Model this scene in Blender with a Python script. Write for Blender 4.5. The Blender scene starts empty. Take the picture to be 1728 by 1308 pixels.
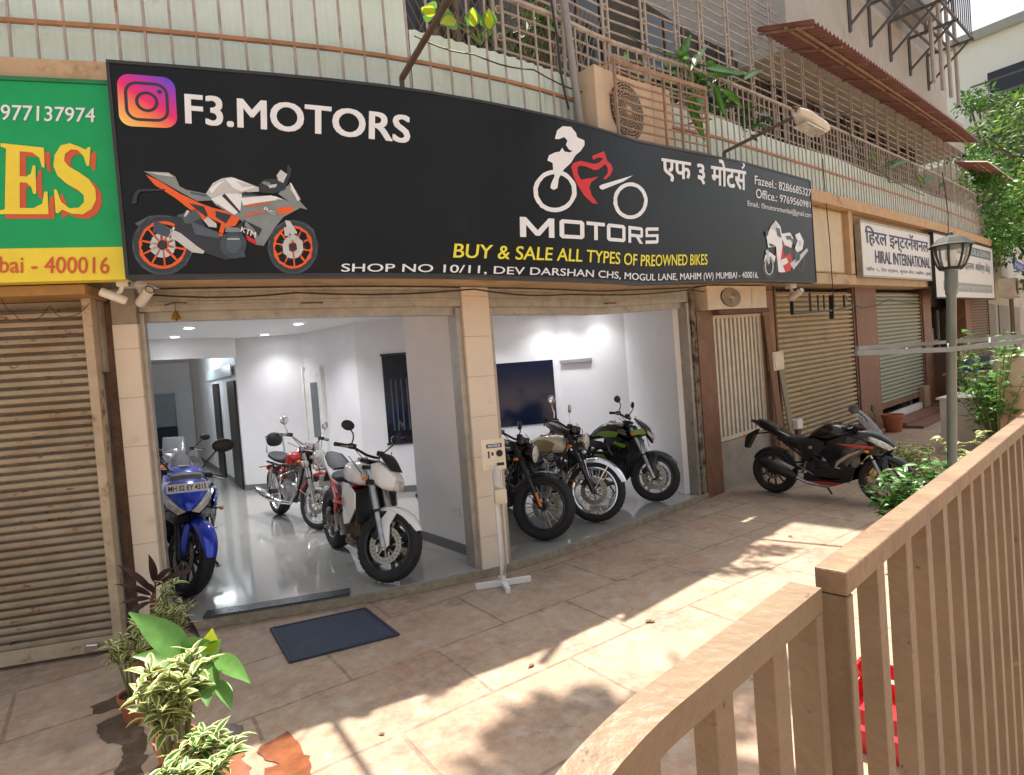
import bpy, bmesh, math, random
import numpy as np
from mathutils import Vector, Matrix, Euler
random.seed(7)
R = math.radians
scene = bpy.context.scene
COL = scene.collection
# ------------------------------------------------------------------ camera
FPX, PW, PH, CAMH = 1000.0, 1728.0, 1308.0, 1.82
PITCH, ROLL = R(-1.5), R(4.4)
cp, sp, cr, sr = math.cos(PITCH), math.sin(PITCH), math.cos(ROLL), math.sin(ROLL)
CM = Matrix(((1,0,0),(0,cp,-sp),(0,sp,cp))) @ Matrix(((cr,0,sr),(0,1,0),(-sr,0,cr)))   # x right, y forward, z up
cam_data = bpy.data.cameras.new('camera')
cam = bpy.data.objects.new('camera', cam_data)
COL.objects.link(cam)
cam_data.sensor_width = 36.0
cam_data.lens = 36.0*FPX/PW
cam_data.clip_start = 0.05
cam_data.clip_end = 600
r_, f_, u_ = CM @ Vector((1,0,0)), CM @ Vector((0,1,0)), CM @ Vector((0,0,1))
m_ = Matrix((( r_.x,u_.x,-f_.x,0),(r_.y,u_.y,-f_.y,0),(r_.z,u_.z,-f_.z,CAMH),(0,0,0,1)))
cam.matrix_world = m_
scene.camera = cam
# ------------------------------------------------------------------ light
SUN_AZ, SUN_M = R(71), 0.35          # direction towards the sun, in plan, and its slope
sun_dir = Vector((math.cos(SUN_AZ)*SUN_M, math.sin(SUN_AZ)*SUN_M, 1)).normalized()
sd_ = bpy.data.lights.new('sun', 'SUN'); sd_.energy = 5.0; sd_.angle = R(0.6); sd_.color = (1.0, 0.92, 0.79)
so_ = bpy.data.objects.new('sun', sd_); COL.objects.link(so_)
so_.rotation_euler = sun_dir.to_track_quat('Z', 'Y').to_euler()
so_.location = (0, 0, 30)
world = bpy.data.worlds.new('World'); scene.world = world; world.use_nodes = True
wn = world.node_tree.nodes; wl = world.node_tree.links
bg = wn['Background']
sky = wn.new('ShaderNodeTexSky'); sky.sky_type = 'NISHITA'; sky.sun_disc = False
sky.sun_elevation = math.asin(sun_dir.z); sky.sun_rotation = math.atan2(sun_dir.x, sun_dir.y)
sky.air_density = 1.3; sky.dust_density = 5.0; sky.ozone_density = 0.6
hs = wn.new('ShaderNodeHueSaturation'); hs.inputs['Saturation'].default_value = 0.42; wl.new(sky.outputs[0], hs.inputs['Color'])
wm = wn.new('ShaderNodeMixRGB'); wm.blend_type = 'MULTIPLY'; wm.inputs[0].default_value = 1; wm.inputs[2].default_value = (1.0, .985, .955, 1); wl.new(hs.outputs[0], wm.inputs[1]); wl.new(wm.outputs[0], bg.inputs[0]); bg.inputs[1].default_value = 0.105
scene.view_settings.view_transform = 'Standard'
scene.view_settings.look = 'None'
scene.view_settings.exposure = 1.08
scene.view_settings.gamma = 1.0
scene.render.engine = 'CYCLES'
scene.cycles.max_bounces = 7
scene.cycles.diffuse_bounces = 4
scene.cycles.transparent_max_bounces = 8
scene.cycles.sample_clamp_indirect = 4.0
scene.cycles.use_denoising = True
scene.cycles.caustics_reflective = False
scene.cycles.caustics_refractive = False

# ------------------------------------------------------------------ plan of the bending street front
# arc length s along the shop front, d out towards the street, z up (the front grows a little towards the far end)
_ds = 0.01
_ss = np.arange(-14, 70, _ds)
_u = np.clip((_ss-0.6)/3.6, 0, 1); _u = _u*_u*(3-2*_u)
_th = np.radians(14+29*_u)
_X = np.cumsum(np.cos(_th))*_ds; _Y = np.cumsum(np.sin(_th))*_ds
_i0 = int(np.argmin(abs(_ss)))
_X = _X-_X[_i0]-2.567; _Y = _Y-_Y[_i0]+4.589
KS = [-5, 0, 2.5, 4, 6.25, 9.4, 14, 18, 27, 60]
KV = [1.035, 1.025, 1.0, 1.0, 1.054, 1.10, 1.16, 1.21, 1.30, 1.30]
def kz(s): return float(np.interp(s, KS, KV))
def th(s): return float(np.interp(s, _ss, _th))
def P(s, d, z):
    x = float(np.interp(s, _ss, _X)); y = float(np.interp(s, _ss, _Y)); t = th(s)
    return Vector((x+d*math.sin(t), y-d*math.cos(t), z*kz(s)))
def _ray(x, y):
    return CM @ Vector(((x-PW/2)/FPX, 1, -(y-PH/2)/FPX))
def at(x, y, d=0.0):
    """where a point seen in the photograph lies on the front at depth d: (s, z)"""
    r = _ray(x, y)
    ox = _X+d*np.sin(_th); oy = _Y-d*np.cos(_th)
    dot = ox*r.x+oy*r.y
    c = np.where((dot > 0) & (_ss > -9) & (_ss < 45), np.abs(ox*r.y-oy*r.x)/np.hypot(ox, oy), 9)
    i = int(c.argmin()); t = math.hypot(ox[i], oy[i])/math.hypot(r.x, r.y)
    s = float(_ss[i])
    return s, (CAMH+t*r.z)/kz(s)
def gnd(x, y, z=0.0):
    r = _ray(x, y); t = (z-CAMH)/r.z
    return Vector((r.x*t, r.y*t, z))
def dep(x, y, Y):
    r = _ray(x, y); t = Y/r.y
    return Vector((r.x*t, Y, CAMH+r.z*t))

# ------------------------------------------------------------------ materials
MATS = {}
def mat(name, col, rough=0.6, metal=0.0, var=0.12, scale=6.0, bump=0.0, bscale=40.0, coat=0.0, stain=None, spec=0.5, transl=0.0, emit=None, alpha=None, trans=0.0, stretch=(1,1,1)):
    if name in MATS: return MATS[name]
    m = bpy.data.materials.new(name); m.use_nodes = True; MATS[name] = m
    nt = m.node_tree; N = nt.nodes; L = nt.links
    b = N['Principled BSDF']
    b.inputs['Roughness'].default_value = rough; b.inputs['Metallic'].default_value = metal
    b.inputs['Specular IOR Level'].default_value = spec
    b.inputs['Coat Weight'].default_value = coat; b.inputs['Coat Roughness'].default_value = 0.08
    tc = N.new('ShaderNodeTexCoord'); mp = N.new('ShaderNodeMapping'); mp.inputs['Scale'].default_value = stretch
    L.new(tc.outputs['Object'], mp.inputs[0])
    c1 = (*col, 1)
    n1 = N.new('ShaderNodeTexNoise'); n1.inputs['Scale'].default_value = scale; n1.inputs['Detail'].default_value = 8; n1.inputs['Roughness'].default_value = 0.65
    L.new(mp.outputs[0], n1.inputs['Vector'])
    rp = N.new('ShaderNodeValToRGB')
    rp.color_ramp.elements[0].position = 0.3; rp.color_ramp.elements[1].position = 0.7
    lo = [max(0, c*(1-var)) for c in col]; hi = [min(1, c*(1+var)) for c in col]
    rp.color_ramp.elements[0].color = (*lo, 1); rp.color_ramp.elements[1].color = (*hi, 1)
    L.new(n1.outputs[0], rp.inputs[0])
    out = rp.outputs[0]
    if stain:      # (colour, threshold, scale, sharpness)
        for (sc, thr, ssc, soft) in (stain if isinstance(stain, list) else [stain]):
            n2 = N.new('ShaderNodeTexNoise'); n2.inputs['Scale'].default_value = ssc; n2.inputs['Detail'].default_value = 10; n2.inputs['Roughness'].default_value = 0.7
            mp2 = N.new('ShaderNodeMapping'); mp2.inputs['Location'].default_value = (random.uniform(0,9), random.uniform(0,9), random.uniform(0,9)); mp2.inputs['Scale'].default_value = stretch
            L.new(tc.outputs['Object'], mp2.inputs[0]); L.new(mp2.outputs[0], n2.inputs['Vector'])
            r2 = N.new('ShaderNodeValToRGB'); r2.color_ramp.elements[0].position = thr; r2.color_ramp.elements[1].position = min(1, thr+soft)
            L.new(n2.outputs[0], r2.inputs[0])
            mx = N.new('ShaderNodeMixRGB'); L.new(r2.outputs[0], mx.inputs[0]); L.new(out, mx.inputs[1]); mx.inputs[2].default_value = (*sc, 1)
            out = mx.outputs[0]
    L.new(out, b.inputs['Base Color'])
    rr = N.new('ShaderNodeMapRange'); rr.inputs['To Min'].default_value = max(0.02, rough*0.8); rr.inputs['To Max'].default_value = min(1, rough*1.2)
    L.new(n1.outputs[0], rr.inputs[0]); L.new(rr.outputs[0], b.inputs['Roughness'])
    if bump:
        n3 = N.new('ShaderNodeTexNoise'); n3.inputs['Scale'].default_value = bscale; n3.inputs['Detail'].default_value = 6
        L.new(mp.outputs[0], n3.inputs['Vector'])
        bp = N.new('ShaderNodeBump'); bp.inputs['Strength'].default_value = bump; bp.inputs['Distance'].default_value = 0.02
        L.new(n3.outputs[0], bp.inputs['Height']); L.new(bp.outputs[0], b.inputs['Normal'])
    if trans: b.inputs['Transmission Weight'].default_value = trans
    if alpha is not None: b.inputs['Alpha'].default_value = alpha
    if emit:
        b.inputs['Emission Color'].default_value = (*emit[0], 1); b.inputs['Emission Strength'].default_value = emit[1]
    if transl:
        t = N.new('ShaderNodeBsdfTranslucent'); L.new(out, t.inputs['Color'])
        ms = N.new('ShaderNodeMixShader'); ms.inputs[0].default_value = transl
        L.new(b.outputs[0], ms.inputs[1]); L.new(t.outputs[0], ms.inputs[2])
        L.new(ms.outputs[0], N['Material Output'].inputs[0])
    return m
def stone_mat(name, c1, c2, mortar, bw, bh, rot, rough=0.8, msize=0.012, warp=0.05):
    """big uneven paving slabs with dirty joints and blotches"""
    m = bpy.data.materials.new(name); m.use_nodes = True; MATS[name] = m
    N = m.node_tree.nodes; L = m.node_tree.links; b = N['Principled BSDF']
    tc = N.new('ShaderNodeTexCoord'); mp = N.new('ShaderNodeMapping'); mp.inputs['Rotation'].default_value = (0,0,rot)
    L.new(tc.outputs['Object'], mp.inputs[0])
    wn_ = N.new('ShaderNodeTexNoise'); wn_.inputs['Scale'].default_value = 1.7; wn_.inputs['Detail'].default_value = 4
    L.new(mp.outputs[0], wn_.inputs['Vector'])
    sub = N.new('ShaderNodeVectorMath'); sub.operation = 'SUBTRACT'; L.new(wn_.outputs['Color'], sub.inputs[0]); sub.inputs[1].default_value = (.5,.5,.5)
    scl = N.new('ShaderNodeVectorMath'); scl.operation = 'SCALE'; L.new(sub.outputs[0], scl.inputs[0]); scl.inputs['Scale'].default_value = warp
    add = N.new('ShaderNodeVectorMath'); L.new(mp.outputs[0], add.inputs[0]); L.new(scl.outputs[0], add.inputs[1])
    br = N.new('ShaderNodeTexBrick'); br.inputs['Scale'].default_value = 1.0
    br.inputs['Brick Width'].default_value = bw; br.inputs['Row Height'].default_value = bh; br.inputs['Mortar Size'].default_value = msize
    br.inputs['Mortar Smooth'].default_value = 0.4; br.inputs['Bias'].default_value = 0.0
    br.inputs['Color1'].default_value = (*c1,1); br.inputs['Color2'].default_value = (*c2,1); br.inputs['Mortar'].default_value = (*mortar,1)
    L.new(add.outputs[0], br.inputs['Vector'])
    out = br.outputs['Color']
    for (sc, lo, hi, colr, fac, typ) in ((0.9,.45,.62,(.30,.14,.085),.50,'MIX'),(2.3,.50,.64,(.15,.11,.085),.55,'MIX'),(5.5,.54,.60,(.42,.38,.33),.35,'MIX'),(14,.4,.75,(.55,.47,.38),.40,'MIX'),(60,.35,.7,(.75,.75,.75),.35,'MULTIPLY')):
        n = N.new('ShaderNodeTexNoise'); n.inputs['Scale'].default_value = sc; n.inputs['Detail'].default_value = 9; n.inputs['Roughness'].default_value = .68
        L.new(mp.outputs[0], n.inputs['Vector'])
        r2 = N.new('ShaderNodeValToRGB'); r2.color_ramp.elements[0].position = lo; r2.color_ramp.elements[1].position = hi
        r2.color_ramp.elements[1].color = (fac,fac,fac,1)
        L.new(n.outputs[0], r2.inputs[0])
        mx = N.new('ShaderNodeMixRGB'); mx.blend_type = typ; L.new(r2.outputs[0], mx.inputs[0]); L.new(out, mx.inputs[1]); mx.inputs[2].default_value = (*colr,1)
        out = mx.outputs[0]
    # hairline cracks
    vo = N.new('ShaderNodeTexVoronoi'); vo.feature = 'DISTANCE_TO_EDGE'; vo.inputs['Scale'].default_value = 1.3
    a2 = N.new('ShaderNodeVectorMath'); s2 = N.new('ShaderNodeVectorMath'); s2.operation = 'SCALE'; s2.inputs['Scale'].default_value = .5
    L.new(sub.outputs[0], s2.inputs[0]); L.new(mp.outputs[0], a2.inputs[0]); L.new(s2.outputs[0], a2.inputs[1]); L.new(a2.outputs[0], vo.inputs['Vector'])
    rc = N.new('ShaderNodeValToRGB'); rc.color_ramp.elements[0].color = (.72,.70,.68,1); rc.color_ramp.elements[1].position = .008; rc.color_ramp.elements[1].color = (1,1,1,1)
    L.new(vo.outputs['Distance'], rc.inputs[0])
    mc = N.new('ShaderNodeMixRGB'); mc.blend_type = 'MULTIPLY'; mc.inputs[0].default_value = .45; L.new(out, mc.inputs[1]); L.new(rc.outputs[0], mc.inputs[2]); out = mc.outputs[0]
    L.new(out, b.inputs['Base Color'])
    nb = N.new('ShaderNodeTexNoise'); nb.inputs['Scale'].default_value = 22; nb.inputs['Detail'].default_value = 9; L.new(mp.outputs[0], nb.inputs['Vector'])
    ma = N.new('ShaderNodeMath'); ma.operation = 'MULTIPLY_ADD'; L.new(br.outputs['Fac'], ma.inputs[0]); ma.inputs[1].default_value = -.8; L.new(nb.outputs[0], ma.inputs[2])
    bp = N.new('ShaderNodeBump'); bp.inputs['Strength'].default_value = .45; bp.inputs['Distance'].default_value = .012
    L.new(ma.outputs[0], bp.inputs['Height']); L.new(bp.outputs[0], b.inputs['Normal'])
    rr = N.new('ShaderNodeMapRange'); rr.inputs['To Min'].default_value = rough*.7; rr.inputs['To Max'].default_value = min(1, rough*1.2); L.new(nb.outputs[0], rr.inputs[0]); L.new(rr.outputs[0], b.inputs['Roughness'])
    return m

# ------------------------------------------------------------------ mesh builder
class MB:
    def __init__(self): self.v = []; self.f = []; self.m = []
    def add(self, vs, fs, mi=0):
        o = len(self.v); self.v += [Vector(p) for p in vs]
        self.f += [tuple(i+o for i in q) for q in fs]; self.m += [mi]*len(fs)
        return self
    def box(self, lo, hi, mi=0, M=None, bev=0.0):
        x0,y0,z0 = lo; x1,y1,z1 = hi
        if bev > 0:
            vs, fs = _bevbox(lo, hi, bev)
        else:
            vs = [(x0,y0,z0),(x1,y0,z0),(x1,y1,z0),(x0,y1,z0),(x0,y0,z1),(x1,y0,z1),(x1,y1,z1),(x0,y1,z1)]
            fs = [(0,3,2,1),(4,5,6,7),(0,1,5,4),(1,2,6,5),(2,3,7,6),(3,0,4,7)]
        if M is not None: vs = [M @ Vector(p) for p in vs]
        return self.add(vs, fs, mi)
    def fbox(self, s0, s1, d0, d1, z0, z1, mi=0, step=0.35, zb=None):
        """box in street front coordinates, bent with the front"""
        n = max(1, int(math.ceil(abs(s1-s0)/step)))
        vs = []; fs = []
        for i in range(n+1):
            s = s0+(s1-s0)*i/n
            vs += [P(s,d0,z0), P(s,d1,z0), P(s,d1,z1), P(s,d0,z1)]
        for i in range(n):
            a = 4*i; b = a+4
            for j in range(4):
                k = (j+1) % 4
                fs.append((a+j, a+k, b+k, b+j))
        fs.append((3,2,1,0)); e = 4*n; fs.append((e,e+1,e+2,e+3))
        return self.add(vs, fs, mi)
    def fsheet(self, s0, s1, prof, mi=0, step=0.35):
        """open profile [(d,z)...] swept along the front"""
        n = max(1, int(math.ceil(abs(s1-s0)/step))); k = len(prof); vs = []; fs = []
        for i in range(n+1):
            s = s0+(s1-s0)*i/n
            vs += [P(s,d,z) for d,z in prof]
        for i in range(n):
            for j in range(k-1):
                a = i*k+j; fs.append((a, a+k, a+k+1, a+1))
        return self.add(vs, fs, mi)
    def tube(self, pts, rad, n=8, mi=0, caps=True, flat=None):
        pts = [Vector(p) for p in pts]; k = len(pts)
        rads = rad if isinstance(rad, (list, tuple)) else [rad]*k
        up = Vector((0,0,1)); vs = []; fs = []
        for i, p in enumerate(pts):
            t = (pts[min(i+1,k-1)]-pts[max(i-1,0)]).normalized()
            if i == 0:
                a = t.cross(up)
                if a.length < 1e-3: a = t.cross(Vector((0,1,0)))
                a.normalize()
            else:
                a = (a-t*a.dot(t))
                if a.length < 1e-6: a = t.orthogonal()
                a.normalize()
            b = t.cross(a)
            for j in range(n):
                q = 2*math.pi*j/n
                vs.append(p+(a*math.cos(q)*(flat[0] if flat else 1)+b*math.sin(q)*(flat[1] if flat else 1))*rads[i])
        for i in range(k-1):
            for j in range(n):
                a0 = i*n+j; a1 = i*n+(j+1) % n
                fs.append((a0, a1, a1+n, a0+n))
        if caps: fs.append(tuple(range(n-1,-1,-1))); fs.append(tuple(range((k-1)*n, k*n)))
        return self.add(vs, fs, mi)
    def bar(self, a, b, w, h=None, mi=0, up=(0,0,1)):
        """rectangular bar from a to b"""
        a = Vector(a); b = Vector(b); h = h or w; t = (b-a).normalized(); u = Vector(up)
        x = t.cross(u)
        if x.length < 1e-3: x = t.cross(Vector((1,0,0)))
        x.normalize(); y = x.cross(t)
        vs = [q+x*(sx*w/2)+y*(sy*h/2) for q in (a,b) for sx,sy in ((-1,-1),(1,-1),(1,1),(-1,1))]
        return self.add(vs, [(3,2,1,0),(4,5,6,7),(0,1,5,4),(1,2,6,5),(2,3,7,6),(3,0,4,7)], mi)
    def lathe(self, prof, c=(0,0,0), axis='z', n=24, mi=0, M=None, closed=False, a0=0.0, a1=None):
        """profile [(r, h)] about an axis through c"""
        full = a1 is None; a1 = 2*math.pi if full else a1
        k = len(prof); cnt = n if full else n+1; vs = []; fs = []; c = Vector(c)
        for i in range(cnt):
            q = a0+(a1-a0)*i/n; co, si = math.cos(q), math.sin(q)
            for r, h in prof:
                p = {'z':(r*co, r*si, h), 'y':(r*co, h, r*si), 'x':(h, r*co, r*si)}[axis]
                p = Vector(p)
                if M is not None: p = M @ p
                vs.append(c+p)
        kk = k if closed else k-1
        for i in range(n):
            i2 = (i+1) % cnt
            for j in range(kk):
                j2 = (j+1) % k
                fs.append((i*k+j, i2*k+j, i2*k+j2, i*k+j2))
        return self.add(vs, fs, mi)
    def loft(self, secs, n=20, mi=0, M=None):
        """sections (x, zc, halfwidth, top, bottom, exponent[, y offset]) along x"""
        vs = []; fs = []
        for sc in secs:
            x, zc, hw, ht, hb, e = sc[:6]; yo = sc[6] if len(sc) > 6 else 0
            for j in range(n):
                q = 2*math.pi*j/n; c, s = math.cos(q), math.sin(q)
                y = hw*math.copysign(abs(c)**(2/e), c); z = (ht if s > 0 else hb)*math.copysign(abs(s)**(2/e), s)
                p = Vector((x, y+yo, zc+z)); vs.append(M @ p if M is not None else p)
        k = len(secs)
        for i in range(k-1):
            for j in range(n):
                a0 = i*n+j; a1 = i*n+(j+1) % n; fs.append((a0, a0+n, a1+n, a1))
        fs.append(tuple(range(n))); fs.append(tuple(range(k*n-1, (k-1)*n-1, -1)))
        return self.add(vs, fs, mi)
    def shell(self, pts, bulge=(0,0,0), thick=(0,0.012,0), mi=0, mirror=False):
        """curved plate on a 3D outline"""
        for sg in ((1,-1) if mirror else (1,)):
            q = [Vector((p[0], p[1]*sg, p[2])) for p in pts]; b = Vector((bulge[0], bulge[1]*sg, bulge[2])); t = Vector((thick[0], thick[1]*sg, thick[2]))
            c = sum(q, Vector())/len(q); n = len(q)
            inn = [p*0.45+c*0.55+b*0.8 for p in q]
            vs = q+inn+[c+b]+[p-t for p in q]+[c+b-t]
            fs = []
            for i in range(n):
                j = (i+1) % n
                fs += [(i,j,n+j,n+i),(n+i,n+j,2*n),(2*n+1+j,2*n+1+i,3*n+1),(j,i,2*n+1+i,2*n+1+j)]
            self.add(vs, fs, mi)
        return self
    def prism(self, poly, M, h, mi=0):
        """2D polygon (x,y) placed by matrix M, extruded by h along local z"""
        n = len(poly)
        vs = [M @ Vector((x,y,0)) for x,y in poly]+[M @ Vector((x,y,h)) for x,y in poly]
        fs = [tuple(range(n-1,-1,-1)), tuple(range(n,2*n))]+[(i,(i+1) % n,n+(i+1) % n,n+i) for i in range(n)]
        return self.add(vs, fs, mi)
    def ball(self, c, r, n=14, mi=0, M=None):
        rx,ry,rz = r if isinstance(r,(tuple,list)) else (r,r,r); vs = []; fs = []; k = n//2+1
        for i in range(k):
            a = math.pi*i/(k-1)
            for j in range(n):
                q = 2*math.pi*j/n
                p = Vector((rx*math.sin(a)*math.cos(q), ry*math.sin(a)*math.sin(q), rz*math.cos(a)))
                if M is not None: p = M @ p
                vs.append(Vector(c)+p)
        for i in range(k-1):
            for j in range(n):
                a0 = i*n+j; a1 = i*n+(j+1) % n; fs.append((a0,a0+n,a1+n,a1))
        return self.add(vs, fs, mi)
    def build(self, name, mats, parent=None, smooth=35, xf=None):
        me = bpy.data.meshes.new(name)
        vs = [xf(p) for p in self.v] if xf else self.v
        me.from_pydata([tuple(p) for p in vs], [], self.f)
        for m in (mats if isinstance(mats, (list, tuple)) else [mats]): me.materials.append(m)
        me.polygons.foreach_set('material_index', self.m)
        bm = bmesh.new(); bm.from_mesh(me)
        bmesh.ops.remove_doubles(bm, verts=bm.verts, dist=1e-5)
        bmesh.ops.recalc_face_normals(bm, faces=bm.faces)
        bm.to_mesh(me); bm.free()
        if smooth:
            me.polygons.foreach_set('use_smooth', [True]*len(me.polygons)); me.set_sharp_from_angle(angle=R(smooth))
        o = bpy.data.objects.new(name, me); COL.objects.link(o)
        if parent: o.parent = parent
        return o
def _bevbox(lo, hi, b):
    bm = bmesh.new(); bmesh.ops.create_cube(bm, size=1)
    for v in bm.verts:
        v.co = Vector([lo[i]+(v.co[i]+.5)*(hi[i]-lo[i]) for i in range(3)])
    bmesh.ops.bevel(bm, geom=list(bm.edges), offset=b, segments=2, affect='EDGES', profile=.5)
    bm.verts.index_update()
    vs = [v.co.copy() for v in bm.verts]; fs = [tuple(v.index for v in f.verts) for f in bm.faces]; bm.free()
    return vs, fs
def tag(o, label=None, cat=None, group=None, kind=None):
    if label: o['label'] = label
    if cat: o['category'] = cat
    if group: o['group'] = group
    if kind: o['kind'] = kind
    return o
def thing(name, label, cat, loc=(0,0,0), rz=0.0, group=None, rx=0.0):
    o = bpy.data.objects.new(name, None); COL.objects.link(o); o.empty_display_size = .1
    o.location = loc; o.rotation_euler = (rx, 0, rz)
    return tag(o, label, cat, group)
def copy_tree(o, parent=None):
    c = o.copy(); COL.objects.link(c)
    if parent: c.parent = parent
    for ch in list(o.children): copy_tree(ch, c)
    return c
# ------------------------------------------------------------------ lettering
def text2d(body, bold=0.0):
    cu = bpy.data.curves.new('lettering', 'FONT'); cu.body = body; cu.size = 1.0; cu.offset = bold; cu.resolution_u = 4
    ob = bpy.data.objects.new('lettering', cu); COL.objects.link(ob)
    dg = bpy.context.evaluated_depsgraph_get(); dg.update()
    me = ob.evaluated_get(dg).to_mesh()
    vs = [(v.co.x, v.co.y) for v in me.vertices]; fs = [tuple(p.vertices) for p in me.polygons]
    ob.evaluated_get(dg).to_mesh_clear()
    bpy.data.objects.remove(ob); bpy.data.curves.remove(cu)
    xs = [v[0] for v in vs]; ys = [v[1] for v in vs]
    x0,x1,y0,y1 = min(xs),max(xs),min(ys),max(ys)
    return [((x-x0)/(x1-x0), (y-y0)/(y1-y0)) for x,y in vs], fs
def put_text(mb, body, TL, TR, BR, BL, d, bold=0.0, mi=0, extra=None):
    """lettering stretched into the quad of street front points (s,z)"""
    vs, fs = text2d(body)
    def q(u, v, e=0.0):
        a = [BL[i]*(1-u)+BR[i]*u for i in (0,1)]; b = [TL[i]*(1-u)+TR[i]*u for i in (0,1)]
        return P(a[0]*(1-v)+b[0]*v, d+e, a[1]*(1-v)+b[1]*v)
    if bold:      # heavier face: copies a hair apart, each in front of the last
        hgt = abs(TL[1]-BL[1]); wid = abs(BR[0]-BL[0]); bu = bold*hgt/wid; bv = bold*.6
        for i,(du,dv) in enumerate(((-bu,-bv),(bu,-bv),(-bu,bv),(bu,bv),(0,0),(-bu,0),(bu,0))): mb.add([q(u*(1-2*bu)+bu+du, v*(1-2*bv)+bv+dv, i*.0004) for u,v in vs], fs, mi)
    else: mb.add([q(u,v) for u,v in vs], fs, mi)
    if extra:
        for poly in extra: mb.add([q(u,v) for u,v in poly], [tuple(range(len(poly)))], mi)
def fpoly(mb, pix, d, mi=0, dd=None):
    """flat shape given by outline points, laid on the front at depth d"""
    mb.add([P(*(lambda s,z: (s,d,z))(*at(x,y,dd if dd is not None else d))) for x,y in pix], [tuple(range(len(pix)))], mi)
# ================================================================== SETTING
M_PAVE = stone_mat('paving', (.335,.24,.17), (.38,.285,.205), (.21,.13,.09), 1.15, .72, R(-35), msize=.013)
M_FLOOR = stone_mat('vitrified_floor', (.34,.335,.31), (.35,.345,.32), (.31,.305,.285), .8, .8, R(-20), rough=.085, msize=.003, warp=0)
for n in M_FLOOR.node_tree.nodes:
    if n.type == 'BUMP': n.inputs['Strength'].default_value = .02
    if n.type == 'MIX_RGB' : n.inputs[0].default_value = .0
for l in [l for l in M_FLOOR.node_tree.links if l.to_node.type == 'MIX_RGB' and l.to_socket == l.to_node.inputs[0]]: M_FLOOR.node_tree.links.remove(l)
W_WALL = mat('white_wall_paint', (.80,.79,.80), .55, var=.05, scale=1.5, bump=.05, stain=[((.52,.48,.46), .66, 2.2, .2), ((.45,.40,.38), .74, 9, .05)])
W_CEIL = mat('white_ceiling', (.86,.86,.86), .7, var=.02)
W_SKIRT = mat('grey_skirting', (.16,.16,.16), .35)
TILE = mat('cream_cladding_tile', (.74,.65,.54), .35, var=.06, scale=3, stain=((.42,.30,.19), .60, 3.5, .25))
GROUT = mat('tile_joint', (.40,.33,.26), .9)
BEIGE = mat('beige_plaster', (.50,.37,.24), .75, var=.15, scale=3, bump=.25, stain=[((.26,.15,.08), .56, 2.5, .15), ((.10,.07,.05), .66, 5, .08)])
BROWNP = mat('brown_red_paint', (.19,.09,.05), .55, var=.25, scale=5, bump=.2, stain=[((.30,.19,.12), .58, 4, .12)])
STEELG = mat('galvanised_grey', (.42,.39,.34), .45, metal=.55, var=.2, scale=9, bump=.1, stain=((.22,.14,.09), .60, 6, .12))
RUST = mat('rusty_dark_iron', (.13,.075,.045), .8, var=.4, scale=14, bump=.4)
BLACKM = mat('black_paint', (.018,.018,.02), .4)
CEMENT = mat('cement_render', (.33,.29,.24), .85, var=.18, scale=3, bump=.35, stain=[((.16,.13,.10), .58, 3, .15), ((.45,.40,.34), .62, 8, .08)])
DARKGL = mat('dark_glass', (.012,.016,.026), .08, spec=.6)
GRANITE = mat('dark_granite', (.055,.065,.075), .22, var=.4, scale=60)
WHITEP = mat('white_gloss_paint', (.78,.77,.74), .3)

g = MB(); g.add([(-60,-60,0),(120,-60,0),(120,120,0),(-60,120,0)], [(0,1,2,3)])
tag(g.build('ground', M_PAVE, smooth=0), kind='structure')

# shop floor, a step above the paving
ft = [P(s,0,0) for s in np.arange(-.30,5.96,.25)]+[P(5.95,0,0)]
ring = [(p.x,p.y) for p in ft]+[(3.0,9.0),(2.6,24),(-14,24),(-5.5,8.0)]
g = MB(); g.prism(ring, Matrix.Translation((0,0,.004)), .076)
tag(g.build('interior_floor', M_FLOOR, smooth=0), kind='structure')
g = MB(); g.fbox(-.30,5.95,.0,.03,.003,.072, step=.2)
tag(g.build('step', mat('worn_step_edge', (.30,.25,.18), .85, var=.3, scale=12, bump=.5), smooth=0), kind='structure')

# ------------------------------------------------------------------ the shop building
bld = thing('shop_building', 'white walled motorcycle showroom with two open shutter bays and cream tiled pillars', 'building', P(2,-2,0))
_B = bld.location.copy()
def bpart(mb, name, m, parent=None, smooth=35):
    o = mb.build(name, m, parent or bld, smooth, xf=(lambda p: p-_B) )
    return o
def vwall(mb, a, b, t, z0, z1, mi=0):
    a = Vector((*a,0)); b = Vector((*b,0)); u = (b-a).normalized(); n = Vector((-u.y,u.x,0))*t
    vs = [a,b,b+n,a+n]
    mb.add([Vector((p.x,p.y,z0)) for p in vs]+[Vector((p.x,p.y,z1)) for p in vs], [(3,2,1,0),(4,5,6,7),(0,1,5,4),(1,2,6,5),(2,3,7,6),(3,0,4,7)], mi)
ZC = 2.78; ZF = .082
A1, A2 = (-.40,5.52), (-1.12,6.44)                # partition beside the first bay
C1, C2 = (-.95,9.15), (-2.40,9.28)                # wall with the dark window
D2 = (-3.66,10.52); E2 = (-4.86,10.52); F2 = (-8.8,16.4)
def interior_wall(a, b, t=.12, z1=ZC, m=W_WALL, skirt=True):
    w = MB(); vwall(w, a, b, t, ZF, z1); o = bpart(w, 'interior_wall', m, smooth=0)
    if skirt:
        a = Vector((*a,0)); b = Vector((*b,0)); n = (b-a).normalized(); n = Vector((-n.y,n.x,0))
        k = MB(); vwall(k, tuple((a-n*.012)[:2]), tuple((b-n*.012)[:2]), .0118, ZF+.001, ZF+.095); bpart(k, 'skirting', W_SKIRT, smooth=0)
    return o
interior_wall(A2, A1, .10)
w = MB(); vwall(w, (-1.02,6.52), (-.95,9.15), .1, ZF, ZC); bpart(w, 'interior_wall', W_WALL, smooth=0)
interior_wall(C2, C1)
interior_wall(D2, C2)
interior_wall(E2, D2)
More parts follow.
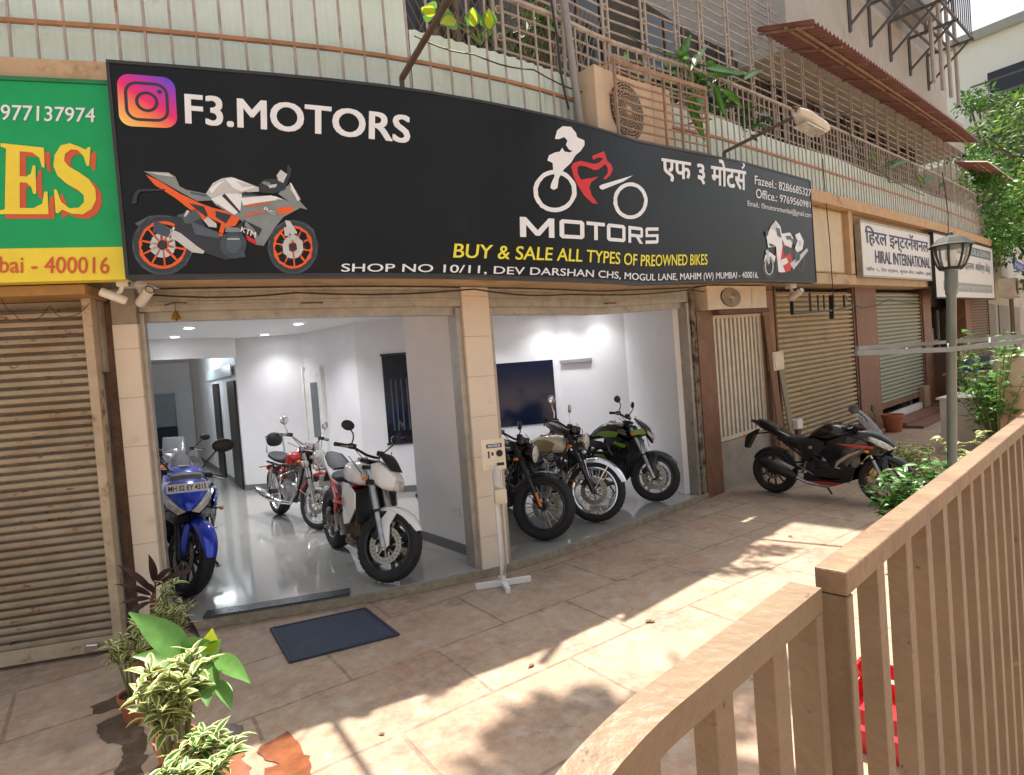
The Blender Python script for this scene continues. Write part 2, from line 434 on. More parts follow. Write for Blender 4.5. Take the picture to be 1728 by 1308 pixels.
interior_wall(F2, E2)
interior_wall((-13.5,16.4), (-8.85,16.4))
w = MB(); vwall(w, (-5.4,8.0), (-13.0,15.0), .12, ZF, ZC); vwall(w, tuple(P(-.42,-.12,0)[:2]), (-5.4,8.0), .12, ZF, ZC); bpart(w, 'interior_wall', W_WALL, smooth=0)
# second bay
G1 = tuple(P(5.80,-.10,0)[:2]); G2 = (1.98,9.50); H2 = (.86,10.42); I2 = (-.80,10.12)
interior_wall(G2, G1, -.12, skirt=False); interior_wall(H2, G2, .12); interior_wall(I2, H2, .12)
w = MB(); vwall(w, (-.28,5.75), (-.80,10.12), .1, ZF, ZC); bpart(w, 'interior_wall', W_WALL, smooth=0)
# tiled facing on the right hand return of the second bay
w = MB()
a = Vector((*G1,0)); b = Vector((*G2,0)); u = (b-a).normalized(); n = Vector((-u.y,u.x,0))
for i in range(3):
    for j in range(9):
        q0 = a+u*(i*.62+.003); q1 = a+u*(min((i+1)*.62, 1.75)-.003)
        vwall(w, tuple((q0+n*.002)[:2]), tuple((q1+n*.002)[:2]), .008, ZF+j*.30+.002, ZF+min((j+1)*.30, ZC-ZF)-.002)
bpart(w, 'wall_tiling', mat('pale_wall_tile', (.60,.54,.50), .25, var=.04), smooth=0)
# ceiling with a shallow step
cl = [P(s,-.14,0) for s in np.arange(-.30,5.96,.25)]
ring = [(p.x,p.y) for p in cl]+[(3.2,9.2),(2.8,24),(-14,24),(-5.8,8.2)]
w = MB(); w.prism(ring, Matrix.Translation((0,0,ZC)), .10); bpart(w, 'ceiling', W_CEIL, smooth=0)
w = MB(); vwall(w, (-4.86,10.45), (-7.0,8.6), .2, 2.45, ZC-.003); bpart(w, 'ceiling_bulkhead', W_WALL, smooth=0)
# doors and dark glass
def wall_panel(name, a, b, f0, f1, z0, z1, m, off, th_=.02, parent=None):
    a = Vector((*a,0)); b = Vector((*b,0)); u = (b-a); n = Vector((u.y,-u.x,0)).normalized()
    w = MB(); p0 = a+u*f0+n*off; p1 = a+u*f1+n*off
    vwall(w, tuple(p0[:2]), tuple(p1[:2]), -th_, z0, z1); return bpart(w, name, m, parent, smooth=0)
o = wall_panel('door', D2, C2, .03, .36, ZF+.01, 2.12, WHITEP, .002, .03)
wall_panel('door_glass', D2, C2, .15, .29, .95, 1.90, mat('frosted_dark_glass', (.13,.15,.16), .2), .034, .004)
wall_panel('door_frame', D2, C2, .0, .03, ZF+.01, 2.18, WHITEP, .002, .05); wall_panel('door_frame', D2, C2, .36, .39, ZF+.01, 2.18, WHITEP, .002, .05)
win = wall_panel('window', C2, C1, .285, .80, .86, 2.22, DARKGL, .003, .012)
for f in (.36,.41,.47,.53): wall_panel('window_bar', C2, C1, f, f+.012, 1.05, 1.85, mat('window_bar_grey', (.10,.11,.13), .3), .0155, .006)
wall_panel('window_frame', C2, C1, .27, .82, 2.22, 2.25, BLACKM, .003, .02); wall_panel('window_frame', C2, C1, .27, .82, .83, .86, BLACKM, .003, .02)
for (fa,fb,zz) in ((.015,.13,2.05),(.30,.41,2.05)):
    a = Vector((*E2,0)); b = Vector((*F2,0))
    p = a.lerp(b, fa); q = a.lerp(b, fb); nn = Vector((b.y-a.y, -(b.x-a.x),0)).normalized()
    if nn.x > 0: nn = -nn
    w = MB(); vwall(w, tuple((p+nn*.01)[:2]), tuple((q+nn*.01)[:2]), .03, ZF+.01, zz); bpart(w, 'dark_door', BLACKM, smooth=0)
w = MB()
a = Vector((*E2,0)).lerp(Vector((*F2,0)), .02); b = Vector((*E2,0)).lerp(Vector((*F2,0)), .5)
vwall(w, tuple((a+nn*.05)[:2]), tuple((b+nn*.05)[:2]), .02, 2.14, 2.34); bpart(w, 'fanlight', mat('pale_vent_glass', (.55,.6,.62), .3), smooth=0)
wall_panel('dark_panel', I2, H2, .27, .93, .88, 1.98, mat('navy_glass_panel', (.006,.010,.030), .12, spec=.5), .003, .012)
w = MB(); w.box((-11.2,16.30,1.05),(-9.3,16.36,1.95)); bpart(w, 'mirror_panel', mat('pale_glass_panel', (.35,.42,.44), .15), smooth=0)
w = MB(); w.box((-11.2,16.28,ZF),(-9.3,16.36,1.04)); bpart(w, 'dark_counter', mat('dark_blue_counter', (.03,.05,.07), .4), smooth=0)
a = Vector((*H2,0)); b = Vector((*G2,0)); u = b-a; nrm = Vector((u.y,-u.x,0)).normalized()
w = MB(); vwall(w, tuple((a+u*.03-nrm*-.004)[:2]), tuple((a+u*.46-nrm*-.004)[:2]), -.05, 1.90, 1.955); bpart(w, 'wall_shelf', mat('grey_shelf', (.30,.29,.30), .4), smooth=0)

for f_,z_ in ((.62,.45),(.80,1.25)):
    a = Vector((*A2,0)).lerp(Vector((*A1,0)), f_); u = (Vector((*A1,0))-Vector((*A2,0))).normalized(); nn = Vector((u.y,-u.x,0))
    w = MB(); vwall(w, tuple((a+nn*.003)[:2]), tuple((a+nn*.003+u*.12)[:2]), -.012, z_, z_+.085); bpart(w, 'socket_plate', WHITEP, smooth=0)
# pillars: cream tiles with dark joints
def pillar(s0, s1, d0, d1, z0, z1, tile_h=.36, name='pillar', m=TILE):
    k = MB(); k.fbox(s0+.004, s1-.004, d0, d1-.004, z0, z1, 1)
    z = z0
    while z < z1-.02:
        k.fbox(s0, s1, d1-.006, d1, z+.002, min(z+tile_h, z1)-.002, 0)
        k.fbox(s0-.003, s0+.005, d0+.01, d1-.0062, z+.002, min(z+tile_h, z1)-.002, 0); k.fbox(s1-.005, s1+.003, d0+.01, d1-.0062, z+.002, min(z+tile_h, z1)-.002, 0)
        z += tile_h
    return bpart(k, name, [m, GROUT], smooth=0)
pillar(-.40,-.235,-.10,.05,0.0,2.34)
k = MB(); k.fbox(-.40,-.235,-.10,.045,2.342,2.60); bpart(k, 'pillar_top', CEMENT, smooth=0)
pillar(2.29,2.55,-.25,.02,0.0,2.60)
k = MB(); k.fbox(-.48,-.404,-.3,.03,0,2.5); bpart(k, 'shutter_guide', RUST, smooth=0)
for a_ in ((-.234,-.20,-.06,.0),(2.235,2.286,-.22,-.02),(2.554,2.60,-.22,-.02),(5.76,5.82,-.20,.0)): k = MB(); k.fbox(*a_,.08,2.42); bpart(k, 'shutter_guide', STEELG, smooth=0)
k = MB(); k.fbox(5.825,5.93,-.32,.02,0,2.62); bpart(k, 'pillar', mat('flaking_dark_edge', (.20,.16,.12), .9, var=.5, scale=9, bump=.6, stain=((.035,.025,.02), .50, 7, .1)), smooth=0)
# shutter hoods, rolled shutters
for s0,s1 in ((-.23,2.285),(2.555,5.82)):
    k = MB(); k.fsheet(s0, s1, [(-.05,2.43),(-.005,2.43),(-.005,2.475),(.0,2.48),(.0,2.50),(-.005,2.505),(-.005,2.565),(.015,2.57),(.015,2.59),(-.02,2.60),(-.16,2.60)])
    sh = bpart(k, 'shutter_hood', STEELG, smooth=0)
    k = MB(); k.fbox(s0+.01, s1-.01, -.14, -.06, 2.36, 2.44); bpart(k, 'shutter_bottom_rail', STEELG, sh, smooth=0)
    c = (s0+s1)/2
    k = MB(); k.tube([P(c-.08,.0,2.465),P(c-.08,.03,2.465),P(c+.08,.03,2.465),P(c+.08,.0,2.465)], .006, 6); bpart(k, 'shutter_handle', RUST, sh)
# soffit band under the sign
k = MB(); k.fbox(-.085, 5.95, -.30, .58, 2.605, 2.68); bpart(k, 'canopy_slab', BEIGE, smooth=0)
k = MB()
for s in np.arange(-.05,5.3,.55): k.fbox(s, s+.5, .582, .592, 2.61, 2.675)
bpart(k, 'soffit_tiles', mat('soffit_tan_tile', (.47,.31,.18), .6, var=.25, scale=4), smooth=0)
k = MB(); k.fbox(-.9, 5.95, -.32, -.28, 2.685, 4.02); bpart(k, 'front_wall', CEMENT, smooth=0)

# upper storey mass behind the railings: dark recess wall, slabs
up = [P(s,-.75,0) for s in np.arange(-7,26.1,.5)]
ring = [(p.x,p.y) for p in up]+[(24,46),(-14,40),(-16,6)]
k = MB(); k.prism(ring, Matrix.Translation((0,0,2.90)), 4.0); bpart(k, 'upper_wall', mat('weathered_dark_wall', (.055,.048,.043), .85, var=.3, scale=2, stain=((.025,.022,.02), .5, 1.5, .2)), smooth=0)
k = MB(); k.fbox(-7,26,-.74,.16,3.99,4.05); bpart(k, 'upper_slab', CEMENT, smooth=0)
for s in (1.6,2.9,4.4,6.4,8.0,10.0,12.2,14.6,17.2,20):
    f = MB(); f.fbox(s,s+.95,-.735,-.70,4.75,6.35); wn_o = bpart(f, 'upper_window', DARKGL, smooth=0)
    f = MB(); f.fbox(s-.05,s,-.745,-.67,4.7,6.4); f.fbox(s+.95,s+1.0,-.745,-.67,4.7,6.4); f.fbox(s+.46,s+.5,-.70,-.68,4.75,6.35); bpart(f, 'window_frame', mat('brown_window_frame', (.17,.12,.09), .6), wn_o, smooth=0)

# ------------------------------------------------------------------ ceiling lights of the showroom
LED = mat('led_lens', (1,1,1), .4, emit=((.93,.95,1.0), 22))
spots = [(-4.40,8.24),(-3.08,8.80),(-4.10,10.05),(-5.2,9.3),(-1.99,7.6),(-3.3,6.5),(-.03,9.35),(.70,10.0),(1.28,9.62)]
where = ['near the corridor mouth','in the middle of the first bay','before the plain rear wall','beside the corridor bulkhead','above the white naked motorcycle','above the blue sport motorcycle','above the dark glass panel of the second bay','nearer the rear corner of the second bay','beside the side wall of the second bay']
for i,(x,y) in enumerate(spots):
    t = thing('ceiling_light', 'round recessed LED downlight '+where[i], 'downlight', (x,y,ZC), group='recessed ceiling lights')
    k = MB(); k.lathe([(.085,-.001),(.085,-.012),(.068,-.016),(.066,-.004)], n=24); k.build('rim', WHITEP, t)
    k = MB(); k.lathe([(.0,-.008),(.066,-.008)], n=24); k.build('lens', LED, t)
    l = bpy.data.lights.new('lamp', 'SPOT'); l.energy = (66,62,30,56,66,66,56,26,20)[i]; l.spot_size = R(125); l.spot_blend = 1.0; l.color = (.95,.96,1.0); l.shadow_soft_size = .06
    lo = bpy.data.objects.new('lamp', l); COL.objects.link(lo); lo.parent = t; lo.location = (0,0,-.03)
    t['x'] = 0
    del t['x']
t = thing('tube_light', 'long white tube light on the corridor wall deep inside the shop', 'tube light', dep(290,602,12.3))
k = MB(); k.tube([(-.7,-.3,0),(.7,.3,0)], .022, 8); k.build('tube', mat('tube_glow', (1,1,1), .5, emit=((.85,.95,1.0), 14)), t)
k = MB(); k.bar((-.75,-.27,.035),(.75,.37,.035), .05, .03); k.build('batten', WHITEP, t)
l = bpy.data.lights.new('lamp','POINT'); l.energy = 18; l.color = (.8,.92,1.0); l.shadow_soft_size = .2; lo = bpy.data.objects.new('lamp', l); COL.objects.link(lo); lo.parent = t; lo.location = (0,0,-.15)
# ================================================================== SIGNS
SD = .60
SGN = mat('black_flex_sign', (.006,.007,.008), .34, var=.3, scale=2.0, spec=.32, bump=.10, bscale=2.5, stain=[((.04,.04,.04), .69, 20, .05), ((.017,.017,.017), .55, 1.2, .25)])  # fine specks are dust; the broad second layer paints uneven sheen over dust
SW = mat('sign_white', (.80,.85,.92), .45, var=.05); SR = mat('sign_red', (.62,.02,.025), .45, var=.08); SY = mat('sign_yellow', (.85,.80,.06), .45, var=.05)
OR = mat('sign_orange', (.80,.12,.02), .45, var=.1); SGy = mat('sign_grey', (.22,.26,.28), .45, var=.15); SDk = mat('sign_dark', (.03,.035,.045), .4); SBl = mat('sign_steel_blue', (.08,.11,.14), .4, var=.2); SLg = mat('sign_silver', (.55,.58,.60), .4, var=.1)
S0, S1 = -.075, 8.47
ZB, ZT = 2.60, 3.965
sign = thing('shop_sign', 'long black motorcycle shop signboard with white lettering and two motorcycle pictures above the open bays', 'signboard', P(3,SD,ZB))
_S = sign.location.copy()
def spart(mb, name, m, parent=None, smooth=0): return mb.build(name, m, parent or sign, smooth, xf=lambda p: p-_S)
k = MB(); k.fbox(S0, S1, SD-.10, SD, ZB, ZT, step=.12); spart(k, 'panel', SGN)
k = MB()
k.fbox(S0-.02, S1+.02, SD-.11, SD+.006, ZT+.001, ZT+.022); k.fbox(S0-.02, S1+.02, SD-.11, SD+.006, ZB-.022, ZB-.001); k.fbox(S0-.022, S0-.001, SD-.11, SD+.006, ZB, ZT); k.fbox(S1+.001, S1+.022, SD-.11, SD+.006, ZB, ZT)
spart(k, 'frame', mat('sign_frame_dark', (.045,.045,.048), .45, metal=.3))
e1, e2, e3 = SD+.003, SD+.0045, SD+.006
def q4(TL, TR, BR, BL): return [at(*p, SD) for p in (TL,TR,BR,BL)]
def words(body, TL, TR, BR, BL, m, bold=.0, extra=None):
    k = MB(); put_text(k, body, *q4(TL,TR,BR,BL), e1, bold, 0, extra); return spart(k, 'lettering', m)
words('F3.MOTORS', (311,158), (693,196), (692,243), (313,209), SW, .032)
words('BUY & SALE ALL TYPES OF PREOWNED BIKES', (766,411), (1193,429), (1193,447), (765,435), SY, .016)
words('SHOP NO 10/11, DEV DARSHAN CHS, MOGUL LANE, MAHIM (W) MUMBAI - 400016.', (576,445), (1279,459), (1279,473), (576,463), SW, .014)
words('Fazeel.: 8286685327', (1273,296), (1368,320), (1368,332), (1273,311), SW, .005)
words('Office.: 9769560981', (1275,318), (1367,341), (1367,351), (1275,334), SW, .005)
words('Email.: f3motorsmumbai@gmail.com', (1261,338), (1368.5,359), (1368.5,370), (1261,350), SW, .0)
# Devanagari shop name
words('एफ ३ मोटस', (1115,255), (1258,276), (1259,331), (1117,304), SW, .032, extra=[[(.955,.80),(.99,.93),(.965,1.04),(.915,1.05),(.90,.99),(.93,.985),(.955,.97),(.965,.92),(.935,.83)]])
# MOTORS in a wide squared face: seven flat strokes per letter
def stroke_letter(mb, ch, x0, w, U):
    t = .20
    def bx(a,b,c,d): mb.add([U(x0+w*a,b),U(x0+w*c,b),U(x0+w*c,d),U(x0+w*a,d)], [(0,1,2,3)])
    def pl(pts): mb.add([U(x0+w*a,b) for a,b in pts], [tuple(range(len(pts)))])
    if ch == 'M': bx(0,0,.17,1); bx(.83,0,1,1); pl([(.17,1),(.17,.62),(.44,.08),(.56,.08),(.83,.62),(.83,1),(.5,.36)])
    if ch == 'O': bx(0,.12,.18,.88); bx(.82,.12,1,.88); pl([(0,.88),(.1,1),(.9,1),(1,.88),(1,.8),(0,.8)]); pl([(0,.12),(.1,0),(.9,0),(1,.12),(1,.2),(0,.2)])
    if ch == 'T': bx(0,.8,1,1); bx(.4,0,.6,.8)
    if ch == 'R': bx(0,0,.18,1); pl([(.18,1),(.9,1),(1,.9),(1,.8),(.18,.8)]); bx(.82,.55,1,.8); pl([(.18,.55),(1,.55),(1,.45),(.92,.36),(.18,.36)]); pl([(.5,.36),(.74,.36),(1,0),(.76,0)])
    if ch == 'S': pl([(.08,1),(1,1),(1,.8),(0,.8),(0,.9)]); bx(0,.58,.18,.8); bx(0,.41,1,.58); bx(.82,.2,1,.41); pl([(0,.2),(1,.2),(1,.1),(.92,0),(0,0)])
k = MB(); Q = q4((877,366),(1111,384),(1111,411),(877,400))
def U(u,v):
    a = [Q[3][i]*(1-u)+Q[2][i]*u for i in (0,1)]; b = [Q[0][i]*(1-u)+Q[1][i]*u for i in (0,1)]
    return P(a[0]*(1-v)+b[0]*v, e1, a[1]*(1-v)+b[1]*v)
for ch,x0,w in (('M',0,.185),('O',.215,.155),('T',.385,.13),('O',.53,.15),('R',.705,.135),('S',.865,.135)): stroke_letter(k, ch, x0, w, U)
spart(k, 'lettering', SW)
# round camera badge with a warm to violet colour sweep
lg = bpy.data.materials.new('badge_gradient'); lg.use_nodes = True
nt = lg.node_tree; b_ = nt.nodes['Principled BSDF']; b_.inputs['Roughness'].default_value = .45
ca = nt.nodes.new('ShaderNodeVertexColor'); ca.layer_name = 'badge'; nt.links.new(ca.outputs[0], b_.inputs['Base Color'])
def rrect(n=8, r=.22):
    pts = []
    for cx,cy,a0 in ((1-r,1-r,0),(r,1-r,90),(r,r,180),(1-r,r,270)):
        for i in range(n+1):
            a = R(a0+90*i/n); pts.append((cx+r*math.cos(a), cy+r*math.sin(a)))
    return pts
Qb = q4((197,124),(296,132),(299,217),(202,213))
def Ub(u,v,d):
    a = [Qb[3][i]*(1-u)+Qb[2][i]*u for i in (0,1)]; b = [Qb[0][i]*(1-u)+Qb[1][i]*u for i in (0,1)]
    return P(a[0]*(1-v)+b[0]*v, d, a[1]*(1-v)+b[1]*v)
k = MB(); rr_ = rrect(); fr = [.0,.25,.5,.75,1.0]; grid = []
for f in fr[1:]: grid += [((u-.5)*f+.5, (v-.5)*f+.5) for u,v in rr_]
n = len(rr_); vs = [(.5,.5)]+grid; fs = [(0,1+i,1+(i+1) % n) for i in range(n)]
for q in range(3): fs += [(1+q*n+i, 1+(q+1)*n+i, 1+(q+1)*n+(i+1) % n, 1+q*n+(i+1) % n) for i in range(n)]
k.add([Ub(u,v,e1) for u,v in vs], fs)
bo = k.build('badge', lg, sign, 0, xf=lambda p: p-_S)
cl_ = bo.data.color_attributes.new('badge', 'FLOAT_COLOR', 'POINT')
def sweep(u,v):
    stops = [((.95,.72,.20),0),((.95,.30,.08),.28),((.85,.02,.16),.50),((.45,.03,.45),.75),((.04,.07,.80),1.0)]
    t = min(1, max(0, .62*v+.38*u+.05*(u-.5)))
    for (c0,a),(c1,b) in zip(stops, stops[1:]):
        if t <= b:
            f = (t-a)/(b-a); return [c0[i]*(1-f)+c1[i]*f for i in range(3)]
    return stops[-1][0]
for i,(u,v) in enumerate(vs): cl_.data[i].color = (*sweep(u,v),1)
k = MB()
def ring2(c, rx, ry, t, rnd=None, n=40):
    if rnd:
        out = [((u-.5)*2*rx+c[0], (v-.5)*2*ry+c[1]) for u,v in rrect(8, rnd)]; inn = [((u-.5)*2*(rx-t)+c[0], (v-.5)*2*(ry-t)+c[1]) for u,v in rrect(8, rnd*.85)]
    else:
        out = [(c[0]+rx*math.cos(2*math.pi*i/n), c[1]+ry*math.sin(2*math.pi*i/n)) for i in range(n)]; inn = [(c[0]+(rx-t)*math.cos(2*math.pi*i/n), c[1]+(ry-t)*math.sin(2*math.pi*i/n)) for i in range(n)]
    m_ = len(out); return out+inn, [(i,(i+1) % m_,m_+(i+1) % m_,m_+i) for i in range(m_)]
for args in (((.49,.49),.38,.38,.055,.30), ((.49,.49),.20,.20,.055)):
    v_, f2 = ring2(*args); k.add([Ub(u,v,e2) for u,v in v_], f2)
k.add([Ub(.72+.042*math.cos(a), .70+.042*math.sin(a), e2) for a in np.arange(0,6.28,.4)], [tuple(range(16))])
spart(k, 'badge_glyph', SDk)
# the motorcycle emblem
def pring(mb, c, rx, ry, t, d, mi=0, n=44):
    o_ = [P(*(lambda s,z:(s,d,z))(*at(c[0]+rx*math.cos(2*math.pi*i/n), c[1]+ry*math.sin(2*math.pi*i/n), SD))) for i in range(n)]
    i_ = [P(*(lambda s,z:(s,d,z))(*at(c[0]+(rx-t)*math.cos(2*math.pi*i/n), c[1]+(ry-t)*math.sin(2*math.pi*i/n), SD))) for i in range(n)]
    mb.add(o_+i_, [(i,(i+1) % n,n+(i+1) % n,n+i) for i in range(n)], mi)
def z2(L): return [(700+x*.4051, 180+y*.4051) for x,y in L]
def z1(L): return [(180+x*.3588, 80+y*.3588) for x,y in L]
k = MB(); pring(k, (936,322.6), 36.5, 35.8, 7.5, e1); pring(k, (1063.6,339), 29, 31, 6.3, e1)
fpoly(k, z2([(583,135),(590,100),(615,82),(648,85),(668,110),(676,128),(703,142),(705,160),(690,185),(668,202),(650,235),(620,262),(600,300),(592,340),(575,348),(562,340),(566,322),(580,290),(575,262),(572,235),(552,225),(556,204),(580,192),(604,188),(612,172),(620,188),(640,192),(655,186),(640,180),(628,160),(636,142),(620,128),(600,136)]), e2, dd=SD)
fpoly(k, z2([(765,332),(780,325),(907,287),(868,312),(780,347),(770,343)]), e2, dd=SD)
spart(k, 'emblem', SW)
k = MB()
fpoly(k, z2([(650,250),(660,235),(690,226),(715,232),(745,240),(770,232),(785,215),(762,212),(742,222),(738,206),(788,186),(800,226),(818,240),(824,262),(815,285),(792,304),(785,300),(800,280),(804,258),(792,240),(765,262),(745,265),(715,252),(690,246),(678,252),(680,280),(692,305),(712,300),(735,298),(762,292),(735,315),(726,335),(734,368),(762,406),(738,403),(705,370),(678,330),(662,292)]), e1, dd=SD)
spart(k, 'emblem', SR)
# picture of the orange and white sport motorcycle
pic = [SDk, OR, SLg, SW, SGy, SBl, SR, mat('sign_tyre', (.035,.045,.06), .4), mat('sign_engine', (.05,.075,.10), .4, var=.3)]
k = MB()
def wheelpic(c, rx, ry):
    cx,cy = 180+c[0]*.3588, 80+c[1]*.3588; a,b = rx*.3588, ry*.3588
    pring(k, (cx,cy), a, b, a*.22, e1, 7); pring(k, (cx,cy), a*.97, b*.97, a*.03, e2, 5); pring(k, (cx,cy), a*.79, b*.79, a*.10, e2, 1); pring(k, (cx,cy), a*.42, b*.42, a*.24, e2, 2)
    for i in range(10):
        q = 2*math.pi*i/10+.2
        p = [(cx+a*.16*math.cos(q+s*.3), cy+b*.16*math.sin(q+s*.3)) for s in (-1,1)]+[(cx+a*.72*math.cos(q+s*.035), cy+b*.72*math.sin(q+s*.035)) for s in (1,-1)]
        fpoly(k, p, e2, 1, dd=SD)
    pring(k, (cx,cy), a*.14, b*.14, a*.13, e3, 0)
wheelpic((265,930),145,142); wheelpic((876,940),118,128)
def pp(L, mi, d=None): fpoly(k, z1(L), d or e2, mi, dd=SD)
E4, E5, E6 = SD+.0075, SD+.009, SD+.0105
pp([(330,790),(420,760),(470,850),(560,880),(640,820),(640,990),(560,1000),(440,960),(350,930),(320,860)], 0, E4)
pp([(178,585),(295,590),(325,610),(345,655),(380,672),(470,690),(494,708),(490,722),(430,725),(360,690),(215,608)], 4, E5)
pp([(188,600),(240,625),(345,690),(440,735),(500,755),(640,790),(610,840),(560,850),(545,890),(522,890),(540,830),(480,800),(460,815),(330,712),(230,650)], 1, E4)
pp([(390,735),(455,750),(480,790),(470,800),(430,770)], 0, E5); pp([(510,770),(590,790),(560,830),(515,800)], 0, E5)
pp([(470,690),(500,640),(540,618),(590,612),(640,630),(715,660),(720,680),(640,685),(560,700),(520,745)], 2, E5)
pp([(560,620),(600,616),(700,660),(640,680),(600,665)], 3, E6)
pp([(520,745),(560,700),(620,690),(700,700),(780,700),(830,715),(915,755),(830,800),(790,850),(740,935),(700,930),(690,870),(620,800),(560,770)], 4, E5)
pp([(490,715),(560,690),(640,690),(630,770),(600,790),(540,750)], 3, E6)
pp([(630,710),(780,698),(800,720),(700,735),(640,745)], 3, E6)
pp([(800,755),(885,752),(870,775),(815,790)], 1, E6)
pp([(625,700),(650,680),(700,690),(720,700)], 0, E6)
pp([(640,810),(730,855),(710,905),(650,865)], 0, E6); pp([(655,880),(712,915),(705,930),(665,910)], 6, E6)
pp([(840,660),(865,640),(915,730),(945,765),(890,752),(810,690)], 4, E5); pp([(872,640),(915,715),(905,725),(865,670)], 2, E6)
pp([(715,650),(740,622),(800,620),(850,640),(840,670),(790,690),(725,685)], 0, E6)
pp([(800,605),(820,578),(850,600),(840,625),(830,640),(812,630)], 2, E6); pp([(845,575),(855,552),(868,575),(866,605),(850,620)], 0, E6); pp([(835,640),(858,600),(864,605),(846,650)], 0, E6)
pp([(225,815),(310,855),(305,900),(215,870)], 8, E6); pp([(305,855),(350,875),(430,940),(462,960),(455,972),(400,965),(330,910),(300,900)], 2, E6); pp([(318,848),(326,850),(290,908),(280,905)], 3, E6)
n_ = 16
pp([(597+62*math.cos(2*math.pi*i/n_), 930+64*math.sin(2*math.pi*i/n_)) for i in range(n_)], 8, E5); pp([(600+40*math.cos(2*math.pi*i/n_), 928+42*math.sin(2*math.pi*i/n_)) for i in range(n_)], 5, E6)
pp([(840,815),(862,818),(893,870),(890,915),(870,905),(850,860)], 2, E5); pp([(120,738),(130,690),(155,668),(280,668),(280,676),(160,680),(145,700),(140,735)], 0, E5)
pp([(460,815),(480,800),(520,830),(520,850),(480,845)], 2, E6)
E7 = SD+.012
pp([(540,700),(560,690),(630,775),(622,782)], 0, E7); pp([(650,745),(780,728),(760,738),(655,752)], 1, E7); pp([(650,790),(740,770),(745,776),(655,797)], 1, E7)
pp([(700,705),(790,702),(830,718),(760,715)], 3, E7); pp([(480,672),(520,640),(560,628),(530,650),(495,690)], 3, E7); pp([(610,630),(690,655),(640,660)], 2, E7)
pp([(195,588),(290,594),(318,612),(240,602)], 2, E7); pp([(390,680),(470,695),(480,705),(400,692)], 5, E7)
pp([(660,820),(700,860),(730,925),(712,930),(690,880),(650,840)], 4, E7); pp([(560,845),(620,850),(640,870),(560,870)], 4, E6)
pp([(330,790),(420,770),(450,800),(400,830),(350,830)], 5, E5); pp([(400,820),(520,870),(530,900),(420,880)], 5, E5); pp([(300,795),(360,800),(380,850),(330,840)], 0, E6)
pp([(380,768),(392,772),(372,800),(362,796)], 2, E6); pp([(640,940),(660,985),(640,990),(620,960)], 8, E6); pp([(570,900),(626,900),(626,906),(570,906)], 2, E7)
pp([(860,640),(868,640),(905,722),(897,724)], 3, E7); pp([(730,640),(742,632),(770,640),(760,655)], 4, E7); pp([(760,650),(800,645),(795,660),(765,665)], 2, E7)
for q_ in range(14):
    a_ = 2*math.pi*q_/14; pp([(876+34*math.cos(a_+j*1.57)*.16+56*math.cos(a_), 940+34*math.sin(a_+j*1.57)*.16+60*math.sin(a_)) for j in range(4)], 0, E6)
pp([(835,850),(852,846),(858,890),(842,888)], 2, E7); pp([(138,830),(200,795),(262,790),(200,805),(150,845)], 5, E6); pp([(930,820),(975,860),(990,920),(968,870)], 5, E6)
spart(k, 'motorcycle_picture', pic)
k = MB(); put_text(k, 'KTM', *[at(*p, SD) for p in z1([(640,845),(708,872),(700,898),(635,866)])], SD+.012, .03); put_text(k, 'RC', *[at(*p, SD) for p in z1([(745,752),(795,778),(790,792),(740,765)])], SD+.012, .02)
spart(k, 'picture_lettering', SW)
# picture of the red and white motorcycle at the far end
k = MB()
def p2(L, mi, d=None): fpoly(k, z2(L), d or e2, mi, dd=SD)
pring(k, (700+1475*.4051, 180+665*.4051), 11.5, 21, 3.2, e1, 7); pring(k, (700+1475*.4051, 180+665*.4051), 7.5, 15, 2.0, e2, 2); pring(k, (700+1605*.4051, 180+640*.4051), 7, 19, 3, e1, 7)
p2([(1500,690),(1590,640),(1600,600),(1560,590),(1500,620)], 0, E4)
p2([(1452,650),(1456,620),(1475,605),(1500,625),(1495,650),(1480,625),(1462,632)], 3, E5)
p2([(1462,545),(1480,500),(1500,475),(1520,500),(1530,550),(1525,580),(1470,588)], 3, E5); p2([(1478,505),(1498,480),(1512,500),(1500,520)], 2, E6)
p2([(1505,590),(1540,575),(1560,600),(1572,660),(1560,685),(1520,695),(1510,650),(1500,620)], 6, E5); p2([(1500,575),(1530,570),(1520,640),(1540,690),(1512,690)], 3, E6)
p2([(1525,530),(1560,525),(1575,550),(1565,590),(1535,575)], 3, E5); p2([(1560,555),(1590,540),(1600,560),(1580,580)], 0, E5); p2([(1580,535),(1600,525),(1617,560),(1612,595),(1590,612),(1580,590),(1592,560)], 3, E6)
p2([(1560,655),(1630,590),(1636,600),(1575,680)], 2, E6)
E7 = SD+.012
p2([(1470,570),(1482,572),(1500,582),(1480,584)], 0, E7); p2([(1500,505),(1516,508),(1524,548),(1508,540)], 5, E7); p2([(1530,585),(1552,582),(1560,610),(1540,625)], 0, E7); p2([(1520,640),(1545,630),(1552,650),(1528,665)], 3, E7)
p2([(1540,540),(1562,538),(1568,552),(1548,556)], 5, E7); p2([(1578,610),(1604,600),(1600,640),(1580,650)], 8, E6); p2([(1458,600),(1470,596),(1476,650),(1468,660)], 2, E6); p2([(1595,560),(1610,558),(1606,580),(1596,584)], 2, E7); p2([(1456,520),(1470,515),(1468,535),(1458,540)], 0, E7)
spart(k, 'motorcycle_picture', pic)

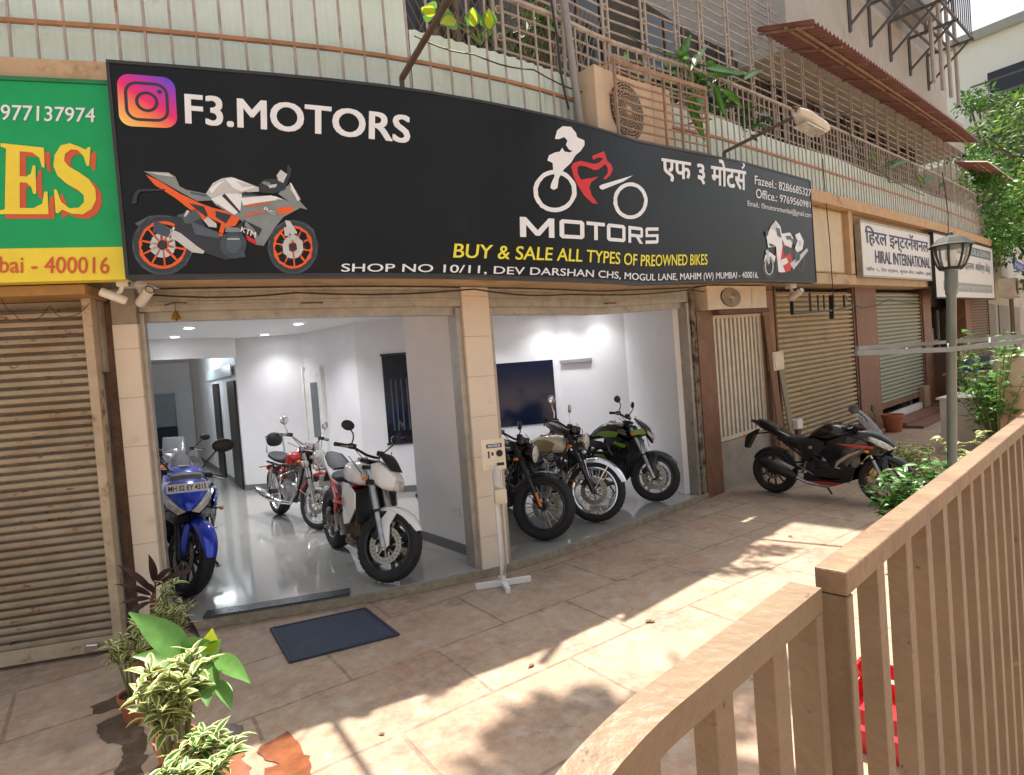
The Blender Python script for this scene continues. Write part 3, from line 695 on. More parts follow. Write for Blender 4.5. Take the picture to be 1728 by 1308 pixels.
# ------------------------------------------------------------------ green neighbouring sign
GD = .52
gs = thing('green_sign', 'green and yellow shop signboard with yellow letters shadowed in red above the rusty shutter', 'signboard', P(-1,GD,2.6))
_G = gs.location.copy()
def gpart(mb, name, m, smooth=0): return mb.build(name, m, gs, smooth, xf=lambda p: p-_G)
SG = mat('sign_green', (.0,.36,.11), .4, var=.08); SYl = mat('sign_warm_yellow', (.84,.68,.05), .4, var=.06); SRo = mat('sign_brick_red', (.62,.10,.04), .45, var=.1)
a = at(215,418,GD); 
k = MB(); k.fbox(-2.6, -.125, GD-.1, GD, 2.80, 3.86, 0); k.fbox(-2.6, -.125, GD-.1, GD, 2.585, 2.7995, 1); gpart(k, 'panel', [SG, SYl])
k = MB(); k.fbox(-2.6,-.1,GD-.12,GD+.01,3.862,3.885); k.fbox(-.124,-.10,GD-.12,GD+.01,2.585,3.86); gpart(k, 'frame', mat('sign_edge_green', (.02,.20,.08), .5))
def gq(*pts): return [at(*p, GD) for p in pts]
# serif capitals drawn as outlines
def serif_E(): return [(0,0),(1,0),(1,.34),(.93,.34),(.88,.16),(.70,.09),(.42,.09),(.42,.46),(.56,.46),(.66,.40),(.70,.30),(.76,.30),(.76,.72),(.70,.72),(.66,.60),(.56,.55),(.42,.55),(.42,.91),(.70,.91),(.85,.84),(.90,.70),(.96,.70),(.96,1),(0,1),(0,.95),(.12,.93),(.12,.07),(0,.05)]
def serif_S():
    c = [(.92,.98),(.86,.70),(.80,.70),(.74,.84),(.60,.93),(.44,.93),(.30,.86),(.28,.76),(.38,.68),(.62,.60),(.84,.50),(.97,.36),(.97,.20),(.86,.06),(.66,-.02),(.42,-.01),(.22,.05),(.14,.0),(.08,.0),(.04,.34),(.10,.34),(.20,.16),(.38,.07),(.58,.08),(.70,.16),(.70,.26),(.58,.34),(.32,.43),(.12,.54),(.03,.68),(.06,.84),(.20,.98),(.42,1.02),(.64,.98),(.80,.94),(.86,.98)]
    return c
def put_outline(mb, poly, Q4, d, dx=0, dz=0, mi=0):
    TL,TR,BR,BL = Q4
    def q(u,v):
        a = [BL[i]*(1-u)+BR[i]*u for i in (0,1)]; b = [TL[i]*(1-u)+TR[i]*u for i in (0,1)]
        return P(a[0]*(1-v)+b[0]*v+dx, d, a[1]*(1-v)+b[1]*v+dz)
    mb.add([q(u,v) for u,v in poly], [tuple(range(len(poly)))], mi)
for poly,Q4 in ((serif_E(), gq((2,242),(77,250),(84,362),(0,362))), (serif_S(), gq((90,243),(158,247),(168,360),(88,360)))):
    k = MB(); put_outline(k, poly, Q4, GD+.003, .032, -.028, 1); put_outline(k, poly, Q4, GD+.006, 0, 0, 0); gpart(k, 'capital_letter', [SYl, SRo])
k = MB(); put_outline(k, [(0,0),(1,0),(1,.07),(.8,.09),(.45,1),(.2,1)], [(-1.25,3.55),(-1.02,3.55),(-.985,3.10),(-1.2,3.10)], GD+.006); gpart(k, 'capital_letter', SYl)
k = MB(); put_text(k, '9977137974', *gq((-16,176),(161,183),(161,207),(-16,203)), GD+.003, .012); gpart(k, 'lettering', SW)
k = MB(); put_text(k, 'Mumbai - 400016', *gq((-82,432),(186,434),(186,462),(-82,460)), GD+.003, .008); gpart(k, 'lettering', SRo)
# ================================================================== MOTORCYCLES
TYRE = mat('tyre_rubber', (.016,.016,.017), .75, var=.3, scale=30, bump=.25, bscale=90, stain=((.06,.05,.04), .62, 8, .2))
CHROME = mat('chrome', (.75,.75,.76), .12, metal=1, var=.05)
ALU = mat('cast_aluminium', (.42,.42,.42), .35, metal=.85, var=.2, scale=20)
ENG = mat('engine_black', (.018,.018,.019), .4, metal=.3, var=.3, scale=20)
ENGB = mat('engine_bronze', (.16,.11,.07), .4, metal=.6, var=.35, scale=15)
BPL = mat('black_plastic', (.011,.011,.012), .5, var=.2)
BGL = mat('gloss_black_paint', (.005,.005,.006), .18, coat=.35, var=.1)
SEATM = mat('seat_leather', (.022,.022,.024), .55, bump=.2, bscale=120)
PWHITE = mat('motorcycle_white_paint', (.88,.88,.88), .18, coat=.7, var=.03)
PBLUE = mat('motorcycle_blue_paint', (.010,.055,.62), .18, coat=.9, metal=.3, var=.1)
PRED = mat('motorcycle_red_paint', (.36,.012,.014), .2, coat=.8, var=.1)
PCREAM = mat('motorcycle_cream_paint', (.76,.70,.55), .22, coat=.7, var=.06)
PGOLD = mat('tank_gold_panel', (.52,.42,.22), .3, metal=.4, var=.15)
PGREEN = mat('motorcycle_lime_paint', (.13,.28,.02), .25, coat=.6, var=.1)
PORNG = mat('motorcycle_orange_paint', (.75,.13,.01), .25, coat=.5, var=.08)
LENS = mat('headlamp_lens', (.62,.62,.58), .07, var=.4, scale=25, spec=.9, coat=1)
AMBER = mat('amber_lens', (.75,.22,.02), .2)
MIRR = mat('mirror_face', (.75,.75,.75), .05, metal=1, var=0)
DISCM = mat('brake_disc_steel', (.38,.34,.28), .35, metal=.9, var=.25, scale=30)
RIMB = mat('rim_black', (.02,.02,.022), .35, var=.1)
RIMW = mat('rim_dark_warm_reflection', (.10,.06,.035), .3, metal=.7, var=.2)  # dark rim, with the warm reflection on it put into the colour
GOLDM = mat('gold_anodised', (.55,.36,.08), .3, metal=.8)
SCREEN = mat('smoked_windscreen', (.40,.42,.45), .06, var=.02, alpha=.38)
PLATE = mat('plate_white', (.80,.80,.80), .4, var=.03); PTXT = mat('plate_black_text', (.02,.02,.02), .5)
def wheel(name, par, c, Rw, w, rim, spoke, style, disc=True, discr=.15, xf=None, tyre=TYRE):
    cx, cz = c; rr = Rw-(.085 if w < .15 else .11 if w > .17 else .095)
    if style == 'wire': rr = Rw-.085
    k = MB()
    k.lathe([(rr+.012,-.36*w),(rr+.016,-.40*w),(rr-.004,-.42*w),(rr-.016,-.34*w),(rr-.022,0),(rr-.016,.34*w),(rr-.004,.42*w),(rr+.016,.40*w),(rr+.012,.36*w)], (cx,0,cz), 'y', 40)
    k.lathe([(.0,-.055),(.032,-.055),(.034,-.03),(.045,-.028),(.045,.028),(.034,.03),(.032,.055),(.0,.055)], (cx,0,cz), 'y', 20)
    o = k.build(name, rim, par, 40, xf)
    k = MB(); C = Vector((cx,0,cz))
    def pol(r, q, y): return C+Vector((r*math.cos(q), y, r*math.sin(q)))
    if style == 'wire':
        for i in range(36):
            q = 2*math.pi*i/36; sg = 1 if i % 2 else -1; tw = .35 if (i//2) % 2 else -.35
            k.tube([pol(.035, q, sg*.026), pol(rr-.012, q+tw, 0)], .0022, 5, caps=False)
    elif style == 'pairs':
        for i in range(10):
            for dq in (-.09,.09):
                q = 2*math.pi*i/10+dq; k.tube([pol(.04, q-dq*.4, .02 if dq > 0 else -.02), pol(rr-.012, q+dq*.3, 0)], [.006,.0045], 6, caps=False)
    else:
        nsp = 5 if style == 'five' else 10
        for i in range(nsp):
            q = 2*math.pi*i/nsp+.3
            if nsp == 5:
                for dq in (-.20,.20):
                    a, b = pol(.042, q, 0), pol(rr-.012, q+dq, 0)
                    k.bar(a, b, .030, .016, up=(0,1,0))
            else: k.bar(pol(.042,q,0), pol(rr-.012,q+.08,0), .024, .013, up=(0,1,0))
    k.build('spokes', spoke, o, 30, xf)
    k = MB(); h = Rw-rr
    k.lathe([(rr,-.36*w),(rr+.3*h,-.48*w),(rr+.55*h,-.50*w),(Rw-.26*h,-.45*w),(Rw-.10*h,-.30*w),(Rw-.015*h,-.12*w),(Rw,0),(Rw-.015*h,.12*w),(Rw-.10*h,.30*w),(Rw-.26*h,.45*w),(rr+.55*h,.50*w),(rr+.3*h,.48*w),(rr,.36*w)], (cx,0,cz), 'y', 48)
    for i in range(40):                                   # tread blocks
        q = 2*math.pi*i/40
        for sg in (-1,1):
            k.bar(pol(Rw-.006*h, q, sg*.10*w), pol(Rw-.13*h, q+.09, sg*.33*w), .012, .006, up=(math.cos(q),0,math.sin(q)))
    k.build('tyre', tyre, o, 35, xf)
    if disc:
        for sg in ((1,-1) if disc == 2 else (disc,) if disc in (1,-1) else (-1,)):
            k = MB(); y = sg*(.06 if w < .16 else .085)
            k.lathe([(discr*.66,y-.003),(discr,y-.003),(discr,y+.003),(discr*.66,y+.003)], (cx,0,cz), 'y', 40, closed=True)
            for i in range(8):
                q = 2*math.pi*i/8; k.bar(pol(.035,q,y*.8), pol(discr*.70,q+.25,y), .014, .005, up=(0,1,0))
            for i in range(24):
                q = 2*math.pi*i/24; k.lathe([(0,-.0045),(.006,-.0045),(.006,.0045),(0,.0045)], tuple(pol(discr*.83,q,y)), 'y', 6, mi=1)
            k.build('brake_disc', [DISCM, ENG], o, 30, xf)
            k = MB(); q = 2.5 if cx > 0 else .5
            k.box((-.05,-.02,-.03),(.05,.02,.03), M=Matrix.Translation(pol(discr*.86,q,y))@Matrix.Rotation(-q+1.57,4,'Y'), bev=.01)
            k.build('brake_caliper', ENG if rim is not RIMW else GOLDM, o, 30, xf)
    return o
def arc_fender(cx, cz, r, a0, a1, w, drop, n=18, th_=.006):
    """curved mudguard: arc about the axle, cross section bent down at the edges"""
    k = MB(); sec = [(-w/2, -drop), (-w/2*.92, -drop*.35), (-w*.28, -.004), (0, 0), (w*.28, -.004), (w/2*.92, -drop*.35), (w/2, -drop)]
    vs = []; fs = []; m = len(sec)
    for i in range(n+1):
        f = i/n; q = R(a0+(a1-a0)*f); tap = 1-.35*abs(2*f-1)**3
        for lay in (0, th_):
            for y, dr in sec: vs.append((cx+(r+dr-lay)*math.cos(q), y*tap, cz+(r+dr-lay)*math.sin(q)))
    for i in range(n):
        for l in (0,1):
            for j in range(m-1):
                a = (i*2+l)*m+j; b = a+2*m; fs.append((a,b,b+1,a+1) if l == 0 else (a,a+1,b+1,b))
        for j in (0,m-1):
            a = i*2*m+j; fs.append((a,a+m,a+3*m,a+2*m))
    for i in (0,n):
        for j in range(m-1): a = i*2*m+j; fs.append((a,a+1,a+m+1,a+m))
    k.add(vs, fs); return k
def steer_fn(H, rake, ang):
    ax = Vector((-math.sin(R(rake)),0,math.cos(R(rake)))); M = Matrix.Translation(H)@Matrix.Rotation(R(ang),4,ax)@Matrix.Translation(-Vector(H))
    return lambda p: M @ Vector(p)
def mirror(name, par, a, b, c, r, m, mface=MIRR, round_=False, xf=None):
    k = MB(); k.tube([a,(Vector(a)+Vector(b))/2+Vector((.01,0,.01)),b,c], .0065, 7); o = k.build(name, m, par, 40, xf)
    k = MB(); c = Vector(c); M = Matrix.Rotation(R(12 if c.y > 0 else -12),4,'Z')
    rr = (.02,r,r) if round_ else (.024,r*1.15,r*.72)
    k.ball(c, rr, 16, M=M); k.build('mirror_shell', m, o, 40, xf)
    k = MB(); k.lathe([(0,-.0215),(r*.85,-.0195),(r*.88,-.014)] if round_ else [(0,-.025),(r*.72,-.022),(r*.74,-.012)], tuple(c), 'x', 18, M=M @ Matrix.Diagonal((1,1 if round_ else 1.3,1 if round_ else .8,1)))
    k.build('mirror_glass', mface, o, 40, xf)
def exhaust(par, path, r, muf, mr, m1, m2):
    k = MB(); k.tube(path, r, 10); o = k.build('exhaust', m1, par, 40)
    k = MB(); a,b = muf; k.tube([a, tuple(np.array(a)*.85+np.array(b)*.15), tuple(np.array(a)*.1+np.array(b)*.9), b], [r*1.1, mr, mr, mr*.8], 16); k.build('muffler', m2, o, 40)
def engine(par, m, kind):
    k = MB()
    k.loft([(-.22,.44,.10,.10,.10,4),(-.16,.42,.15,.13,.14,4),(.0,.40,.165,.14,.15,4),(.16,.40,.155,.13,.13,4),(.24,.42,.10,.10,.10,4)], 20)
    for sg in (1,-1):
        k.lathe([(0,sg*.19),(.08,sg*.188),(.10,sg*.178),(.105,sg*.15)], (.06,0,.40), 'y', 24); k.lathe([(0,sg*.18),(.06,sg*.178),(.07,sg*.165),(.072,sg*.14)], (-.12,0,.42), 'y', 20)
        for q in np.arange(0,6.28,.785): k.lathe([(0,sg*.184),(.008,sg*.184),(.008,sg*.17)], (.06+.092*math.cos(q),0,.40+.092*math.sin(q)), 'y', 6)
    o = k.build('engine', m, par, 35)
    k = MB()
    if kind == 'single':
        for i in range(9): k.box((-.02-.085,-.105,.53+i*.026),(-.02+.10,.105,.543+i*.026), bev=.004)
        k.box((-.08,-.075,.52),(.05,.075,.76)); k.box((-.07,-.085,.755),(.06,.085,.81), bev=.015)
        k.build('cylinder', ALU, o, 30)
    else:
        M = Matrix.Translation((.12,0,.50))@Matrix.Rotation(R(28),4,'Y')
        k.box((-.085,-.17,0),(.085,.17,.20), M=M, bev=.012); k.box((-.075,-.18,.20),(.075,.18,.26), M=M, bev=.015)
        for i in range(6): k.box((-.092,-.175,.02+i*.028),(.092,.175,.028+i*.028), M=M)
        k.build('cylinder', m, o, 30)
    return o
def plate(par, M, w, h, text, xf=None):
    k = MB(); k.prism(rrp(w,h,.012), M, .004); o = k.build('number_plate', PLATE, par, 0, xf)
    if text:
        vs, fs = text2d(text, .02); k = MB(); k.add([M @ Vector(((u-.5)*w*.9, (v-.5)*h*.62, .0055)) for u,v in vs], fs); k.build('plate_lettering', PTXT, o, 0, xf)
def rrp(w, h, r):
    pts = []
    for cx,cy,a0 in ((w/2-r,h/2-r,0),(-w/2+r,h/2-r,90),(-w/2+r,-h/2+r,180),(w/2-r,-h/2+r,270)):
        for i in range(5): a = R(a0+22.5*i); pts.append((cx+r*math.cos(a), cy+r*math.sin(a)))
    return pts
def lookM(pos, fwd, up=(0,0,1)):
    z = Vector(fwd).normalized(); x = Vector(up).cross(z).normalized(); y = z.cross(x)
    return Matrix(((x.x,y.x,z.x,pos[0]),(x.y,y.y,z.y,pos[1]),(x.z,y.z,z.z,pos[2]),(0,0,0,1)))
def bars(par, xf, zc, xc, half, m, kind='flat', lever=CHROME):
    k = MB()
    if kind == 'clip':
        for sg in (1,-1): k.tube([(xc+.05,sg*.12,zc),(xc-.02,sg*half,zc-.03)], .013, 9)
    else:
        r = {'flat':.05,'high':.10,'beach':.05}[kind]
        k.tube([(xc-.10,half,zc+r-.01),(xc-.05,half*.62,zc+r),(xc+.02,.10,zc),(xc+.03,0,zc-.005),(xc+.02,-.10,zc),(xc-.05,-half*.62,zc+r),(xc-.10,-half,zc+r-.01)], .012, 9)
    k.box((xc-.03,-.11,zc-.07),(xc+.06,.11,zc-.035), bev=.01)
    o = k.build('handlebar', m, par, 40, xf)
    for sg in (1,-1):
        a = Vector((xc-.02,sg*half,zc-.03)) if kind == 'clip' else Vector((xc-.10,sg*half,zc+r-.01)); b = Vector((xc+.008,sg*(half-.11),zc-.018)) if kind == 'clip' else Vector((xc-.065,sg*(half-.12),zc+r-.003))
        k = MB(); k.tube([a+(a-b)*.05, a, b], .0175, 10); k.tube([a+(a-b)*.16, a+(a-b)*.05], .019, 10); k.build('grip', BPL, o, 40, xf)
        k = MB(); k.tube([b+Vector((.035,0,.0)), a*.5+b*.5+Vector((.055,0,-.005)), a+Vector((.045,0,-.008))], [.007,.006,.005], 6); k.build('lever', lever, o, 40, xf)
        k = MB(); k.box((-.025,-.03,-.022),(.03,.03,.025), M=Matrix.Translation(b+(b-a)*.25), bev=.008); k.tube([b+(b-a)*.3, Vector((xc+.06,sg*.06,zc-.10)), Vector((xc+.10,sg*.05,zc-.28))], .004, 5); k.build('switch_box', BPL, o, 40, xf)
    return o
def fork(par, xf, ax, top, ysp, r_lo, r_up, m_lo, m_up, split=.45):
    k = MB()
    for sg in (1,-1):
        a = Vector((ax[0],sg*ysp,ax[1])); b = Vector((top[0],sg*ysp,top[1])); c = a.lerp(b, split)
        k.tube([a-(b-a)*.03, a, c], r_lo, 12, 0); k.tube([c-(b-a)*.001, c+(b-a)*.004, b], r_up, 12, 1)
        k.tube([c-(b-a)*.02, c+(b-a)*.012], max(r_lo,r_up)*1.13, 12, 2)
    k.box((-.04,-ysp-.035,-.02),(.04,ysp+.035,.02), 2, M=Matrix.Translation((top[0],0,top[1]-.02)), bev=.012); q = Vector((ax[0],0,ax[1])).lerp(Vector((top[0],0,top[1])), .78)
    k.box((-.04,-ysp-.035,-.025),(.04,ysp+.035,.025), 2, M=Matrix.Translation(q), bev=.012)
    k.tube([(ax[0],-ysp-.02,ax[1]),(ax[0],ysp+.02,ax[1])], .014, 10, 2)
    return k.build('fork', [m_lo, m_up, ENG], par, 40, xf)
def cables(par, pts_list, m=BPL, r=.004):
    k = MB()
    for L in pts_list: k.tube(L, r, 5, caps=False)
    k.build('cable', m, par, 40)
def swingarm(par, xr, rr, m, shocks=False):
    k = MB()
    for sg in (1,-1): k.bar((-.20,sg*.10,.40),(xr-.04,sg*.115,rr),.035,.06)
    k.bar((-.25,-.1,.41),(-.25,.1,.41),.05); k.tube([(xr,-.14,rr),(xr,.14,rr)], .014, 10)
    k.build('swingarm', m, par, 30)
    k = MB()
    for i in range(60):
        f = i/59; k.box((-.008,.122,-.012),(.008,.132,.012), M=Matrix.Translation(Vector((-.16,0,.46)).lerp(Vector((xr,0,rr+.085)),f)))
    k.lathe([(.07,.12),(.085,.124),(.085,.13),(.07,.134)], (xr,0,rr), 'y', 24)
    k.build('chain', ENG, par, 0)
    if shocks:
        for sg in (1,-1):
            k = MB(); a = Vector((xr+.02,sg*.145,rr+.03)); b = Vector((xr+.15,sg*.15,rr+.36)); k.tube([a,b], .012, 8)
            hl = [a.lerp(b, .1+.75*i/90)+Vector((math.cos(i*.7)*.024, math.sin(i*.7)*.024, 0)) for i in range(91)]
            k.tube(hl, .0045, 5); k.build('shock', CHROME if shocks == 1 else ENG, par, 40)
def indicator(par, a, b, xf=None, m=BPL):
    k = MB(); k.tube([a,b], .007, 7); o = k.build('indicator', m, par, 40, xf)
    k = MB(); k.ball(b, (.03,.018,.018), 10); k.build('indicator_lens', AMBER, o, 40, xf)
def sidestand(par):
    k = MB(); k.tube([(-.12,.10,.26),(-.05,.26,.02)], .012, 8); k.box((-.09,.235,.004),(-.01,.29,.014)); k.build('side_stand', ENG, par, 30)
    k = MB()
    for sg in (1,-1): k.tube([(-.22,sg*.16,.34),(-.22,sg*.27,.34)], .014, 8); k.bar((-.24,sg*.14,.33),(-.18,sg*.15,.48),.012,.03); k.tube([(-.30,sg*.15,.42),(-.08,sg*.19,.32)], .007, 6)
    k.build('footpeg', ALU, par, 40)
def frame_tubes(par, m, L, r=.016):
    k = MB()
    for pts in L:
        for sg in (1,-1): k.tube([(x,y*sg,z) for x,y,z in pts], r, 9)
    k.build('frame', m, par, 40)

def naked_bike(root, col, frame_m, eng_m, fork_m, st, rim, spoke, style, accent=None, seat2=True, head='cowl', mside=-1):
    xf = steer_fn((.42,0,.9), 25, st); f0, r0 = .305, .315
    wheel('front_wheel', root, (.72,f0), f0, .12, rim, spoke, style, 2, .155, xf)
    wheel('rear_wheel', root, (-.72,r0), r0, .175, rim, spoke, style, -1, .115)
    fork(root, xf, (.72,f0), (.42,.94), .098, .025, .031, fork_m, fork_m, .42)
    fm = col if head == 'cowl' else BGL
    k = arc_fender(.72, f0, f0+.022, 30, 118, .120, .045); fe = k.build('front_fender', fm, root, 40, xf)
    k = MB(); k.shell([(.72,.085,.26),(.77,.09,.31),(.74,.088,.47),(.78,.082,.575),(.70,.078,.60),(.64,.082,.50),(.66,.09,.36)], (0,.012,0), mirror=True); k.build('fender_blade', fm, fe, 30, xf)
    # tank, seats, tail
    k = MB(); k.loft([(-.17,.80,.08,.03,.05,2.2),(-.10,.825,.115,.065,.07,2.8),(.02,.86,.145,.10,.09,3.2),(.16,.885,.18,.10,.11,3.4),(.28,.885,.185,.085,.11,3.4),(.38,.865,.15,.06,.09,3.2),(.43,.85,.08,.03,.05,2.6)], 26)
    tk = k.build('fuel_tank', col if head == 'cowl' else BGL, root, 50)
    k = MB(); k.lathe([(.0,.004),(.045,.003),(.05,-.02)], (.14,0,1.0), 'z', 20); k.build('filler_cap', ALU, tk)
    if accent:
        k = MB(); k.shell([(-.02,.172,.83),(.12,.196,.80),(.30,.196,.80),(.34,.18,.87),(.18,.19,.885),(.04,.176,.87)], (0,.010,0), (0,.008,0), mirror=True); k.build('tank_panel', accent, tk, 30)
    k = MB(); k.loft([(-.52,.80,.10,.03,.04,2.4),(-.42,.785,.135,.035,.05,2.6),(-.28,.775,.14,.03,.05,2.6),(-.17,.79,.11,.03,.05,2.4),(-.10,.81,.07,.02,.03,2.2)], 20); k.build('seat', SEATM, root, 50)
    k = MB(); k.loft([(-.98,.955,.03,.02,.02,2.2),(-.90,.93,.075,.04,.045,2.4),(-.72,.885,.12,.045,.075,2.6),(-.52,.815,.135,.03,.09,2.8),(-.36,.745,.13,.02,.07,2.8),(-.24,.72,.10,.02,.05,2.4)], 22); tl = k.build('tail', col, root, 45)
    k = MB(); k.loft([(-.90,.965,.05,.022,.02,2.4),(-.78,.945,.10,.03,.03,2.4),(-.60,.875,.115,.03,.03,2.4),(-.50,.835,.09,.02,.02,2.2)], 18); k.build('pillion_seat', SEATM, root, 50)
    k = MB(); k.shell([(-.99,.03,.965),(-.99,-.03,.965),(-1.0,-.035,.93),(-1.0,.035,.93)], (-.01,0,0), (-.02,0,0)); k.build('tail_light', PRED, tl)
    k = MB(); k.bar((-.86,0,.86),(-1.02,0,.66),.10,.012); k.build('plate_hanger', BPL, root, 0); plate(root, lookM((-1.03,0,.66),(-1,0,.35)), .19,.13,None)
    for sg in (1,-1): indicator(root, (-.93,sg*.05,.80), (-.95,sg*.14,.80)); indicator(root, (.47,sg*.12,.82), (.49,sg*.21,.82), xf)
    engine(root, eng_m, 'multi')
    k = MB(); M = Matrix.Translation((.40,0,.60))@Matrix.Rotation(R(-14),4,'Y'); k.box((-.02,-.18,-.15),(.025,.18,.15), M=M, bev=.006)
    for i in range(14): k.box((.0255,-.17,-.14+i*.02),(.028,.17,-.132+i*.02), M=M)
    k.build('radiator', ENG, root, 0)
    k = MB()
    for y in (-.12,-.04,.04,.12): k.tube([(.26,y,.62),(.34,y*1.05,.58),(.37,y,.48),(.34,y*.9,.32),(.22,y*.7,.20),(.0,y*.5,.17)], .019, 9)
    k.tube([(.02,0,.17),(-.25,-.02,.17)], .05, 12); k.build('exhaust_header', eng_m if eng_m is ENGB else ENG, root, 40)
    k = MB(); k.tube([(-.22,.05*mside,.19),(-.34,.14*mside,.26),(-.40,.16*mside,.30)], .03, 10); o = k.build('exhaust', ALU, root, 40); k = MB(); k.tube([(-.38,.165*mside,.29),(-.44,.175*mside,.33),(-.80,.19*mside,.52),(-.83,.19*mside,.535)], [.04,.06,.062,.045], 16); k.build('muffler', ENG, o, 40)
    frame_tubes(root, frame_m, [[(.40,.05,.84),(.20,.175,.72),(-.10,.195,.60),(-.20,.16,.44)], [(.38,.05,.74),(.16,.19,.60),(-.12,.195,.60)], [(.02,.19,.68),(-.12,.185,.50)], [(.20,.15,.72),(.16,.16,.60)], [(.05,.165,.66),(.16,.16,.60)], [(-.14,.15,.62),(-.45,.12,.74),(-.85,.06,.88)], [(-.18,.14,.50),(-.50,.11,.72)]], .019)
    k = MB(); k.shell([(.14,.20,.80),(.36,.22,.81),(.48,.20,.74),(.47,.20,.60),(.34,.215,.46),(.16,.20,.42),(.26,.21,.54),(.20,.22,.64)], (0,.035,0), mirror=True); sp = k.build('shroud', col if head == 'cowl' else BGL, root, 30)
    k = MB(); k.shell([(-.10,.16,.76),(.08,.19,.745),(.20,.20,.66),(.02,.185,.64),(-.12,.165,.68)], (0,.015,0), mirror=True); k.build('side_cover', BPL, root, 30)
    swingarm(root, -.72, r0, ENG); sidestand(root)
    k = MB(); k.tube([(-.30,0,.44),(-.24,0,.66)], .03, 12); k.build('rear_shock', frame_m, root)
    b = bars(root, xf, 1.03, .36, .37, BPL, 'flat')
    for sg in (1,-1): mirror('mirror', root, (.31,sg*.24,1.08), (.36,sg*.31,1.18), (.335,sg*.37,1.24), .062, BPL, xf=xf)
    if head == 'cowl':
        k = MB(); k.loft([(.45,.92,.105,.05,.10,4),(.52,.91,.12,.075,.13,4.5),(.60,.88,.115,.075,.13,4.5),(.67,.85,.095,.055,.10,4),(.71,.835,.075,.035,.075,3.5)], 24); hd = k.build('headlight_cowl', col, root, 40, xf)
        k = MB(); k.loft([(.655,.845,.088,.02,.095,4),(.715,.825,.072,.02,.072,4),(.73,.82,.05,.015,.05,3)], 18); k.build('headlight', LENS, hd, 40, xf)
        k = MB(); k.shell([(.66,.09,.93),(.66,-.09,.93),(.58,-.115,1.00),(.50,-.10,1.07),(.50,.10,1.07),(.58,.115,1.00)], (.03,0,.03), (.0,0,.008)); k.build('fly_screen', BPL, hd, 30, xf)
    else:
        k = MB(); k.shell([(.70,.0,.72),(.66,.11,.80),(.60,.15,.92),(.50,.13,1.02),(.50,-.13,1.02),(.60,-.15,.92),(.66,-.11,.80)], (.05,0,.02), (.03,0,0)); hd = k.build('headlight_cowl', BGL, root, 30, xf)
        for sg in (1,-1): k = MB(); k.shell([(.71,sg*.015,.76),(.66,sg*.10,.82),(.655,sg*.12,.87),(.70,sg*.03,.80)], (.02,0,0), (.012,0,0)); k.build('headlight', LENS, hd, 30, xf)
        k = MB(); k.shell([(.60,.155,.90),(.64,.13,.83),(.46,.17,.80),(.44,.17,.86)], (0,.01,0), mirror=True); k.build('cowl_panel', accent, hd, 30, xf)
        k = MB(); k.shell([(.30,.235,.76),(.46,.215,.71),(.42,.215,.66),(.28,.235,.69)], (0,.012,0), mirror=True); k.build('shroud_panel', accent, sp, 30)
        k = MB(); k.shell([(-.10,.175,.66),(.10,.195,.58),(.16,.20,.50),(-.02,.18,.58)], (0,.012,0), mirror=True); k.build('frame_panel', accent, root, 30)
    cables(root, [[(.44,.06,.98),(.56,.09,.86),(.60,.11,.66)],[(.44,-.06,.98),(.58,-.10,.84),(.62,-.12,.60),(.70,-.10,.46)],[(.36,.2,1.05),(.46,.12,.92),(.36,.06,.84)],[(.36,-.2,1.05),(.48,-.13,.9),(.30,-.08,.82)]])

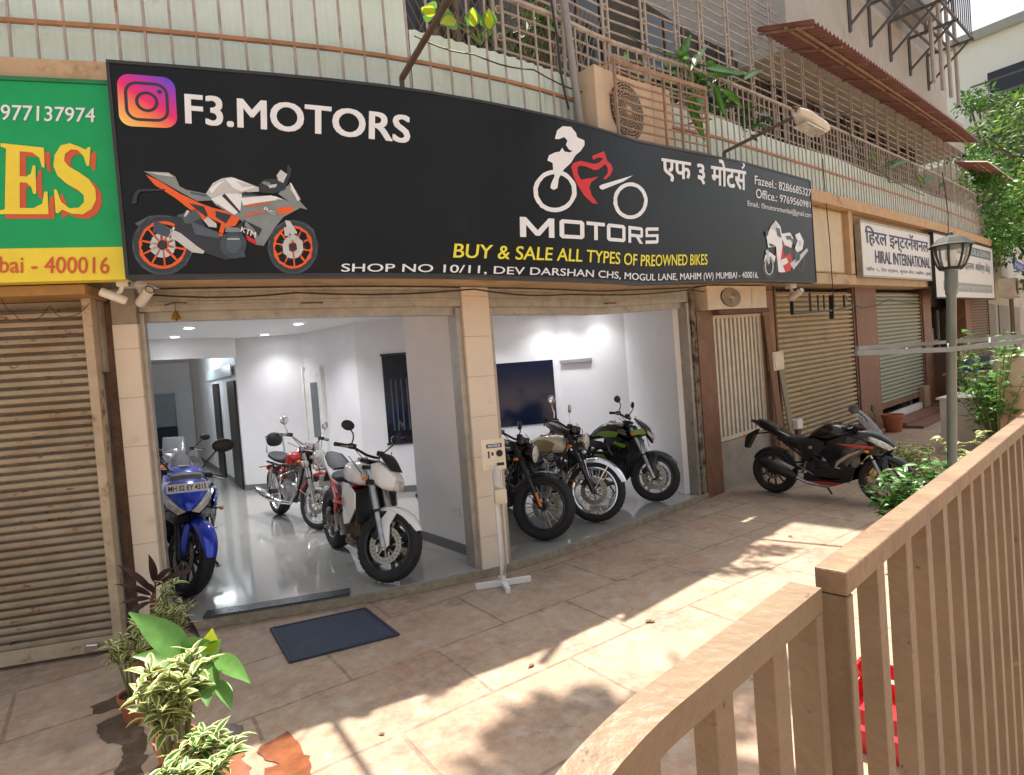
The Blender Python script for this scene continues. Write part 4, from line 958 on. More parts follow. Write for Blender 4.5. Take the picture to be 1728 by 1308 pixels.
def sport_bike(root, col, side, st, rim, spoke, accent=None, plate_text=None, dark=True):
    xf = steer_fn((.40,0,.88), 25, st); f0, r0 = .30, .31
    wheel('front_wheel', root, (.69,f0), f0, .115, rim, spoke, 'ten', -1 if not accent else 2, .15, xf)
    wheel('rear_wheel', root, (-.69,r0), r0, .15, rim, spoke, 'ten', -1, .11)
    fork(root, xf, (.69,f0), (.42,.92), .095, .024, .021, ENG if not accent else ALU, CHROME, .40)
    k = arc_fender(.69, f0, f0+.022, 10, 140, .13, .055); fe = k.build('front_fender', col, root, 40, xf)
    k = MB(); k.shell([(.69,.085,.29),(.74,.088,.36),(.74,.082,.56),(.66,.08,.58),(.62,.084,.44)], (0,.014,0), mirror=True); k.build('fender_blade', col, fe, 30, xf)
    # nose and screen
    k = MB(); k.loft([(.30,.80,.17,.09,.16,2.6),(.42,.83,.185,.10,.17,2.6),(.56,.815,.165,.10,.14,2.5),(.67,.775,.115,.085,.095,2.3),(.76,.735,.06,.045,.055,2.1),(.80,.715,.02,.012,.02,2)], 28); ns = k.build('nose_fairing', col, root, 45)
    for sg in (1,-1):
        k = MB(); k.shell([(.805,sg*.022,.690),(.765,sg*.080,.735),(.695,sg*.128,.785),(.60,sg*.172,.83),(.61,sg*.178,.775),(.69,sg*.145,.715),(.765,sg*.075,.665)], (.024,sg*.012,.0), (.03,sg*.01,0)); k.build('headlight', LENS, ns, 30)
        k = MB(); k.shell([(.79,sg*.0,.665),(.77,sg*.07,.655),(.69,sg*.14,.70),(.60,sg*.18,.76),(.56,sg*.17,.62),(.66,sg*.10,.58),(.72,sg*.0,.58)], (.02,sg*.012,-.01), (.04,sg*.01,0)); k.build('chin_panel', BGL, ns, 30)
    k = MB(); sc = []
    for i,(x,z,w) in enumerate(((.68,.865,.10),(.615,.95,.135),(.53,1.055,.135),(.43,1.15,.095))):
        for j in range(9):
            a = R(-80+20*j); sc.append((x-.09*(1-math.cos(a))-.0, w*math.sin(a)/math.sin(R(80)), z-.03*(1-math.cos(a))))
    k.add(sc, [(i*9+j, i*9+j+1, (i+1)*9+j+1, (i+1)*9+j) for i in range(3) for j in range(8)]); k.build('windscreen', SCREEN, root, 60)
    k = MB(); k.loft([(.26,.92,.10,.03,.05,2.4),(.40,.93,.13,.03,.05,2.4),(.50,.93,.12,.02,.04,2.4)], 14); k.build('instrument_panel', BPL, root)
    # side fairings
    k = MB(); k.shell([(.62,.15,.70),(.50,.20,.80),(.30,.215,.84),(.12,.20,.76),(.02,.20,.60),(.16,.215,.42),(.34,.21,.46),(.46,.19,.60)], (.0,.035,0), (0,.015,0), mirror=True); sf = k.build('side_fairing', side, root, 30)
    k = MB(); k.shell([(.42,.16,.44),(.30,.20,.47),(.02,.20,.42),(-.22,.16,.32),(-.26,.10,.20),(.10,.10,.17),(.34,.11,.27)], (0,.03,-.01), (0,.015,0), mirror=True); k.build('belly_fairing', side, root, 30)
    k = MB(); k.shell([(-.08,.165,.79),(.06,.18,.745),(.04,.185,.60),(-.16,.15,.52),(-.30,.13,.62),(-.60,.115,.76),(-.55,.125,.82),(-.30,.14,.755)], (0,.02,0), mirror=True); k.build('side_cover', BPL, root, 30)
    if accent:
        k = MB(); k.shell([(.64,.185,.715),(.44,.228,.735),(.22,.240,.735),(.44,.232,.69),(.62,.185,.685)], (0,.012,0), (0,.008,0), mirror=True); k.build('fairing_stripe', accent, sf, 30)
        k = MB(); k.shell([(.24,.198,.235),(.0,.205,.24),(-.14,.18,.23),(.0,.195,.195),(.20,.185,.20)], (0,.012,0), (0,.008,0), mirror=True); k.build('belly_lettering_band', accent, sf, 30)
        k = MB(); k.tube([(.50,-.235,.66),(.38,-.25,.60),(.25,-.255,.50),(.22,-.25,.44),(.27,-.245,.43)], [.012,.02,.022,.016,.01], 8); k.tube([(.50,.235,.66),(.38,.25,.60),(.25,.255,.50),(.22,.25,.44)], [.012,.02,.022,.016], 8); k.build('fairing_trim', mat('pale_fairing_trim', (.45,.40,.36), .3, metal=.5), sf)
    else:
        k = MB(); k.shell([(.58,.20,.72),(.40,.235,.79),(.20,.235,.79),(.34,.24,.66),(.50,.22,.62)], (0,.012,0), (0,.008,0), mirror=True); k.build('fairing_panel', col, sf, 30)
    k = MB(); k.loft([(-.18,.79,.08,.03,.05,2.2),(-.10,.82,.13,.08,.10,2.4),(.04,.86,.165,.12,.13,2.6),(.18,.87,.17,.12,.13,2.6),(.30,.84,.13,.09,.10,2.4),(.38,.82,.07,.04,.05,2.2)], 24); tk = k.build('fuel_tank', col, root, 50); k = MB(); k.lathe([(0,.004),(.045,.003),(.05,-.02)], (.16,0,.99), 'z', 18); k.build('filler_cap', ENG, tk)
    k = MB(); k.loft([(-.50,.79,.11,.03,.05,2.4),(-.38,.77,.135,.03,.05,2.6),(-.24,.77,.12,.03,.05,2.4),(-.14,.80,.07,.02,.03,2.2)], 18); k.build('seat', SEATM, root, 50)
    k = MB(); k.loft([(-1.0,1.0,.02,.015,.02,2.2),(-.90,.97,.07,.04,.05,2.3),(-.70,.905,.11,.045,.085,2.5),(-.50,.82,.125,.03,.10,2.6),(-.32,.73,.11,.02,.07,2.4),(-.22,.70,.08,.02,.05,2.2)], 20); tl = k.build('tail', col, root, 45)
    k = MB(); k.loft([(-.88,1.005,.05,.02,.02,2.4),(-.74,.965,.09,.025,.03,2.4),(-.58,.885,.09,.02,.03,2.2)], 16); k.build('pillion_seat', SEATM, root, 50)
    k = MB(); k.shell([(-1.0,.03,1.0),(-1.0,-.03,1.0),(-1.01,-.02,.975),(-1.01,.02,.975)], (-.008,0,0), (-.02,0,0)); k.build('tail_light', PRED, tl)
    k = MB(); k.shell([(-.90,.03,.88),(-1.08,.05,.79),(-1.12,.07,.62),(-1.07,.06,.60),(-.98,.05,.76)], (0,.01,0), (0,.10,0)); k.bar((-.70,0,.84),(-1.06,0,.80),.06,.02); k.build('plate_hanger', BPL, root, 30)
    for sg in (1,-1): indicator(root, (-1.02,sg*.04,.79), (-1.04,sg*.14,.79)); indicator(root, (.56,sg*.17,.66), (.58,sg*.25,.655))
    engine(root, ENG, 'multi')
    k = MB(); k.box((.33,-.15,.42),(.36,.15,.66), bev=.006); k.build('radiator', ENG, root, 0)
    frame_tubes(root, ENG, [[(.38,.05,.84),(.18,.15,.72),(-.12,.16,.56),(-.20,.13,.42)], [(-.14,.15,.62),(-.45,.11,.74),(-.85,.06,.92)], [(-.18,.14,.50),(-.50,.11,.72)]], .017)
    k = MB(); k.tube([(.25,-.08,.30),(.05,-.10,.17),(-.20,-.12,.20),(-.34,-.15,.27)], .024, 10); o = k.build('exhaust', ALU, root, 40); k = MB(); k.tube([(-.32,-.155,.26),(-.40,-.175,.30),(-.76,-.195,.44),(-.80,-.195,.455)], [.035,.058,.06,.045], 16, flat=(1,1.25)); k.build('muffler', ENG, o, 40)
    k = MB(); k.shell([(-.34,-.235,.36),(-.30,-.235,.40),(-.52,-.25,.50),(-.60,-.25,.47)], (0,-.01,0), (0,-.006,0)); k.build('heat_shield', ALU, o, 30)
    swingarm(root, -.69, r0, ENG); sidestand(root)
    k = MB(); k.tube([(-.30,0,.44),(-.24,0,.66)], .03, 12); k.build('rear_shock', ENG, root)
    k = arc_fender(-.69, r0, r0+.025, 60, 150, .15, .03); k.build('rear_hugger', BPL, root, 40)
    bars(root, xf, .96, .36, .33, BPL, 'clip')
    for sg in (1,-1): mirror('mirror', root, (.56,sg*.12,1.0), (.50,sg*.22,1.12), (.47,sg*.29,1.17), .082, BPL)
    if plate_text: plate(root, lookM((.70,0,.865),(1,0,.55)), .30,.075, plate_text)

def classic_bike(root, col, tankpanel, st, kind, style, rim, spoke):
    """round lamp retro motorcycle: kind 'cruiser', 'roadster' or 'bobber'"""
    xf = steer_fn((.42,0,.86), 27, st); f0 = .335; r0 = .32; bob = kind == 'bobber'
    wheel('front_wheel', root, (.74,f0), f0, .15 if bob else .105, rim, spoke, style, -1 if not bob else 1, .15, xf)
    wheel('rear_wheel', root, (-.70,r0), r0, .15, rim, spoke, style, 1, .12)
    dk = kind != 'cruiser'
    fork(root, xf, (.74,f0), (.42,.94), .10, .027, .021 if not bob else .03, BGL if dk else CHROME, BPL if dk else CHROME, .45)
    k = MB()
    if kind == 'cruiser':
        for sg in (1,-1): k.tube([(.735,sg*.10,f0+.02),(.44,sg*.10,.90)], .028, 12)
        k.build('fork_cover', CHROME, root, 40, xf)
    if not bob:
        k = arc_fender(.74, f0, f0+.03, 20, 175, .125, .05); fe = k.build('front_fender', CHROME if kind == 'roadster' else PRED, root, 40, xf)
        k = MB()
        for sg in (1,-1):
            k.tube([(.74,sg*.085,f0),(.90,sg*.075,f0+.30)], .006, 6); k.tube([(.74,sg*.085,f0),(.42,sg*.075,f0+.12)], .006, 6); k.tube([(.74,sg*.085,f0),(.62,sg*.075,f0+.33)], .006, 6)
        k.build('fender_stay', CHROME, fe, 40, xf)
    else:
        k = arc_fender(.74, f0, f0+.03, 60, 160, .16, .05); k.build('front_fender', BGL, root, 40, xf)
        k = MB(); k.tube([(.76,-.14,.34),(.70,-.14,.47)], .016, 8); k.build('fork_reflector', AMBER, root, 40, xf)
    # lamp
    lx, lz = .60, .87
    k = MB(); k.lathe([(.0,-.13),(.05,-.12),(.085,-.07),(.095,-.01),(.10,.0),(.10,.02),(.092,.024)], (lx,0,lz), 'x', 28); hd = k.build('headlight', CHROME if kind != 'bobber' else BGL, root, 40, xf)
    k = MB(); k.lathe([(0,.045),(.05,.04),(.092,.022)], (lx,0,lz), 'x', 28); k.build('headlight_lens', LENS, hd, 40, xf)
    k = MB(); k.lathe([(.0,.06),(.045,.06),(.05,.0),(.03,-.03)], (.47,.055,.98), 'z', 18); k.lathe([(.0,.06),(.045,.06),(.05,.0),(.03,-.03)], (.47,-.055,.98), 'z', 18); k.build('instrument_cup', BGL if dk else CHROME, root, 40, xf)
    if kind == 'cruiser':
        for sg in (1,-1):
            k = MB(); k.lathe([(0,-.05),(.035,-.04),(.05,0),(.052,.01)], (.56,sg*.16,.78), 'x', 18); k.lathe([(0,.018),(.05,.008)], (.56,sg*.16,.78), 'x', 18, 1); k.tube([(.52,sg*.16,.78),(.50,0,.78)], .01, 7); k.build('auxiliary_lamp', [CHROME, LENS], root, 40, xf)
        k = MB(); k.tube([(.24,.12,.70),(.30,.30,.66),(.32,.34,.50),(.28,.32,.36),(.18,.14,.28)], .0135, 9); k.tube([(.24,-.12,.70),(.30,-.30,.66),(.32,-.34,.50),(.28,-.32,.36),(.18,-.14,.28)], .0135, 9); k.build('crash_guard', CHROME, root, 40)
    # tank
    k = MB(); k.loft([(-.20,.79,.05,.03,.03,2.2),(-.14,.80,.10,.07,.07,2.4),(.0,.82,.14,.10,.10,2.6),(.16,.84,.155,.10,.11,2.7),(.28,.845,.14,.085,.11,2.6),(.36,.84,.10,.06,.09,2.4),(.39,.84,.05,.03,.05,2.2)], 26); tk = k.build('fuel_tank', col, root, 50)
    k = MB(); k.shell([(-.06,.140,.83),(.06,.158,.89),(.22,.165,.89),(.31,.143,.85),(.26,.155,.775),(.08,.158,.765)], (0,.012,0), (0,.008,0), mirror=True); k.build('tank_panel', tankpanel, tk, 30)
    k = MB(); k.shell([(-.15,.10,.78),(-.10,.135,.85),(-.02,.150,.83),(-.02,.150,.77),(-.09,.135,.745)], (0,.012,0), (0,.008,0), mirror=True); k.build('knee_pad', BPL, tk, 30)
    k = MB(); k.lathe([(0,.02),(.03,.018),(.04,0)], (.10,0,.935), 'z', 16); k.build('filler_cap', CHROME, tk)
    if bob:
        k = MB(); k.loft([(-.55,.74,.10,.03,.03,2.4),(-.42,.72,.15,.03,.03,2.6),(-.26,.72,.11,.025,.03,2.4),(-.18,.75,.05,.02,.02,2.2)], 18); k.build('seat', SEATM, root, 50)
    else:
        k = MB(); k.loft([(-.88,.84,.08,.03,.05,2.4),(-.76,.83,.125,.04,.06,2.6),(-.52,.80,.135,.035,.06,2.6),(-.34,.785,.13,.035,.05,2.6),(-.20,.79,.08,.03,.03,2.4)], 20); k.build('seat', SEATM, root, 50)
        if kind == 'cruiser':
            k = MB(); k.tube([(-.80,.12,.86),(-.86,.12,1.08),(-.88,0,1.14),(-.86,-.12,1.08),(-.80,-.12,.86)], .012, 8); rk = k.build('sissy_bar', CHROME, root, 40); k = MB(); k.loft([(-.875,1.04,.10,.09,.09,2.6),(-.84,1.04,.11,.10,.10,2.6),(-.82,1.04,.09,.08,.08,2.6)], 16); k.build('backrest', SEATM, rk, 50)
    k = arc_fender(-.70, r0, r0+.04, 35, 185, .17, .05); k.build('rear_fender', BGL if dk else PRED, root, 40)
    k = MB(); k.lathe([(0,-.05),(.04,-.045),(.045,0)], (-1.07,0,.62), 'x', 14); k.build('tail_light', PRED, root)
    k = MB(); k.loft([(-.36,.60,.12,.11,.10,3),(-.22,.61,.15,.12,.12,3),(-.10,.60,.13,.10,.11,3)], 18); k.build('side_box', col if kind == 'cruiser' else BGL, root, 40)
    engine(root, ENG if bob else ALU, 'single')
    k = MB(); k.tube([(.08,-.05,.66),(.24,-.08,.62),(.30,-.12,.46),(.20,-.17,.28),(-.10,-.18,.26),(-.40,-.19,.27)], .022, 10); o = k.build('exhaust', CHROME if not bob else ENG, root, 40); k = MB(); k.tube([(-.36,-.19,.27),(-.42,-.20,.275),(-1.0,-.215,.33),(-1.04,-.215,.334)], [.03,.05,.055,.045], 16); k.build('muffler', CHROME if not bob else BGL, o, 40)
    if kind == 'roadster': k = MB(); k.tube([(.10,-.10,.68),(.20,-.20,.68),(.26,-.22,.64),(.24,-.20,.50)], .02, 9); k.build('header_bend', CHROME, o, 40)
    frame_tubes(root, BGL, [[(.39,.02,.86),(.34,.06,.60),(.28,.12,.30),(-.20,.13,.26)], [(.38,.02,.80),(.0,.05,.74),(-.30,.12,.72),(-.80,.12,.74)], [(-.30,.12,.72),(-.22,.13,.42),(-.20,.13,.26)], [(-.26,.12,.44),(-.60,.12,.74)]], .016)
    swingarm(root, -.70, r0, ENG, shocks=1 if not bob else 2); sidestand(root)
    bars(root, xf, 1.02, .38, .40, CHROME if kind == 'cruiser' else BPL, 'high' if kind == 'cruiser' else 'flat')
    for sg in (1,-1):
        mirror('mirror', root, (.31,sg*.27,1.09 if kind != 'cruiser' else 1.13), (.30,sg*.31,1.20 if not bob else 1.16), (.29,sg*.33,1.29 if not bob else 1.20), .055, CHROME if not bob else BPL, round_=True, xf=xf)
        indicator(root, (.46,sg*.10,.80), (.48,sg*.19,.80), xf); indicator(root, (-.95,sg*.06,.66), (-.97,sg*.16,.66))
    cables(root, [[(.34,.22,1.06),(.50,.14,.98),(.52,.07,.80),(.36,.05,.72)],[(.34,-.22,1.06),(.52,-.15,1.0),(.54,-.08,.78),(.34,-.06,.70)],[(.40,-.1,1.0),(.62,-.13,.84),(.68,-.12,.5)]])
    if bob:
        k = MB(); k.lathe([(0,-.06),(.05,-.06),(.06,-.03),(.06,.03),(.05,.06),(0,.06)], (-.05,-.17,.62), 'x', 16); k.build('air_filter', CHROME, root, 40)

def clutter(par, seed, hw=.17):
    """hoses, wires, brackets and bolts round the engine"""
    rnd = random.Random(seed); k = MB(); k2 = MB()
    for i in range(16):
        sg = rnd.choice((-1,1)); a = Vector((rnd.uniform(-.25,.25), sg*hw*rnd.uniform(.8,1.05), rnd.uniform(.35,.62))); b = Vector((rnd.uniform(-.35,.40), sg*hw*rnd.uniform(.5,1.0), rnd.uniform(.55,.80)))
        k.tube([a, a.lerp(b,.35)+Vector((rnd.uniform(-.05,.05), sg*rnd.uniform(.01,.04), 0)), a.lerp(b,.7)+Vector((0, sg*.02, rnd.uniform(-.03,.05))), b], rnd.uniform(.004,.010), 6)
    k.build('hose', BPL, par, 40)
    for i in range(14):
        sg = rnd.choice((-1,1)); c = Vector((rnd.uniform(-.30,.26), sg*hw*rnd.uniform(.85,1.03), rnd.uniform(.30,.72))); s = rnd.uniform(.012,.035)
        k2.box((-s,-s*.5,-s*.8),(s,s*.5,s*.8), M=Matrix.Translation(c)@Matrix.Rotation(rnd.uniform(0,3),4,'Y'), bev=s*.25)
    k2.build('bracket', ALU, par, 30)
def place_bike(name, label, px, z, heading, lean=3.0, wb=1.44, scale=1.0, axle=.72):
    """px: where the front tyre meets the floor; heading: degrees in plan"""
    f = gnd(*px, z); a = R(heading)
    loc = Vector((f.x-math.cos(a)*axle*scale, f.y-math.sin(a)*axle*scale, z))
    t = thing(name, label, 'motorcycle', loc, a, 'motorcycles for sale', R(-lean)); t.scale = (scale,)*3
    clutter(t, int(px[0]))
    return t
ZB_ = .083
b = place_bike('motorcycle', 'white naked motorcycle with black seat, red frame tubes and white front mudguard', (657,981), ZB_, -57, 3, scale=1.03)
naked_bike(b, PWHITE, mat('red_frame_paint', (.50,.015,.012), .3, coat=.4), ENGB, ALU, 38, RIMB, RIMB, 'five', mside=1)
k = MB(); vs,fs = text2d('R', .03); k.add([Vector((.29+.07*u, -.2535-.0*v, .62+.07*v)) for u,v in vs], fs); k.build('shroud_lettering', PRED, b, 0)
b = place_bike('motorcycle', 'blue sport motorcycle with twin headlamps and a white number plate under its clear screen', (322,1004), ZB_, -59, 3, axle=.69, scale=1.09)
sport_bike(b, PBLUE, BGL, 27, RIMB, RIMB, None, 'MH 02 EY 4315')
b = place_bike('motorcycle', 'red and chrome cruiser with round headlamp, crash guard and backrest', (540,893), ZB_, -50, 3)
classic_bike(b, PRED, PRED, 22, 'cruiser', 'wire', CHROME, CHROME)
b = place_bike('motorcycle', 'black bobber with fat multi spoke front wheel half hidden by the tiled pillar', (916,910), ZB_, -43, 3)
classic_bike(b, BGL, BGL, 22, 'bobber', 'pairs', RIMB, ALU)
b = place_bike('motorcycle', 'cream tank retro motorcycle with wire wheels and chrome front mudguard', (1003,880), ZB_, -45, 3, scale=1.02)
classic_bike(b, PCREAM, PGOLD, 24, 'roadster', 'wire', CHROME, CHROME)
b = place_bike('motorcycle', 'black and lime green naked motorcycle nearest the side wall of the second bay', (1107,846), ZB_, -42, 3)
naked_bike(b, BGL, ENG, ENG, ALU, 18, RIMB, ALU, 'five', PGREEN, head='angular')
b = place_bike('motorcycle', 'black sport motorcycle with red stripe parked outside on the paving', (1496,852), .003, -51, 4, axle=.69, scale=.93)
sport_bike(b, BGL, BGL, 4, RIMW, RIMW, mat('red_orange_stripe', (.40,.02,.01), .3, coat=.4), None)
b = place_bike('motorcycle', 'black and orange adventure motorcycle behind the blue one', (298,905), ZB_, -60, 3)
naked_bike(b, BGL, PORNG, ENG, ALU, 15, RIMB, RIMB, 'five', PORNG, head='angular')
k = MB(); k.shell([(.66,.09,.93),(.66,-.09,.93),(.58,-.13,1.05),(.50,-.12,1.24),(.50,.12,1.24),(.58,.13,1.05)], (.03,0,.02), (.0,0,.006)); k.build('windscreen', SCREEN, b, 30)
plate(b, lookM((.75,0,.70),(1,0,.3)), .22,.06, None)
# ================================================================== FRONT ALONG THE STREET
def fthing(name, label, cat, s, d, z, group=None):
    t = thing(name, label, cat, P(s,d,z), 0, group); return t
def fb(mb, name, m, t, smooth=0):
    L = Vector(t.location); return mb.build(name, m, t, smooth, xf=lambda p: p-L)
# --- rolling shutters
def shutter(t, s0, s1, d, z0, z1, m, rail_m, pitch=.075, amp=.024, gap=None):
    k = MB(); n = int((z1-z0)/pitch); prof = []
    for i in range(n):
        a = z0+i*pitch
        prof += [(d,a),(d+amp*.75,a+pitch*.06),(d+amp,a+pitch*.30),(d+amp*.95,a+pitch*.56),(d+amp*.6,a+pitch*.66),(d-.03,a+pitch*.63),(d-.03,a+pitch*.99)]
    prof.append((d,z0+n*pitch))
    k.fsheet(s0, s1, prof); fb(k, 'curtain', m, t, 45)
    k = MB(); k.fbox(s0, s1, d-.015, d+.03, z0-.10, z0-.002); fb(k, 'bottom_bar', rail_m, t)
    for a,b in ((s0-.06,s0-.002),(s1+.002,s1+.06)):
        k = MB(); k.fbox(a,b,d-.05,d+.045,max(0.003,z0-.1),z1+.05); fb(k, 'guide_rail', rail_m, t)
SH1 = mat('shutter_beige_rusty', (.35,.29,.21), .6, var=.18, scale=4, stretch=(1,1,2.2), stain=[((.25,.155,.09), .45, 2.2, .3), ((.12,.055,.03), .60, 11, .05), ((.16,.09,.05), .63, 3.5, .06)])
SH2 = mat('shutter_tan', (.40,.30,.17), .6, var=.15, scale=3, stain=[((.22,.13,.06), .56, 3, .15)])
SH3 = mat('shutter_grey_green', (.28,.30,.22), .55, var=.12, scale=3, stain=((.16,.15,.10), .6, 3, .2))
RAILM = mat('rusty_guide', (.17,.10,.06), .8, var=.5, scale=8, bump=.3)
t = fthing('roller_shutter', 'closed rusty beige rolling shutter with flaking paint beside the pillar', 'shutter', -1.5, .1, 0, 'rolling shutters')
shutter(t, -2.6, -.53, .16, .13, 2.50, SH1_ if False else SH1, mat('shutter_bottom_bar', (.45,.36,.25), .6, var=.2, stain=((.12,.07,.04), .55, 5, .1)), .058)
k = MB(); k.lathe([(0,0),(.03,.0),(.035,.03),(.03,.05),(0,.052)], tuple(P(-.72,.19,.07)), 'y', 16); k.box(tuple(P(-.72,.19,.07)+Vector((.02,-.02,-.03))), tuple(P(-.72,.19,.07)+Vector((.10,.02,.03))), bev=.01); fb(k, 'padlock', CHROME, t)
k = MB(); k.fbox(-2.6,-.42,.0,.40,2.515,2.58); wl_ = fb(k, 'lintel_board', mat('ochre_board', (.36,.21,.08), .7, var=.2), t)
k = MB(); k.fbox(-2.6,-.42,-.3,.0,2.585,4.0); k.fbox(-2.6,-.10,.1,.50,3.90,4.02); fb(k, 'ledge', BEIGE, t)
k = MB(); k.fbox(-2.6,-.45,-.35,.10,2.0,2.51); fb(k, 'shutter_box', CEMENT, t)
for (s0,s1,z0,m,lab) in ((8.42,12.0,.12,SH2,'closed tan rolling shutter behind the parked black sport motorcycle'),(13.5,17.2,.34,SH3,'grey green rolling shutter pulled down to knee height above a dark gap'),(23.5,27,.1,mat('shutter_dark_brown', (.20,.13,.09), .6, var=.2),'dark brown rolling shutter of the farthest shop behind the foliage')):
    t = fthing('roller_shutter', lab, 'shutter', (s0+s1)/2, .0, 0, 'rolling shutters')
    shutter(t, s0, s1, -.03, z0+.1, 2.60, m, RAILM, .075)
# --- wall pieces, pillars of the row
row = fthing('shop_row', 'weathered row of shuttered shops with brown pillars and a plaster fascia', 'building', 14, 0, 0)
def rp_(mb, name, m, smooth=0): return fb(mb, name, m, row, smooth)
k = MB(); k.fbox(5.94,6.36,-.30,.03,0,2.30); rp_(k, 'pillar', BROWNP)
k = MB(); k.fbox(7.92,8.34,-.30,.0,0,2.66); rp_(k, 'pillar', mat('tan_pillar', (.27,.15,.08), .7, var=.25, bump=.2))
k = MB(); k.fbox(12.08,13.42,-.30,.04,0,2.62); rp_(k, 'pillar', BROWNP)
k = MB(); k.fbox(17.28,18.1,-.3,.05,0,2.6); rp_(k, 'pillar', BROWNP)
k = MB(); k.fbox(22.6,23.4,-.3,.05,0,2.6); rp_(k, 'pillar', BROWNP)
k = MB(); k.fbox(5.96,27,-.5,.30,2.62,2.78); rp_(k, 'canopy_slab', BEIGE)
k = MB(); k.fbox(8.45,27,-.45,.22,2.785,4.0); rp_(k, 'fascia', BEIGE)
k = MB(); k.fbox(8.45,10.9,.221,.26,2.80,3.78); k.fbox(8.42,27,.20,.42,3.80,3.97); k.fbox(10.9,11.1,.222,.36,2.785,3.80); rp_(k, 'fascia_moulding', mat('orange_plaster', (.50,.34,.20), .8, var=.15, bump=.2, stain=((.28,.16,.09), .57, 3, .15)))
k = MB(); k.fbox(9.0,10.8,.26,.27,2.82,3.75); rp_(k, 'fascia_panel', mat('cream_panel', (.58,.49,.34), .7, var=.08, stain=((.42,.32,.2),.6,2,.2)))
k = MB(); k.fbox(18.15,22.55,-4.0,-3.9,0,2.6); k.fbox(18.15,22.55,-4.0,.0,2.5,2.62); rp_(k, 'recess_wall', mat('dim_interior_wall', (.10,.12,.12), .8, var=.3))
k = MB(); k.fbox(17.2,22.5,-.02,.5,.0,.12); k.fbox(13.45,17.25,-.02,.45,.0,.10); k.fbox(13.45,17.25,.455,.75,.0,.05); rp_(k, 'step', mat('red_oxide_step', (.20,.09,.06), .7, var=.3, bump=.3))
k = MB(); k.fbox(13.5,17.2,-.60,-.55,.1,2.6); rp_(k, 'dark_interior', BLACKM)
k = MB(); k.fbox(13.6,16.6,-.02,.06,.105,.23); rp_(k, 'sill', WHITEP)
k = MB(); k.fbox(16.7,17.25,-.02,.10,.105,.55); rp_(k, 'sill_block', mat('tan_block', (.36,.25,.16), .8))
# grille bay: barred opening over a plinth
t = fthing('barred_gate', 'white vertical barred grille over a cement plinth beside the red brown pillar', 'grille', 7.1, 0, 0)
k = MB(); k.fbox(6.37,7.91,-.06,-.02,.62,.67); k.fbox(6.37,7.91,-.06,-.02,2.20,2.24); k.fbox(6.37,6.42,-.06,-.02,.67,2.2); k.fbox(7.86,7.91,-.06,-.02,.67,2.2); fb(k, 'frame', mat('cream_iron', (.62,.54,.43), .5, var=.15, stain=((.25,.14,.08),.62,6,.1)), t)
for i in range(12):
    s = 6.45+i*.122; k = MB(); k.fbox(s,s+.062,-.055,-.025,.67,2.2); fb(k, 'bar', MATS['cream_iron'], t)
k = MB(); k.fbox(6.37,7.91,-.25,.0,.0,.61); fb(k, 'plinth', CEMENT, t)
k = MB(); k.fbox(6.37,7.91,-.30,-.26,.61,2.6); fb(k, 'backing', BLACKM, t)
k = MB(); k.fbox(6.37,7.91,-.30,.12,2.245,2.30); fb(k, 'lintel', RUST, t)
# air conditioner above the grille
def ac_unit(t, s0, s1, d0, d1, z0, z1, m, wide=1.0):
    k = MB(); k.fbox(s0,s1,d0,d1,z0,z1); b = fb(k, 'casing', m, t)
    c = P(s0+(s1-s0)*.36, d1+.004, (z0+z1)/2); a = th((s0+s1)/2); M = Matrix.Rotation(a,4,'Z')@Matrix.Diagonal((wide,1,1,1)); r = (z1-z0)*kz(s0)*.42
    k = MB(); k.lathe([(0,0),(r,0)], tuple(c), 'y', 28, M=M); fb(k, 'fan_well', mat('ac_dark', (.045,.04,.035), .7), t)
    k = MB()
    for i in range(9): k.lathe([(r*(.12+.1*i)-.004,-.012),(r*(.12+.1*i)+.004,-.012)], tuple(c), 'y', 28, M=M)
    for i in range(28):
        q = 2*math.pi*i/28; u = M @ Vector((math.cos(q),0,math.sin(q))); n = M @ Vector((0,-.014,0)); k.tube([c+n+u*r*.1, c+n+u*r*1.02], .0028, 4)
    k.lathe([(0,-.02),(r*.16,-.018),(r*.17,-.006)], tuple(c), 'y', 20, M=M); fb(k, 'fan_guard', mat('ac_guard', (.45,.38,.30), .5), t)
    k = MB(); s = s0+(s1-s0)*.72; k.fbox(s,s+.006,d1,d1+.004,z0+.02,z1-.02); fb(k, 'seam', mat('ac_guard', (.4,.3,.2)), t)
ACM = mat('ac_cream', (.58,.46,.33), .5, var=.08, stain=((.32,.20,.12), .6, 4, .2))
t = fthing('air_conditioner', 'cream outdoor air conditioner resting on the lintel above the white grille', 'air conditioner', 7, .1, 2.3, 'outdoor air conditioners'); ac_unit(t, 6.10,7.85,-.12,.11,2.305,2.60,mat('ac_pale_cream', (.70,.60,.48), .5, var=.08, stain=((.45,.32,.2), .62, 4, .2)), 2.2)
